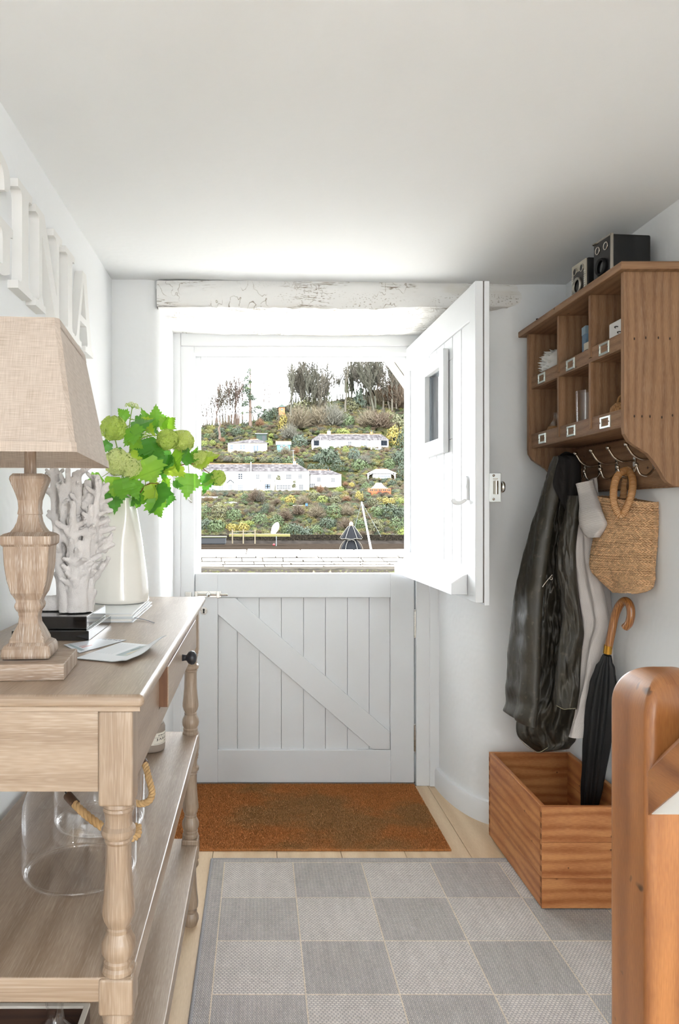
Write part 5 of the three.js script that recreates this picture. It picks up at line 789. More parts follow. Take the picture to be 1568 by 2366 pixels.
{ // newel post and handrail
  const g = thing('newel_post', 'worn varnished pine newel post with a domed top and handrail', 'newel post');
  const x0 = 0.4185, x1 = 0.512, zn = 0.806, zf = 0.898, cx = (x0 + x1) / 2, cz = -(zn + zf) / 2, hw = (x1 - x0) / 2, hd = (zf - zn) / 2, yt = 0.992, dome = 0.048;
  const ring = (s, y) => { const c = 0.011, pts = []; for (const [sx, sz, a0] of [[1, 1, 0], [1, -1, 1], [-1, -1, 2], [-1, 1, 3]]) for (let k = 0; k <= 4; k++) { const a = Math.PI / 2 - (a0 + k / 4) * Math.PI / 2; pts.push(v3(cx + (sx * (hw - c) + c * Math.cos(a)) * s, y, cz + (sz * (hd - c) + c * Math.sin(a)) * s)); } return pts; };
  const rings = []; for (let i = 0; i <= 20; i++) rings.push(ring(1, mix(0, yt - dome, i / 20))); for (let i = 1; i <= 16; i++) { const a = i / 16 * Math.PI / 2; rings.push(ring(Math.max(0.02, Math.pow(Math.cos(a), 0.75)), yt - dome + dome * Math.sin(a))); }
  part(g, 'post', buv(smoothNormals(loft(rings)), 1, 0.55, 0.28), newelWood);
  // rail comes off the near face and climbs towards the stairs
  const slope = 0.84, zs = -zn - 0.002, len = 1.0, prof = [[-0.046, -0.031], [0.046, -0.031], [0.046, 0.016], [0.036, 0.030], [-0.036, 0.030], [-0.046, 0.016]];
  const rr2 = []; for (let i = 0; i <= 8; i++) { const d = len * i / 8; rr2.push(prof.map(([x, y]) => v3(cx + x * 0.99, 0.874 + y + d * slope, zs + d))); }
  part(g, 'handrail', buv(loft(rr2, { crease: 0.7 }), 2, 0.55, 0.28), newelWood);
  const gus = extr([[0, 0.843], [0.075, 0.843 + 0.075 * 0.40], [0.105, 0.843 + 0.105 * 0.84], [0, 0.846]], x1 - x0 - 0.008, 0.001); gus.rotateY(-Math.PI / 2);
  part(g, 'painted_gusset', T(gus, x1 - 0.004, 0, zs - 0.002), std(0xecebe7, 0.6), 'chipped white painted wedge under the rail');
}
// ================================================================ OUTSIDE: QUAY WALL, CREEK BED AND THE HILLSIDE OPPOSITE
const rE = RNG(4242), FK = 0.28;
{ // porch gable over the door
  const g = thing('porch_roof', 'white boarded porch gable outside the stable door', 'porch');
  const wood = std(0xa8a298, 0.8), ax = 0.2, ay = 2.75, sl = 1.4;
  for (const s of [-1, 1]) {
    const pts = [[ax, ay], [ax + s * 1.0, ay - sl], [ax + s * 1.0, ay - sl + 0.09], [ax, ay + 0.09]]; if (s < 0) pts.reverse();
    part(g, 'roof_slope', T(extr(pts, 0.45, 0.001), 0, 0, -4.1), std(0x9a958c, 0.8));
    const b = [[ax, ay - 0.005], [ax + s * 0.99, ay - sl + 0.01 - 0.005], [ax + s * 0.99, ay - sl - 0.05], [ax, ay - 0.065]]; if (s < 0) b.reverse();
    part(g, 'bargeboard', T(extr(b, 0.03, 0.002), 0, 0, -4.13), wood);
    part(g, 'porch_post', box6(ax + s * 0.98 - 0.04, ax + s * 0.98 + 0.04, -0.15, ay - sl + 0.03, -4.1, -4.02, 0.004), wood);
  }
}
{ // yard and quay wall of thin stones
  const st = struct('floor_outside', 'pale paved yard between the house and the quay wall', 'paving');
  part(st, 'paving', pbox(-4, 5, -0.25, -0.15, -6.1, -3.45), std(0xd2cdc4, 0.9));
  const g = thing('quay_wall', 'low pale stone wall of thin courses with a mossy foot', 'wall');
  const stT = [0, 1, 2].map(k => dataTex(256, 128, (u, v) => { const n = fbm(u * 6, v * 4, k * 9, 4), sp = smooth(0.2, 0.38, fbm(u * 24, v * 12, k * 5 + 2, 3)); return M3(M3([150, 142, 134], [186, 180, 172], clamp(0.5 + n)), [70, 60, 52], sp * 0.8); }, { wrap: THREE.MirroredRepeatWrapping }));
  const sm = stT.map(t => std(0xffffff, 0.9, { map: t, bumpMap: asBump(t), bumpScale: 0.004 }));
  part(g, 'rubble_core', pbox(-3, 4.5, -0.15, 0.80, -6.42, -6.03), std(0x857d72, 0.95));
  const yAt = py => H - (py - CY) / F * 6.0;
  // cap stones seen from above
  for (let x = -2.4; x < 3.4; x += 0.46) part(g, 'cap_stone', buv(deform(rbox(0.452, 0.03, 0.48, 0.008, 2), q => { q.y += 0.006 * N3(q.x * 9 + x, q.z * 6, 1); q.x += x + 0.23; q.y += 0.828; q.z -= 6.235; }), 0, 0.5, 0.3), sm[Math.floor(rE() * 3)]);
  const rows = [[1281.5, 1288.3, 480], [1289, 1297.4, 500], [1298.2, 1303.6, 470], [1304.2, 1309.5, 487]];
  rows.forEach(([a, b, off], k) => {
    let x = -2.3 + (off - 480) / F * 6;
    while (x < 3.3) { const w = (k > 1 ? rr(0.12, 0.34, rE) : 0.1635 + rr(-0.008, 0.008, rE)), y0 = yAt(b), y1 = yAt(a), pr = rr(-0.006, 0.010, rE) + (k > 1 ? 0.012 : 0); part(g, 'stone', buv(deform(rbox(w - 0.006, y1 - y0 - 0.0025, 0.08, 0.004, 1), q => { q.y += 0.0022 * N3(q.x * 22 + x * 3, 2, k); q.x += x + w / 2 + (q.y > 0 ? -0.006 : 0.006) * (x > 0.2 ? 1.5 : 0.3); q.y += (y0 + y1) / 2; q.z += -6.035 + pr; }), 0, 0.4, 0.2), sm[Math.floor(rE() * 3)]); x += w; }
  });
  const mo = dataTex(512, 256, (u, v) => { const n = fbm(u * 16, v * 8, 3, 5), m2 = fbm(u * 30, v * 14, 9, 4); return M3(M3([36, 30, 24], [120, 112, 98], smooth(0.1, 0.5, n)), [58, 62, 20], smooth(0.0, 0.3, m2) * 0.8); }, { wrap: THREE.MirroredRepeatWrapping });
  const mg = new THREE.BoxGeometry(7, 0.075, 0.2, 320, 8, 8); deform(mg, q => { const e = 0.02 * fbm(q.x * 6, q.y * 30, q.z * 10, 4); if (q.z > 0) q.z += e + 0.008 * N3(q.x * 40, q.y * 60, 1); if (q.y > 0.02) q.y += 0.012 * fbm(q.x * 9, q.z * 9, 4, 3); q.x += 0.5; q.y += yAt(1326); q.z -= 6.05; }); mg.computeVertexNormals();
  part(g, 'mossy_ledge', buv(mg, 0, 0.7, 0.35), std(0xffffff, 0.95, { map: mo, bumpMap: asBump(mo), bumpScale: 0.01 }), 'dark mossy ledge');
  part(g, 'lower_wall', pbox(-3, 4.5, -0.15, 0.655, -6.1, -6.0), std(0x857d72, 0.95));
}
// ---- ground profile of the far bank: image row -> distance
const PROF = [[1262, 128], [1252, 140], [1238, 150], [1215, 153], [1185, 157], [1150, 164], [1136, 171], [1131, 184], [1118, 189], [1095, 196], [1062, 203], [1048, 212], [1040, 224], [1020, 230], [990, 238], [955, 250], [920, 263], [880, 278], [840, 295]];
function Zof(py) { if (py >= PROF[0][0]) return PROF[0][1]; for (let i = 1; i < PROF.length; i++) if (py >= PROF[i][0]) { const [a, za] = PROF[i - 1], [b, zb] = PROF[i]; return mix(za, zb, (a - py) / (a - b)); } return 300; }
const SKY = [[300, 1010], [440, 1000], [470, 985], [520, 980], [560, 982], [600, 968], [640, 940], [680, 932], [740, 930], [790, 922], [850, 908], [900, 895], [940, 885], [1100, 860], [1400, 860]];
function skyline(px) { for (let i = 1; i < SKY.length; i++) if (px <= SKY[i][0]) { const [a, b] = SKY[i - 1], [c, d] = SKY[i]; return mix(b, d, clamp((px - a) / (c - a))); } return 860; }
const ground = (px, py) => P(px, py, Zof(py));
{
  const rows = []; for (let py = 1262; py >= 850; py -= 4) rows.push(py);
  const colsP = []; for (let px = 180; px <= 1280; px += 8) colsP.push(px);
  const pos = [], col = [], idx = [], pal = [[0.050, 0.055, 0.020], [0.085, 0.068, 0.034], [0.045, 0.060, 0.022], [0.10, 0.085, 0.032], [0.062, 0.05, 0.03]];
  rows.forEach(py => colsP.forEach(px => { const s = skyline(px), y = Math.max(py, s), Z = Zof(py) + 0.8 * fbm(px * 0.03, py * 0.05, 2, 3), q = P(px, y, Z); pos.push(q.x, q.y - 0.3, q.z); const k = Math.floor(clamp(0.5 + fbm(px * 0.05, py * 0.07, 7, 4)) * 4.99), n = 0.7 + 0.6 * rE(); let c = pal[k]; if (py > 1240) c = [0.05, 0.042, 0.036]; col.push(c[0] * n * FK, c[1] * n * FK, c[2] * n * FK); }));
  const nc = colsP.length; for (let i = 0; i < rows.length - 1; i++) for (let j = 0; j < nc - 1; j++) { const a = i * nc + j; idx.push(a, a + 1, a + nc, a + nc, a + 1, a + nc + 1); }
  const g = new THREE.BufferGeometry(); g.setAttribute('position', new THREE.Float32BufferAttribute(pos, 3)); g.setAttribute('color', new THREE.Float32BufferAttribute(col, 3)); g.setIndex(idx); g.computeVertexNormals();
  const s = struct('floor_hillside', 'steep green and brown hillside across the creek', 'hillside'); part(s, 'earth', g, std(0xffffff, 1, { vertexColors: true, specularIntensity: 0 }));
  // creek bed at low tide
  const bt = dataTex(512, 512, (u, v) => { const n = fbm(u * 14, v * 50, 3, 5), p = N3(u * 140, v * 240, 5); const k = clamp(0.5 + n + 0.4 * p); return M3([17, 14, 11], [48, 41, 35], k); }, { wrap: THREE.MirroredRepeatWrapping });
  const bp = [[6.4, -1.2], [30, -1.9], [70, -2.75], [128, -4.70], [152, -4.9]], bpos = [], buvv = [], bi = [];
  bp.forEach(([Z, y], i) => { for (let j = 0; j <= 20; j++) { const x = mix(-70, 90, j / 20); bpos.push(x, y, -Z); buvv.push(x / 16, Z / 16); } if (i) for (let j = 0; j < 20; j++) { const a = (i - 1) * 21 + j; bi.push(a, a + 1, a + 21, a + 21, a + 1, a + 22); } });
  const bg = new THREE.BufferGeometry(); bg.setAttribute('position', new THREE.Float32BufferAttribute(bpos, 3)); bg.setAttribute('uv', new THREE.Float32BufferAttribute(buvv, 2)); bg.setIndex(bi); bg.computeVertexNormals();
  part(struct('floor_creek', 'muddy stony creek bed at low tide', 'creek bed'), 'mud', bg, std(0xffffff, 1, { map: bt, bumpMap: asBump(bt), bumpScale: 0.2, specularIntensity: 0 }));
}
// ---- foliage kit
function leafBlob(n, seed, leaf, flat = 0.8, hollow = 0.75) {
  const r = RNG(seed), pos = [], nor = [];
  for (let i = 0; i < n; i++) { const y = rr(-0.35, 1, r), a = r() * 6.283, rad = Math.sqrt(Math.max(0, 1 - y * y)), lump = 0.8 + 0.28 * N3(Math.cos(a) * rad * 2.2 + seed, y * 2.2, Math.sin(a) * rad * 2.2), d = v3(rad * Math.cos(a), y * flat, rad * Math.sin(a)), c = d.clone().multiplyScalar(lump * rr(hollow, 1.02, r)); const t = v3(rr(-1, 1, r), rr(-1, 1, r), rr(-1, 1, r)).normalize(), b = d.clone().normalize().cross(t).normalize(), s = leaf * rr(0.6, 1.3, r), u = t.clone().multiplyScalar(s), w = b.multiplyScalar(s * 0.75), n2 = d.clone().normalize().lerp(v3(0, 1, 0), 0.25).normalize(); for (const q of [c.clone().sub(u), c.clone().add(w), c.clone().add(u), c.clone().sub(u), c.clone().add(u), c.clone().sub(w)]) { pos.push(q.x, q.y, q.z); nor.push(n2.x, n2.y, n2.z); } }
  const g = new THREE.BufferGeometry(); g.setAttribute('position', new THREE.Float32BufferAttribute(pos, 3)); g.computeVertexNormals(); return g;
}
function twigBlob(n, seed, wd = 0.016) {
  const r = RNG(seed), pos = [];
  for (let i = 0; i < n; i++) { const a = r() * 6.283, y = rr(0.05, 1, r), d = v3(Math.cos(a) * Math.sqrt(1 - y * y), y, Math.sin(a) * Math.sqrt(1 - y * y)), s = d.clone().multiplyScalar(rr(0.05, 0.5, r)), e = d.clone().multiplyScalar(rr(0.75, 1.08, r)).add(v3(rr(-0.2, 0.2, r), rr(-0.1, 0.22, r), rr(-0.2, 0.2, r))), sd = d.clone().cross(v3(rr(-1, 1, r), rr(-1, 1, r), rr(-1, 1, r))).normalize().multiplyScalar(wd * rr(0.6, 1.4, r)); for (const q of [s.clone().sub(sd), s.clone().add(sd), e]) pos.push(q.x, q.y, q.z); const m = s.clone().lerp(e, 0.5), e2 = m.clone().add(v3(rr(-0.3, 0.3, r), rr(0, 0.3, r), rr(-0.3, 0.3, r))); for (const q of [m.clone().sub(sd), m.clone().add(sd), e2]) pos.push(q.x, q.y, q.z); }
  const g = new THREE.BufferGeometry(); g.setAttribute('position', new THREE.Float32BufferAttribute(pos, 3)); g.computeVertexNormals(); return g;
}
const LEAF = [leafBlob(700, 1, 0.07), leafBlob(700, 2, 0.06), leafBlob(700, 3, 0.075), leafBlob(700, 4, 0.065, 1.1)], TWIG = [twigBlob(420, 5), twigBlob(420, 6), twigBlob(360, 7, 0.02)];
const fm = (r, g, b, tr = 0.25) => { const m = new THREE.MeshPhysicalMaterial({ roughness: 0.75, side: THREE.DoubleSide, transmission: 0 }); m.color.setRGB(r * FK, g * FK, b * FK); return m; };
const FOL = { dark: fm(0.036, 0.066, 0.016), mid: fm(0.085, 0.135, 0.020), olive: fm(0.125, 0.120, 0.026), lime: fm(0.25, 0.30, 0.022), yellow: fm(0.40, 0.30, 0.02), blue: fm(0.070, 0.105, 0.055), tan: fm(0.22, 0.165, 0.085, 0), brown: fm(0.15, 0.09, 0.04, 0), rust: fm(0.30, 0.135, 0.045, 0), grey: fm(0.17, 0.155, 0.105, 0) };
const bushLabel = { dark: 'dark evergreen shrub on the far hillside', mid: 'mid green leafy shrub on the far hillside', olive: 'olive green shrub on the far hillside', lime: 'bright lime green shrub in a hillside garden', yellow: 'yellow flowering shrub on the far bank', blue: 'blue green shrub on the far hillside', tan: 'pale tan leafless thicket on the far hillside', brown: 'brown leafless thicket on the far hillside', rust: 'rust coloured leafless shrub on the far hillside', grey: 'grey leafless thicket on the far hillside' };
const bushName = { dark: 'evergreen_shrub', mid: 'leafy_shrub', olive: 'olive_shrub', lime: 'lime_shrub', yellow: 'gorse_shrub', blue: 'bluish_shrub', tan: 'tan_thicket', brown: 'brown_thicket', rust: 'rust_thicket', grey: 'grey_thicket' };
function bush(px, py, rpx, kind, sy = 1, back = 0) {   // px,py: middle of its foot; rpx: radius in pixels
  const Z = Zof(py) - 0.6 + back, q = P(px, py, Z), s = rpx * Z / F, tw = ['tan', 'brown', 'rust', 'grey'].includes(kind);
  const src = tw ? TWIG : LEAF, m = new THREE.Mesh(src[Math.floor(rE() * src.length)], FOL[kind]); m.name = numbered(bushName[kind]); tag(m, bushLabel[kind], 'shrub', bushLabel[kind].replace('shrub', 'shrubs').replace('thicket', 'thickets'));
  m.position.copy(q); m.rotation.y = rE() * 6.28; m.scale.set(s, s * 1.15 * sy, s * 0.8); scene.add(m);
}
// the shrubs that can be told apart
for (const b of [[508, 1003, 20, 'dark', 1.1], [492, 1010, 14, 'olive'], [478, 1010, 12, 'mid'], [470, 1028, 14, 'lime'], [490, 1026, 13, 'lime'], [514, 1022, 9, 'rust', 1.3], [545, 1003, 22, 'dark', 1.0], [556, 1000, 14, 'mid'], [566, 985, 18, 'dark', 1.0], [600, 985, 16, 'rust', 1.2], [612, 970, 26, 'dark', 1.3], [630, 965, 22, 'dark', 1.2], [622, 1030, 12, 'lime', 2.0], [626, 1008, 9, 'lime'], [520, 985, 14, 'tan'], [655, 990, 20, 'yellow', 1.7], [652, 985, 22, 'tan', 1.4], [690, 990, 44, 'tan', 1.2], [668, 1015, 30, 'grey', 1.2], [692, 1025, 26, 'blue', 1.1], [700, 960, 40, 'olive', 1.0], [735, 985, 40, 'tan', 1.2], [770, 985, 42, 'grey', 1.25], [720, 935, 34, 'olive', 1.6], [742, 925, 28, 'mid', 1.6], [830, 940, 24, 'blue', 2.4], [812, 950, 26, 'olive'], [800, 980, 30, 'mid'], [792, 1002, 22, 'lime', 0.8], [850, 985, 40, 'tan'], [880, 990, 42, 'brown'], [905, 985, 40, 'olive'], [900, 930, 48, 'rust', 1.3], [925, 945, 44, 'brown', 1.4], [870, 935, 34, 'tan', 1.2], [910, 1020, 28, 'yellow', 1.3], [930, 1030, 24, 'dark', 1.5], [925, 1068, 30, 'dark', 1.3], [900, 1075, 20, 'mid'], [930, 1100, 22, 'dark', 1.4], [758, 1062, 34, 'dark', 1.05], [734, 1060, 16, 'blue'], [798, 1045, 12, 'lime', 1.2], [818, 1060, 20, 'blue', 1.7], [840, 1072, 22, 'grey'], [830, 1080, 26, 'mid'], [780, 1082, 22, 'dark'], [720, 1085, 20, 'dark'], [745, 1085, 20, 'dark'], [690, 1074, 20, 'dark', 0.9], [665, 1072, 20, 'mid', 0.9], [640, 1070, 18, 'dark', 0.9], [610, 1066, 16, 'olive', 0.9], [575, 1066, 18, 'mid', 0.9], [550, 1066, 16, 'olive', 0.9], [525, 1066, 14, 'grey', 0.9], [498, 1062, 16, 'brown'], [485, 1056, 16, 'olive'], [660, 1052, 20, 'tan', 1.1], [684, 1048, 12, 'rust', 1.3], [700, 1046, 12, 'brown'], [640, 1050, 16, 'olive'], [706, 1050, 10, 'lime', 0.6], [740, 1138, 14, 'rust', 1.5], [730, 1130, 9, 'brown'], [752, 1136, 10, 'tan', 1.6], [798, 1122, 9, 'rust', 1.1], [812, 1125, 12, 'yellow', 1.2], [785, 1132, 14, 'lime', 0.9], [846, 1130, 16, 'mid', 1.3], [836, 1115, 16, 'olive'], [858, 1120, 12, 'dark'], [905, 1120, 14, 'dark', 1.1], [912, 1140, 14, 'dark'], [828, 1152, 16, 'yellow', 1.1], [745, 1158, 22, 'lime', 0.9], [722, 1150, 18, 'olive'], [670, 1160, 18, 'yellow', 1.2], [655, 1158, 12, 'lime'], [640, 1165, 14, 'brown'], [613, 1180, 14, 'dark', 1.9], [628, 1180, 12, 'tan', 1.2], [533, 1158, 8, 'lime'], [590, 1158, 28, 'brown', 1.2], [600, 1160, 20, 'grey', 1.3], [566, 1152, 16, 'mid'], [700, 1165, 20, 'tan'], [690, 1190, 26, 'brown'], [730, 1195, 28, 'tan'], [660, 1200, 24, 'brown'], [640, 1212, 22, 'mid'], [600, 1205, 26, 'mid'], [560, 1222, 24, 'yellow', 0.8], [535, 1222, 22, 'yellow', 0.8], [575, 1212, 18, 'lime', 0.7], [500, 1222, 30, 'mid'], [478, 1218, 26, 'dark'], [470, 1190, 24, 'mid'], [505, 1190, 28, 'olive'], [540, 1195, 26, 'mid'], [680, 1232, 30, 'dark', 1.0], [665, 1230, 22, 'mid'], [705, 1235, 24, 'blue', 1.0], [730, 1230, 24, 'mid'], [755, 1215, 26, 'dark'], [770, 1190, 26, 'mid'], [800, 1190, 24, 'tan'], [800, 1220, 24, 'brown'], [830, 1215, 22, 'mid'], [870, 1220, 28, 'olive'], [900, 1190, 30, 'dark', 0.9], [870, 1185, 26, 'mid', 0.8], [925, 1190, 24, 'dark'], [915, 1220, 26, 'mid'], [935, 1235, 22, 'lime'], [860, 1165, 22, 'olive', 0.7], [895, 1160, 24, 'yellow', 0.6], [925, 1160, 20, 'lime', 0.6], [775, 1160, 22, 'olive'], [800, 1158, 18, 'rust', 0.7]]) bush(...b);
{ const kk = ['mid', 'olive', 'dark', 'tan', 'brown', 'lime', 'grey']; for (let i = 0; i < 36; i++) { const x = i < 18 ? rr(330, 450, rE) : rr(955, 1100, rE); bush(x, rr(skyline(x) + 15, 1225, rE), rr(14, 30, rE), kk[Math.floor(rE() * 7)], rr(0.8, 1.3, rE)); } }
{ // continuous undergrowth between them
  const kinds = [['leafy_undergrowth', LEAF, [[0.026, 0.05, 0.010], [0.075, 0.125, 0.016], [0.125, 0.115, 0.020], [0.20, 0.20, 0.02], [0.24, 0.19, 0.02], [0.05, 0.08, 0.022]].map(c => c.map(x => x * FK)), 6500, 'low tangled green undergrowth covering the far bank'], ['twiggy_undergrowth', TWIG, [[0.20, 0.15, 0.075], [0.15, 0.09, 0.04], [0.16, 0.145, 0.10], [0.26, 0.16, 0.06]].map(c => c.map(x => x * FK)), 2600, 'bare brown brambles among the undergrowth of the far bank']];
  for (const [name, src, pal, N, label] of kinds) {
    const im = new THREE.InstancedMesh(src[1], std(0xffffff, 0.8, { side: THREE.DoubleSide }), N), mm = new THREE.Matrix4(), q = new THREE.Quaternion(), c = new THREE.Color(); im.name = name; tag(im, label, 'undergrowth', null, 'stuff');
    let i = 0; const flat = (px, py) => py < 1136 && py > 1064 && px < 800 && px > 440 && py > 1066 ? false : true;
    while (i < N) { const wide = rE() < 0.25, px = wide ? rr(250, 1250, rE) : rr(440, 960, rE), py = rr(skyline(px) + 2, 1240, rE); if (!flat(px, py) || (py < 1236 && py > 1236)) continue; const Z = Zof(py), p = P(px, py, Z), s = rr(0.45, 1.15, rE) * (py < 1000 ? 1.5 : 1); q.setFromEuler(new THREE.Euler(rr(-0.3, 0.3, rE), rE() * 6.28, rr(-0.3, 0.3, rE))); mm.compose(p, q, v3(s, s * rr(0.6, 1.1, rE), s)); im.setMatrixAt(i, mm); const k = pal[Math.floor(clamp(0.5 + 1.3 * fbm(px * 0.03 + 5, py * 0.04, 9, 3) + rr(-0.22, 0.22, rE)) * (pal.length - 0.01))], n = rr(0.7, 1.3, rE); c.setRGB(k[0] * n, k[1] * n, k[2] * n); im.setColorAt(i, c); i++; }
    scene.add(im);
  }
  // clipped hedge before the long cottage
  const hg = [], hc = RNG(8); for (let px = 452; px < 716; px += 3.2) { const g = LEAF[Math.floor(hc() * 4)].clone(), Z = 168, p = P(px + rr(-2, 2, hc), 1149 + rr(-1.5, 1.5, hc), Z); g.scale(0.95, 1.5, 0.8); g.rotateY(hc() * 6); T(g, p.x, p.y, p.z); hg.push(g); }
  const hm = new THREE.Mesh(mergeGeometries(hg), FOL.dark); hm.name = 'clipped_hedge'; tag(hm, 'long dark hedge in front of the long white cottage', 'hedge'); scene.add(hm);
}
// ---- trees on the skyline
function bareTree(seed, lean = 0, bushy = 1, deep = 4, wide = 1) {
  const r = RNG(seed), pos = [], idx = [];
  const limb = (a, d, len, rad, dep) => {
    let p = a.clone(), dir = d.clone(); const n = dep === 0 ? 5 : 3, base = pos.length / 3, sides = dep < 2 ? 4 : 3;
    for (let i = 0; i <= n; i++) { const rr3 = Math.max(0.0036, rad * (1 - 0.6 * i / n)), X = Math.abs(dir.y) > 0.9 ? v3(1, 0, 0) : v3(0, 1, 0).cross(dir).normalize(), Y = dir.clone().cross(X).normalize(); for (let k = 0; k < sides; k++) { const t = k / sides * 6.283, q = p.clone().addScaledVector(X, Math.cos(t) * rr3).addScaledVector(Y, Math.sin(t) * rr3); pos.push(q.x, q.y, q.z); } if (i) for (let k = 0; k < sides; k++) { const A = base + (i - 1) * sides + k, B = base + (i - 1) * sides + (k + 1) % sides; idx.push(A, B, A + sides, B, B + sides, A + sides); }
      if (dep < deep && i >= (dep === 0 ? 2 : 1)) { const m = dep === 0 ? (i > 2 ? 2 : 1) : dep === 3 ? 2 : (r() < 0.8 * bushy ? 2 : 1); for (let k = 0; k < m; k++) { const az = r() * 6.283, sp = rr(0.3, 0.62, r) * wide, nd = dir.clone().add(v3(Math.cos(az) * sp, rr(0.1, 0.4, r), Math.sin(az) * sp)).normalize(); limb(p, nd, len * rr(0.42, 0.6, r), rr3 * 0.68, dep + 1); } }
      p = p.clone().addScaledVector(dir, len / n); dir.add(v3(rr(-0.12, 0.12, r) + lean * 0.04, 0.06, rr(-0.12, 0.12, r))).normalize(); }
  };
  limb(v3(0, 0, 0), v3(lean * 0.15, 1, 0).normalize(), 0.62, 0.026, 0);
  const g = new THREE.BufferGeometry(); g.setAttribute('position', new THREE.Float32BufferAttribute(pos, 3)); g.setIndex(idx); g.computeVertexNormals(); g.computeBoundingBox(); const h = g.boundingBox.max.y; g.scale(1 / h, 1 / h, 1 / h); return g;
}
{
  const BT = [1, 2, 3, 4, 5, 6].map(k => bareTree(100 + k, k % 3 - 1, 0.9)), ST = [1, 2, 3, 4, 5, 6].map(k => bareTree(200 + k, k % 3 - 1, 0.5, 3, 0.62)), bark = fm(0.13, 0.105, 0.06, 0), barkD = fm(0.10, 0.092, 0.045, 0), barkR = fm(0.17, 0.095, 0.055, 0);
  const tr = (px, pb, pt, v, mat, label, w = 1, dz = 0, set = BT) => { const Z = Zof(Math.max(pb, 850)) + 1 + dz, q = P(px, pb + 3, Z), h = (pb + 3 - pt) * Z / F, m = new THREE.Mesh(set[v % 6], mat); m.name = numbered('bare_tree'); tag(m, label, 'tree', 'bare trees on the skyline'); m.position.copy(q); m.scale.set(h * w, h, h * w); m.rotation.y = v * 2.1 + px; scene.add(m); return m; };
  const lA = 'slender leafless tree in the open row beside the conifer', lB = 'leafless tree in the dense wood on the hilltop', lC = 'tall reddish bare trunk beside the conifer', lD = 'thin bare tree in the sky gap of the wood';
  for (const [x, b, t] of [[468, 990, 930], [472, 990, 915], [476, 988, 925], [484, 985, 912], [492, 985, 896], [500, 985, 880], [513, 985, 878], [519, 985, 875], [530, 982, 872], [536, 980, 862], [542, 980, 874], [549, 980, 866], [480, 985, 905], [488, 985, 900], [496, 985, 888], [504, 985, 885], [510, 985, 872], [516, 985, 868], [522, 982, 860], [527, 982, 866], [533, 980, 855], [539, 980, 868], [545, 980, 858], [552, 980, 872], [560, 980, 862], [586, 975, 870], [596, 972, 880]]) tr(x, b, t, Math.floor(rE() * 6), rE() < 0.5 ? bark : barkR, lA, 0.95, 0, ST);
  for (const [x, b, t] of [[610, 968, 850], [622, 964, 850], [645, 950, 862]]) tr(x, b, t, Math.floor(rE() * 6), barkR, lC, 0.8, 0, ST);
  for (const [x, b, t] of [[766, 925, 848], [779, 924, 842], [787, 922, 850]]) tr(x, b, t, Math.floor(rE() * 6), barkD, lD, 0.8, 0, ST);
  for (let k = 0; k < 30; k++) { const x = rr(662, 756, rE); tr(x, rr(930, 965, rE), rr(822, 858, rE), k, rE() < 0.6 ? bark : barkD, lB, 1.0, rr(-6, 6, rE), k % 2 ? ST : BT); }
  for (let k = 0; k < 46; k++) { const x = rr(790, 950, rE); tr(x, rr(905, 950, rE), rr(795, 838, rE) + (x < 800 ? 15 : 0), k, rE() < 0.5 ? bark : barkD, lB, 1.0, rr(-6, 8, rE), k % 2 ? ST : BT); }
  for (let k = 0; k < 22; k++) { const x = k < 11 ? rr(330, 455, rE) : rr(955, 1120, rE), sk = skyline(x) + 6; tr(x, sk + rr(0, 12, rE), sk - rr(70, 105, rE), k, rE() < 0.5 ? bark : barkD, k < 11 ? lA : lB, 0.95, 0, k % 2 ? ST : BT); }
  // ivy-covered trunks
  for (const [x, b, t, r2] of [[800, 920, 838, 5], [812, 918, 832, 6], [845, 910, 832, 7], [858, 908, 834, 6], [700, 935, 870, 10]]) { const Z = Zof(b) - 1, q = P(x, b, Z), h = (b - t) * Z / F, g = thing('ivy_clad_tree', 'slim tree trunk wrapped in dark ivy on the skyline', 'tree', 'ivy-clad trunks on the skyline', q.toArray()); part(g, 'trunk', T(new THREE.CylinderGeometry(0.12, 0.3, h, 7), 0, h / 2, 0), barkD); const iv = leafBlob(500, 60 + x, 0.22 / (r2 * Z / F)); iv.scale(r2 * Z / F, h * 0.42, r2 * Z / F); part(g, 'ivy', T(iv, 0, h * 0.3, 0), FOL.mid); }
  // conifer
  const Z = Zof(990), q = P(578, 990, Z), m = Z / F, cg = thing('scots_conifer', 'tall dark conifer with a bare lower trunk among leafless trees', 'tree', null, q.toArray());
  part(cg, 'trunk', (() => { const g = new THREE.CylinderGeometry(0.1, 0.62, 142 * m, 9); return T(g, 0, 71 * m, 0); })(), barkR);
  const rc = RNG(66); for (let i = 0; i < 30; i++) { const t = i / 29, y = mix(34, 136, t), w = mix(30, 5, Math.pow(t, 0.8)), x = rr(-1, 1, rc) * w * 0.75 - 4 * t, rx = rr(0.35, 0.6, rc) * w + 3, ry = rr(5, 9, rc), g = leafBlob(260, 300 + i, 0.11); g.scale(rx * m, ry * m, rx * m * 0.8); part(cg, 'foliage', T(g, x * m, y * m, rr(-1, 1, rc)), i % 4 ? FOL.dark : FOL.mid); }
  // dead trunk with orange bark at the far left
  const dt = new THREE.Mesh(tube([v3(0, 0, 0), v3(0.1, 1.6, 0), v3(-0.25, 3.2, 0), v3(0.3, 4.6, 0), v3(-0.4, 5.8, 0)], t => 0.42 - 0.25 * t, 20, 7), barkR); dt.name = 'dead_trunk'; dt.position.copy(P(507, 1015, Zof(1015) - 1)); tag(dt, 'lopped reddish dead trunk standing among hillside shrubs', 'tree'); scene.add(dt);
}
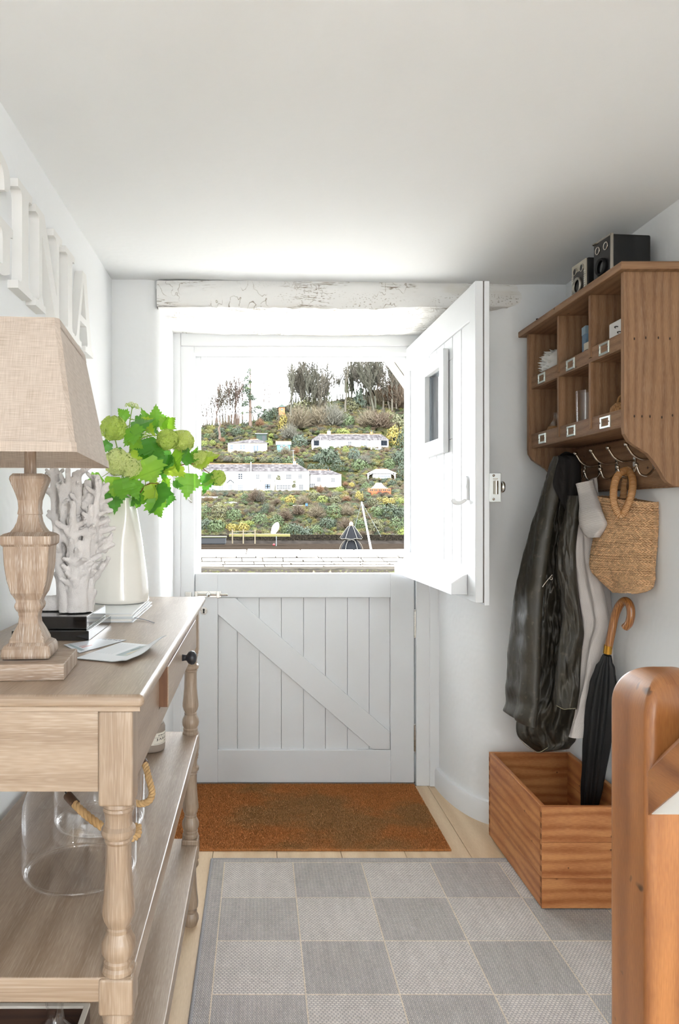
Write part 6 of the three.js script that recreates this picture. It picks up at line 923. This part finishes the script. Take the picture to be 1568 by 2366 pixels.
// ---- buildings
const BM = { white: std(0xb4b2ac, 0.9), cream: std(0xa89f8a, 0.9), frame: std(0xaaaaa6, 0.8), pane: std(0x1b2026, 0.6, { specularIntensity: 0.2 }), paneL: std(0x4c5258, 0.6, { specularIntensity: 0.2 }), grey: std(0x5f6364, 0.8), dark: std(0x202325, 0.8), orange: std(0x8a3a10, 0.7), teal: std(0x3a5e60, 0.7), brick: std(0x8a5636, 0.9), green: std(0x1c2a22, 0.9) };
const slate = (() => { const t = dataTex(512, 256, (u, v) => { const n = fbm(u * 9, v * 6, 2, 4), l = N3(u * 90, v * 60, 4), c = Math.floor(v * 40) % 2 ? 0.06 : 0; const k = clamp(0.45 + n + 0.45 * l - c); return M3([34, 31, 32], [88, 85, 84], k); }, { wrap: THREE.MirroredRepeatWrapping }); return std(0xffffff, 0.95, { map: t, specularIntensity: 0.1 }); })();
function bwindow(parent, px, py, w, h, Zf, cols, rows, pm = BM.pane, fr = BM.frame) { // centred on a pixel, on a front wall at distance Zf
  const c = P(px, py, Zf), s = Zf / F, W = w * s, Hh = h * s, f = part(parent, 'window', pbox(c.x - W / 2, c.x + W / 2, c.y - Hh / 2, c.y + Hh / 2, c.z - 0.05, c.z + 0.05), fr);
  const gw = W / cols, gh = Hh / rows; for (let i = 0; i < cols; i++) for (let j = 0; j < rows; j++) part(f, 'pane', pbox(c.x - W / 2 + gw * i + gw * 0.14, c.x - W / 2 + gw * (i + 1) - gw * 0.14, c.y - Hh / 2 + gh * j + gh * 0.12, c.y - Hh / 2 + gh * (j + 1) - gh * 0.12, c.z + 0.045, c.z + 0.07), pm);
}
function house(name, label, Z, { wall, eave, ridge, ridgeX, depth, roofM = slate, wallM = BM.white, over = 2 }) {
  const s = Z / F, g = thing(name, label, 'building'), [x0, x1, yb, ye] = wall, A = P(x0, ye, Z), B = P(x1, yb, Z);
  part(g, 'wall', pbox(A.x, B.x, B.y - 1.5, A.y, A.z - depth, A.z), wallM);
  const e0 = P(x0 - over, eave, Z).add(v3(0, 0, 0.4)), e1 = P(x1 + over, eave, Z).add(v3(0, 0, 0.4)), ry = P(0, ridge, Z + depth / 2).y, r0 = v3(P(ridgeX[0], 0, Z + depth / 2).x, ry, A.z - depth / 2), r1 = v3(P(ridgeX[1], 0, Z + depth / 2).x, ry, A.z - depth / 2), b0 = v3(e0.x, e0.y, A.z - depth - 0.4), b1 = v3(e1.x, e1.y, A.z - depth - 0.4);
  const tri = [[e0, e1, r1], [e0, r1, r0], [b1, b0, r0], [b1, r0, r1], [e1, b1, r1], [b0, e0, r0], [e0, b0, b1], [e0, b1, e1]], pos = [], uv = []; tri.forEach(t => t.forEach(q => { pos.push(q.x, q.y, q.z); uv.push(q.x / 9, q.y / 2.5); }));
  const rg = new THREE.BufferGeometry(); rg.setAttribute('position', new THREE.Float32BufferAttribute(pos, 3)); rg.setAttribute('uv', new THREE.Float32BufferAttribute(uv, 2)); rg.computeVertexNormals(); const roof = part(g, 'roof', rg, roofM, 'weathered slate roof');
  part(roof, 'ridge_tiles', tube([r0, r0.clone().lerp(r1, 0.5), r1], 0.13, 6, 6), BM.brick);
  return { g, roof, r0, r1 };
}
{
  const Z = 184;
  const A = house('long_cottage', 'long white two-storey cottage with a pale slate roof', Z, { wall: [455, 714, 1133, 1088], eave: 1089, ridge: 1072, ridgeX: [448, 688], depth: 6 });
  for (const w of [[555, 1100.6, 10, 13, 2, 3], [594.8, 1101.4, 8, 10, 3, 3], [622.2, 1101, 8, 10, 3, 3], [666.6, 1101.4, 12, 10.5, 4, 3], [693.5, 1101, 8, 10, 3, 3], [555, 1126, 10, 12, 3, 3, 1], [531.5, 1125.5, 9, 12, 3, 3, 1], [510, 1126, 10, 12, 3, 3, 1], [695.5, 1125.5, 9.5, 12, 3, 3], [488, 1126, 9, 12, 3, 3, 1], [480, 1101, 9, 11, 3, 3]]) bwindow(A.g, w[0], w[1], w[2], w[3], Z, w[4], w[5], w[6] ? BM.paneL : BM.pane);
  const po = P(602, 1111, Z - 2.2), pe = P(634, 1134, Z - 2.2), pr = part(A.g, 'porch', pbox(po.x, pe.x, pe.y - 1, po.y, po.z - 2.2, po.z), BM.cream); part(pr, 'porch_roof', pbox(po.x - 0.2, pe.x + 0.2, po.y, po.y + 0.25, po.z - 2.2, po.z + 0.2), BM.grey); bwindow(A.g, 618, 1124, 12, 11, Z - 2.15, 2, 2, BM.paneL, BM.brick);
  const c0 = P(637, 1118, Z - 2), c1 = P(673, 1134, Z - 2); part(A.g, 'conservatory', pbox(c0.x, c1.x, c1.y - 1, c0.y, c0.z - 2, c0.z), BM.white); for (let k = 0; k < 5; k++) bwindow(A.g, 641.5 + k * 6.6, 1125.5, 5.4, 11, Z - 1.96, 2, 3);
  const d0 = P(532, 1108, Z - 0.6), hd = part(A.g, 'door_hood', merge([tube([P(523.5, 1116, Z - 0.7), P(532, 1108.5, Z - 0.7)], 0.13, 3, 5), tube([P(540.5, 1116, Z - 0.7), P(532, 1108.5, Z - 0.7)], 0.13, 3, 5)]), BM.dark);
  const ch = P(680, 1072, Z + 3), cs = part(A.g, 'chimney', pbox(ch.x - 0.35, ch.x + 0.35, ch.y - 1, ch.y + 0.6, ch.z - 0.35, ch.z + 0.35), BM.white); part(cs, 'chimney_pot', T(new THREE.CylinderGeometry(0.13, 0.17, 0.7, 10), ch.x, ch.y + 0.9, ch.z), BM.brick);
  part(A.g, 'parapet_wall', pbox(P(578.5, 0, Z).x, P(580.5, 0, Z).x, P(0, 1090, Z).y, P(0, 1069.5, Z + 3).y, -Z - 3, -Z + 0.4), BM.white);
  part(A.g, 'aerial', merge([tube([P(677, 1070, Z + 1), P(677, 1040, Z + 1)], 0.06, 3, 5), tube([P(673, 1041, Z + 1), P(681, 1041, Z + 1)], 0.05, 3, 5)]), BM.grey);
  // climbers on the wall
  for (const [x, y, r2] of [[643, 1106, 7], [640, 1124, 4], [679, 1124, 6], [680, 1114, 4]]) { const g = leafBlob(120, x, 0.2, 1.2); const p = P(x, y, Z - 0.3); g.scale(r2 * 0.106, r2 * 0.13, 0.3); part(A.g, 'climbing_plant', T(g, p.x, p.y, p.z), FOL.olive); }
  const B = house('low_annexe', 'lower white annexe joined to the long cottage', 187, { wall: [716.5, 788, 1134, 1096], eave: 1097, ridge: 1086, ridgeX: [712, 762], depth: 5, over: 2 });
  for (const w of [[736, 1108, 8.5, 9.5, 3, 3], [769, 1109, 8.5, 9.5, 3, 3], [721.5, 1124.6, 12, 15, 3, 4]]) bwindow(B.g, w[0], w[1], w[2], w[3], 187, w[4], w[5]);
  const fp = P(758, 1092, 189); part(B.g, 'flue', T(new THREE.CylinderGeometry(0.14, 0.14, 1.6, 10), fp.x, fp.y + 0.4, fp.z), BM.dark);
  // bungalow higher up, right
  const Z2 = 226, C = house('hip_roofed_bungalow', 'white bungalow with hipped slate roof half hidden by shrubs', Z2, { wall: [720, 897, 1042, 1016], eave: 1017, ridge: 1003, ridgeX: [738, 880], depth: 8, over: 2 });
  for (const w of [[730.6, 1024, 13, 12, 4, 3], [807.7, 1025.6, 7.5, 10, 2, 3], [841, 1025, 14, 11, 5, 3, 1], [887, 1024, 15, 12, 4, 3], [770, 1023, 10, 9, 4, 3, 1], [788, 1023, 10, 9, 4, 3, 1]]) bwindow(C.g, w[0], w[1], w[2], w[3], Z2, w[4], w[5], w[6] ? BM.paneL : BM.pane);
  for (const [x0, x1, xr] of [[717, 763, 741], [853, 900, 876]]) { const a = P(x0, 1017, Z2 - 1.2), b = P(x1, 1017, Z2 - 1.2), r0 = P(xr, 1003.5, Z2 + 2), pos = [], t = [[a, b, r0], [v3(a.x, a.y, a.z - 5), a, r0], [b, v3(b.x, b.y, b.z - 5), r0]]; t.forEach(q => q.forEach(p => pos.push(p.x, p.y, p.z))); const g = new THREE.BufferGeometry(); g.setAttribute('position', new THREE.Float32BufferAttribute(pos, 3)); g.setAttribute('uv', new THREE.Float32BufferAttribute(pos.filter((_, i) => i % 3 < 2).map(x => x / 5), 2)); g.computeVertexNormals(); part(C.g, 'hip_roof', g, slate); const wa = P(x0 + 3, 1017, Z2 - 0.9), wb = P(x1 - 3, 1042, Z2 - 0.9); part(C.g, 'bay', pbox(wa.x, wb.x, wb.y - 1, wa.y, wa.z - 1, wa.z), BM.white); }
  bwindow(C.g, 730.6, 1024, 13, 12, Z2 - 0.85, 4, 3); bwindow(C.g, 887, 1024, 15, 12, Z2 - 0.85, 4, 3);
  for (const [x, w, hh] of [[759.6, 8, 14], [857.5, 5, 12]]) { const p = P(x, 1005, Z2 + 4), s = Z2 / F, cm = part(C.g, 'chimney', pbox(p.x - w * s / 2, p.x + w * s / 2, p.y - 1, p.y + (hh - 5) * s, p.z - 0.4, p.z + 0.4), x < 800 ? BM.cream : BM.brick); part(cm, 'chimney_pot', T(new THREE.CylinderGeometry(0.2, 0.24, 0.6, 8), p.x, p.y + (hh - 5) * s + 0.3, p.z), BM.dark); }
  // chalet, left
  const Z3 = 216, D = house('pale_chalet', 'cream gabled chalet with a dark balcony above the long cottage', Z3, { wall: [526, 617, 1053, 1024], eave: 1024, ridge: 1015, ridgeX: [578, 596], depth: 6, wallM: BM.cream, over: 4 });
  for (const w of [[534.6, 1033, 10, 11, 1, 2, 1], [560, 1033, 13, 11, 2, 2, 1], [591, 1035.6, 13, 17, 2, 1, 1]]) bwindow(D.g, w[0], w[1], w[2], w[3], Z3, w[4], w[5], BM.paneL);
  const ba = P(554, 1046, Z3 - 1), bb = P(607, 1050, Z3 - 1), bal = part(D.g, 'balcony', pbox(ba.x, bb.x, bb.y, bb.y + 0.18, bb.z - 1, bb.z), BM.dark); for (let k = 0; k < 12; k++) { const x = mix(ba.x, bb.x, k / 11); part(bal, 'baluster', pbox(x - 0.04, x + 0.04, bb.y, bb.y + 0.85, bb.z - 0.05, bb.z), BM.dark); } part(bal, 'balcony_rail', pbox(ba.x, bb.x, bb.y + 0.8, bb.y + 0.88, bb.z - 0.06, bb.z + 0.01), BM.grey);
  // sheds
  const sg = house('teal_shed', 'small teal shed with a white roof beside the chalet', 214, { wall: [640, 670, 1037, 1026], eave: 1027.5, ridge: 1020, ridgeX: [637, 672], depth: 3, roofM: BM.frame, wallM: BM.teal, over: 2 });
  bwindow(sg.g, 650, 1032, 6, 6, 214, 2, 1); bwindow(sg.g, 661, 1032, 6, 6, 214, 2, 1);
  const gr = thing('green_shed', 'dark green flat-roofed shed above the chalet', 'shed'), ga = P(592, 1003, 229), gb = P(616, 1020, 229); part(gr, 'wall', pbox(ga.x, gb.x, gb.y - 1, ga.y, ga.z - 3, ga.z), BM.green); part(gr, 'roof', pbox(ga.x - 0.4, gb.x + 0.2, ga.y, ga.y + 0.22, ga.z - 3, ga.z + 0.4), BM.grey); part(gr, 'shed_door', pbox(gb.x - 1.4, gb.x - 0.4, gb.y, gb.y + 1.8, ga.z, ga.z + 0.05), BM.dark);
  const hu = house('brick_hut', 'small orange gabled hut among the skyline trees', 247, { wall: [644, 658, 952, 940], eave: 941, ridge: 934, ridgeX: [650, 652], depth: 3, roofM: BM.green, wallM: BM.brick, over: 2 }); bwindow(hu.g, 651, 946, 3, 4, 247, 1, 1);
  // garden pavilion, right
  const Zp = 192, pv = house('garden_pavilion', 'white open-sided garden pavilion with a pale hipped roof', Zp, { wall: [862, 903, 1114, 1095], eave: 1094, ridge: 1084, ridgeX: [868, 894], depth: 4, roofM: BM.frame, over: 13 });
  for (let k = 0; k < 4; k++) bwindow(pv.g, 875.5 + k * 7.4, 1104, 6.2, 13, Zp, 2, 2, BM.paneL, BM.white);
  for (const x of [850, 912]) { const p = P(x, 1094, Zp - 0.3), q = P(x, 1118, Zp - 0.3); part(pv.g, 'corner_post', pbox(p.x - 0.12, p.x + 0.12, q.y, p.y, p.z - 0.12, p.z + 0.12), BM.white); const br = P(x + (x < 880 ? 8 : -8), 1095, Zp - 0.3); part(pv.g, 'brace', tube([v3(p.x, p.y - 1.1, p.z), v3((p.x * 0.7 + br.x * 0.3), p.y - 0.4, p.z), br], 0.07, 8, 5), BM.white); }
  // orange hut with tent roof
  const Zh = 168, h0 = P(853, 1128.5, Zh), h1 = P(903, 1146, Zh), oh = thing('orange_summerhouse', 'bright orange timber summerhouse with a cream tent-like roof', 'hut');
  for (let k = 0; k < 10; k++) part(oh, 'board', pbox(mix(h0.x, h1.x, k / 10) + 0.012, mix(h0.x, h1.x, (k + 1) / 10) - 0.012, h1.y - 0.5, h0.y, h0.z - 2.5, h0.z), BM.orange);
  for (let k = 0; k < 5; k++) bwindow(oh, 858 + k * 10, 1132.3, 7.5, 4.6, Zh, 2, 1, BM.pane, BM.brick);
  const rt = []; for (let i = 0; i <= 10; i++) { const t = i / 10, w = mix(19.5, 5.5, Math.pow(t, 0.55)), y = mix(1128.5, 1115, t), a = P(876.5 - w, y, Zh), b = P(876.5 + w, y, Zh), dd = mix(1.3, 0.3, t); rt.push([v3(a.x, a.y, -Zh - 1.25 + dd), v3(b.x, b.y, -Zh - 1.25 + dd), v3(b.x, b.y, -Zh - 1.25 - dd), v3(a.x, a.y, -Zh - 1.25 - dd)]); } part(oh, 'tent_roof', loft(rt, { crease: 0.5 }), BM.cream);
  // lower garden shelter, left
  const Zs = 163, s0 = P(458, 1148, Zs), s1 = P(503, 1152, Zs), ls = thing('garden_shelter', 'flat-roofed white garden shelter on posts below the long hedge', 'shelter'); part(ls, 'roof', pbox(s0.x, s1.x, s1.y, s0.y + 0.05, s0.z - 2.5, s0.z), BM.frame); part(ls, 'fascia', pbox(s0.x, s1.x + 0.05, s1.y - 0.1, s1.y + 0.02, s0.z, s0.z + 0.08), BM.grey); for (const x of [463, 500]) { const p = P(x, 1152, Zs), q = P(x, 1177, Zs); part(ls, 'post', pbox(p.x - 0.1, p.x + 0.1, q.y, p.y, p.z - 0.2, p.z), BM.frame); } const t0 = P(464, 1164, Zs), t1 = P(498, 1177, Zs); part(ls, 'railing', pbox(t0.x, t1.x, t1.y, t0.y, t0.z - 0.1, t0.z - 0.04), BM.white);
}
// ---- bank details
{
  const bt2 = thing('covered_boat', 'long white covered boat laid up in the lower garden', 'boat'), b0 = P(534, 1166, 161); const hull = new THREE.SphereGeometry(1, 24, 12); hull.scale(1.85, 0.42, 0.6); part(bt2, 'cover', T(hull, b0.x, b0.y + 0.2, b0.z), BM.white); part(bt2, 'hull_band', T(new THREE.CylinderGeometry(1, 1, 0.12, 24).scale(1.8, 1, 0.62), b0.x, b0.y + 0.05, b0.z), BM.grey);
  const tb = thing('garden_table', 'white garden table with blue chairs half hidden in the bank', 'table'), q = P(690, 1168, 160); part(tb, 'table_top', T(new THREE.CylinderGeometry(1.3, 1.3, 0.1, 24).scale(1, 1, 0.5), q.x, q.y, q.z), BM.white); part(tb, 'pedestal', T(new THREE.CylinderGeometry(0.08, 0.1, 0.7, 8), q.x, q.y - 0.4, q.z), BM.grey); 
  for (const [x, y] of [[684, 1178], [708, 1173]]) { const p = P(x, y, 159), c = thing('garden_chair', 'small blue garden chair by the white garden table', 'chair', 'blue garden chairs', p.toArray()), bl = std(0x1c4470, 0.7); part(c, 'seat', pbox(-0.25, 0.25, 0.38, 0.43, -0.25, 0.25), bl); part(c, 'backrest', pbox(-0.25, 0.25, 0.43, 0.9, -0.25, -0.2), bl); for (const sx of [-0.22, 0.22]) for (const sz of [-0.22, 0.22]) part(c, 'leg', pbox(sx - 0.03, sx + 0.03, 0, 0.38, sz - 0.03, sz + 0.03), bl); }
  // slipway, jetty, dinghy, pontoon, mast
  const Zj = 128, jy = P(0, 1234, Zj).y, j = thing('timber_jetty', 'long timber jetty deck on posts along the far bank', 'jetty'), jm = std(0x5f4f2c, 0.9), jp = std(0x5a5140, 0.9), x0 = P(529, 0, Zj).x, x1 = P(670, 0, Zj).x;
  for (let k = 0; k < 24; k++) part(j, 'deck_board', pbox(mix(x0, x1, k / 24) + 0.01, mix(x0, x1, (k + 1) / 24) - 0.01, jy - 0.12, jy, -Zj - 1.6, -Zj), jm);
  part(j, 'edge_beam', pbox(x0, x1, jy - 0.42, jy - 0.1, -Zj, -Zj + 0.15), std(0x4e4a22, 0.9)); for (const x of [537, 562, 589]) { const p = P(x, 1223, Zj), b = P(x, 1256, Zj); part(j, 'post', pbox(p.x - 0.1, p.x + 0.1, b.y, p.y, -Zj + 0.15, -Zj + 0.35), jp); } { const p = P(638, 1239, Zj), b = P(638, 1262, Zj); part(j, 'post', pbox(p.x - 0.05, p.x + 0.05, b.y, p.y, -Zj + 0.15, -Zj + 0.25), BM.grey); }
  part(j, 'handrail', pbox(P(537, 0, Zj).x, P(590, 0, Zj).x, P(0, 1228, Zj).y, P(0, 1226.6, Zj).y, -Zj + 0.2, -Zj + 0.28), jp);
  const bu = new THREE.Mesh(new THREE.SphereGeometry(0.2, 16, 12), std(0x6a1218, 0.7)); bu.name = 'mooring_buoy'; bu.position.copy(P(632.5, 1258.5, 126)); tag(bu, 'small red mooring buoy on the mud', 'buoy'); scene.add(bu);
  const dg = thing('dinghy', 'cream dinghy stood on its end above the jetty', 'boat', null, P(630, 1233.5, 131.5).toArray()); dg.rotation.z = -0.42;
  const dr = [], s = 129 / F; for (let i = 0; i <= 16; i++) { const t = i / 16, w = (t < 0.5 ? mix(5.6, 8, smooth(0, 0.45, t)) : 8 * Math.pow(Math.max(0, 1 - Math.pow((t - 0.5) / 0.5, 2.2)), 0.7)) * s + 0.01, d = 0.5 * (w / (8 * s)); const ring = []; for (let k = 0; k < 14; k++) { const a = k / 14 * 6.283; ring.push(v3(Math.cos(a) * w, t * 30 * s, Math.sin(a) * d * (Math.sin(a) > 0 ? 1 : 0.15))); } dr.push(ring); }
  part(dg, 'hull', loft(dr), std(0x9c9484, 0.7)); part(dg, 'keel', tube([v3(0, 0.1, 0.42), v3(0, 15 * s, 0.52), v3(0, 29 * s, 0.1)], 0.04, 10, 5), BM.cream);
  const pn = thing('moored_barge', 'dark low barge moored off the end of the jetty', 'boat'), p0 = P(440, 1242, 124), p1 = P(521, 1258, 124); part(pn, 'hull', box6(p0.x, p1.x, p1.y, p0.y, p0.z - 3, p0.z, 0.2), std(0x0c0d10, 0.8)); part(pn, 'gunwale', pbox(p0.x, p1.x + 0.1, p0.y, p0.y + 0.16, p0.z - 3, p0.z + 0.1), std(0x34341a, 0.8));
  // low seawall at the foot of the bank
  const sw = thing('sea_wall', 'dark weedy stone sea wall along the far shore', 'wall'), sT = dataTex(512, 64, (u, v) => { const k = clamp(0.4 + fbm(u * 60, v * 9, 3, 4) + 0.3 * N3(u * 300, v * 40, 2)); return M3([14, 13, 11], [50, 44, 36], k); }), sm = std(0xffffff, 1, { specularIntensity: 0, map: sT, bumpMap: asBump(sT), bumpScale: 0.2 });
  const seg = []; for (let k = 0; k < 60; k++) { const px = 250 + k * 16, a = P(px, 1236 + 2 * N3(k * 0.4, 1, 2), 145), b = P(px + 16, 1256, 145); seg.push(buv(pbox(a.x, b.x, b.y, a.y, a.z - 1.5, a.z + rr(-0.3, 0.3, rE)), 0, 20, 3, 0, 0)); } part(sw, 'stonework', merge(seg), sm);
  const ma = thing('boat_mast', 'leaning white mast with thin stays behind the quay wall', 'mast'); const mt = P(835, 1160, 40), mb = P(860, 1285, 38); part(ma, 'spar', tube([mb, mb.clone().lerp(mt, 0.5), mt], t => 0.055 - 0.015 * t, 8, 8), BM.frame); for (const [x, y] of [[815, 1235], [880, 1240]]) part(ma, 'stay', tube([mt, mt.clone().lerp(P(x, y, 41), 0.5), P(x, y, 41)], 0.010, 3, 4), BM.grey);
  const mh = P(860, 1300, 38); part(ma, 'deck', (() => { const g = new THREE.SphereGeometry(1, 20, 10); g.scale(2.6, 0.5, 0.9); return T(g, mb.x, mb.y - 0.5, mb.z); })(), BM.white);
}
{ // furled parasol just beyond the quay wall
  const Zq = 7.6, s = Zq / F, g = thing('garden_parasol', 'furled black parasol with pale piping and tied waist beyond the quay wall', 'parasol');
  const C = (dx, py, dz = 0) => P(811 + dx, py, Zq + dz), cloth = std(0x0a0b0e, 0.9, { specularIntensity: 0.3 }), pipe = std(0x77736a, 0.8), top = std(0x7d6246, 0.8);
  const ringAt = (rx, py, fl) => Array.from({ length: 48 }, (_, i) => { const a = i / 48 * 6.2832, k = 1 + fl * Math.cos(a * 6 + 0.6); return C(Math.sin(a) * rx * k, py + fl * 10 * Math.abs(Math.cos(a * 3 + 0.3)) * (rx > 15 ? 1 : 0)).add(v3(0, 0, Math.cos(a) * rx * k * s)); });
  part(g, 'vent_tier', loft([ringAt(4, 1213.5, 0), ringAt(8, 1218, 0.02), ringAt(14, 1226, 0.06), ringAt(20, 1236, 0.1), ringAt(23.5, 1243, 0.12)], { caps: false }), cloth, 'flared black upper tier');
  part(g, 'canopy', loft([ringAt(6, 1222, 0), ringAt(12, 1236, 0.05), ringAt(11.5, 1246, 0.1), ringAt(17, 1253, 0.12), ringAt(22, 1262, 0.13), ringAt(24, 1272, 0.14), ringAt(23, 1290, 0.15), ringAt(16, 1330, 0.2)], { caps: false }), cloth, 'black furled canopy');
  part(g, 'finial', loft([ringAt(4.6, 1213.8, 0), ringAt(4.8, 1210, 0), ringAt(3.6, 1207.5, 0), ringAt(1, 1205, 0)]), top, 'pale wooden finial');
  for (let k = 0; k < 6; k++) { const a = (k / 6) * 6.2832 + 0.42, at = (r, py) => C(Math.sin(a) * r, py).add(v3(0, 0, Math.cos(a) * r * s)); part(g, 'piping', tube([at(4.6, 1214), at(9, 1218.5), at(15, 1226.5), at(22, 1236.5), at(26, 1243)], 0.0017, 14, 5), pipe); part(g, 'piping', tube([at(12.6, 1247), at(19, 1253), at(24.6, 1262), at(27, 1272), at(26, 1290)], 0.0017, 14, 5), pipe); }
  const hem = Array.from({ length: 60 }, (_, i) => { const a = i / 60 * 6.2832, k = 1 + 0.12 * Math.cos(a * 6 + 0.6), r = 23.8; return C(Math.sin(a) * r * k, 1243.4 + 1.2 * Math.abs(Math.cos(a * 3 + 0.3))).add(v3(0, 0, Math.cos(a) * r * k * s)); }); part(g, 'hem_piping', tube(hem, 0.0016, 120, 5, true), pipe);
  part(g, 'tie_cord', tube([C(-11.5, 1246.5).add(v3(0, 0, 0.03)), C(-4, 1247.5).add(v3(0, 0, 0.055)), C(4, 1247.5).add(v3(0, 0, 0.056)), C(7, 1250).add(v3(0, 0, 0.058)), C(9, 1256).add(v3(0, 0, 0.07))], 0.0032, 20, 5), pipe);
  part(g, 'pole', tube([C(0, 1214), C(0, 1400), v3(C(0, 0).x, -1.2, -Zq)], 0.022, 6, 10), top);
}

// ================================================================ finish
for (const o of scene.children) if (o.isGroup && o.position.lengthSq() === 0 && o.userData.kind !== 'structure') {
  const b = new THREE.Box3().setFromObject(o), c = b.getCenter(v3()); c.y = b.min.y; o.position.copy(c); for (const ch of o.children) ch.position.sub(c);
}
scene.traverse(o => { if (o.isMesh) { o.castShadow = true; o.receiveShadow = true; } });
renderer.render(scene, camera);
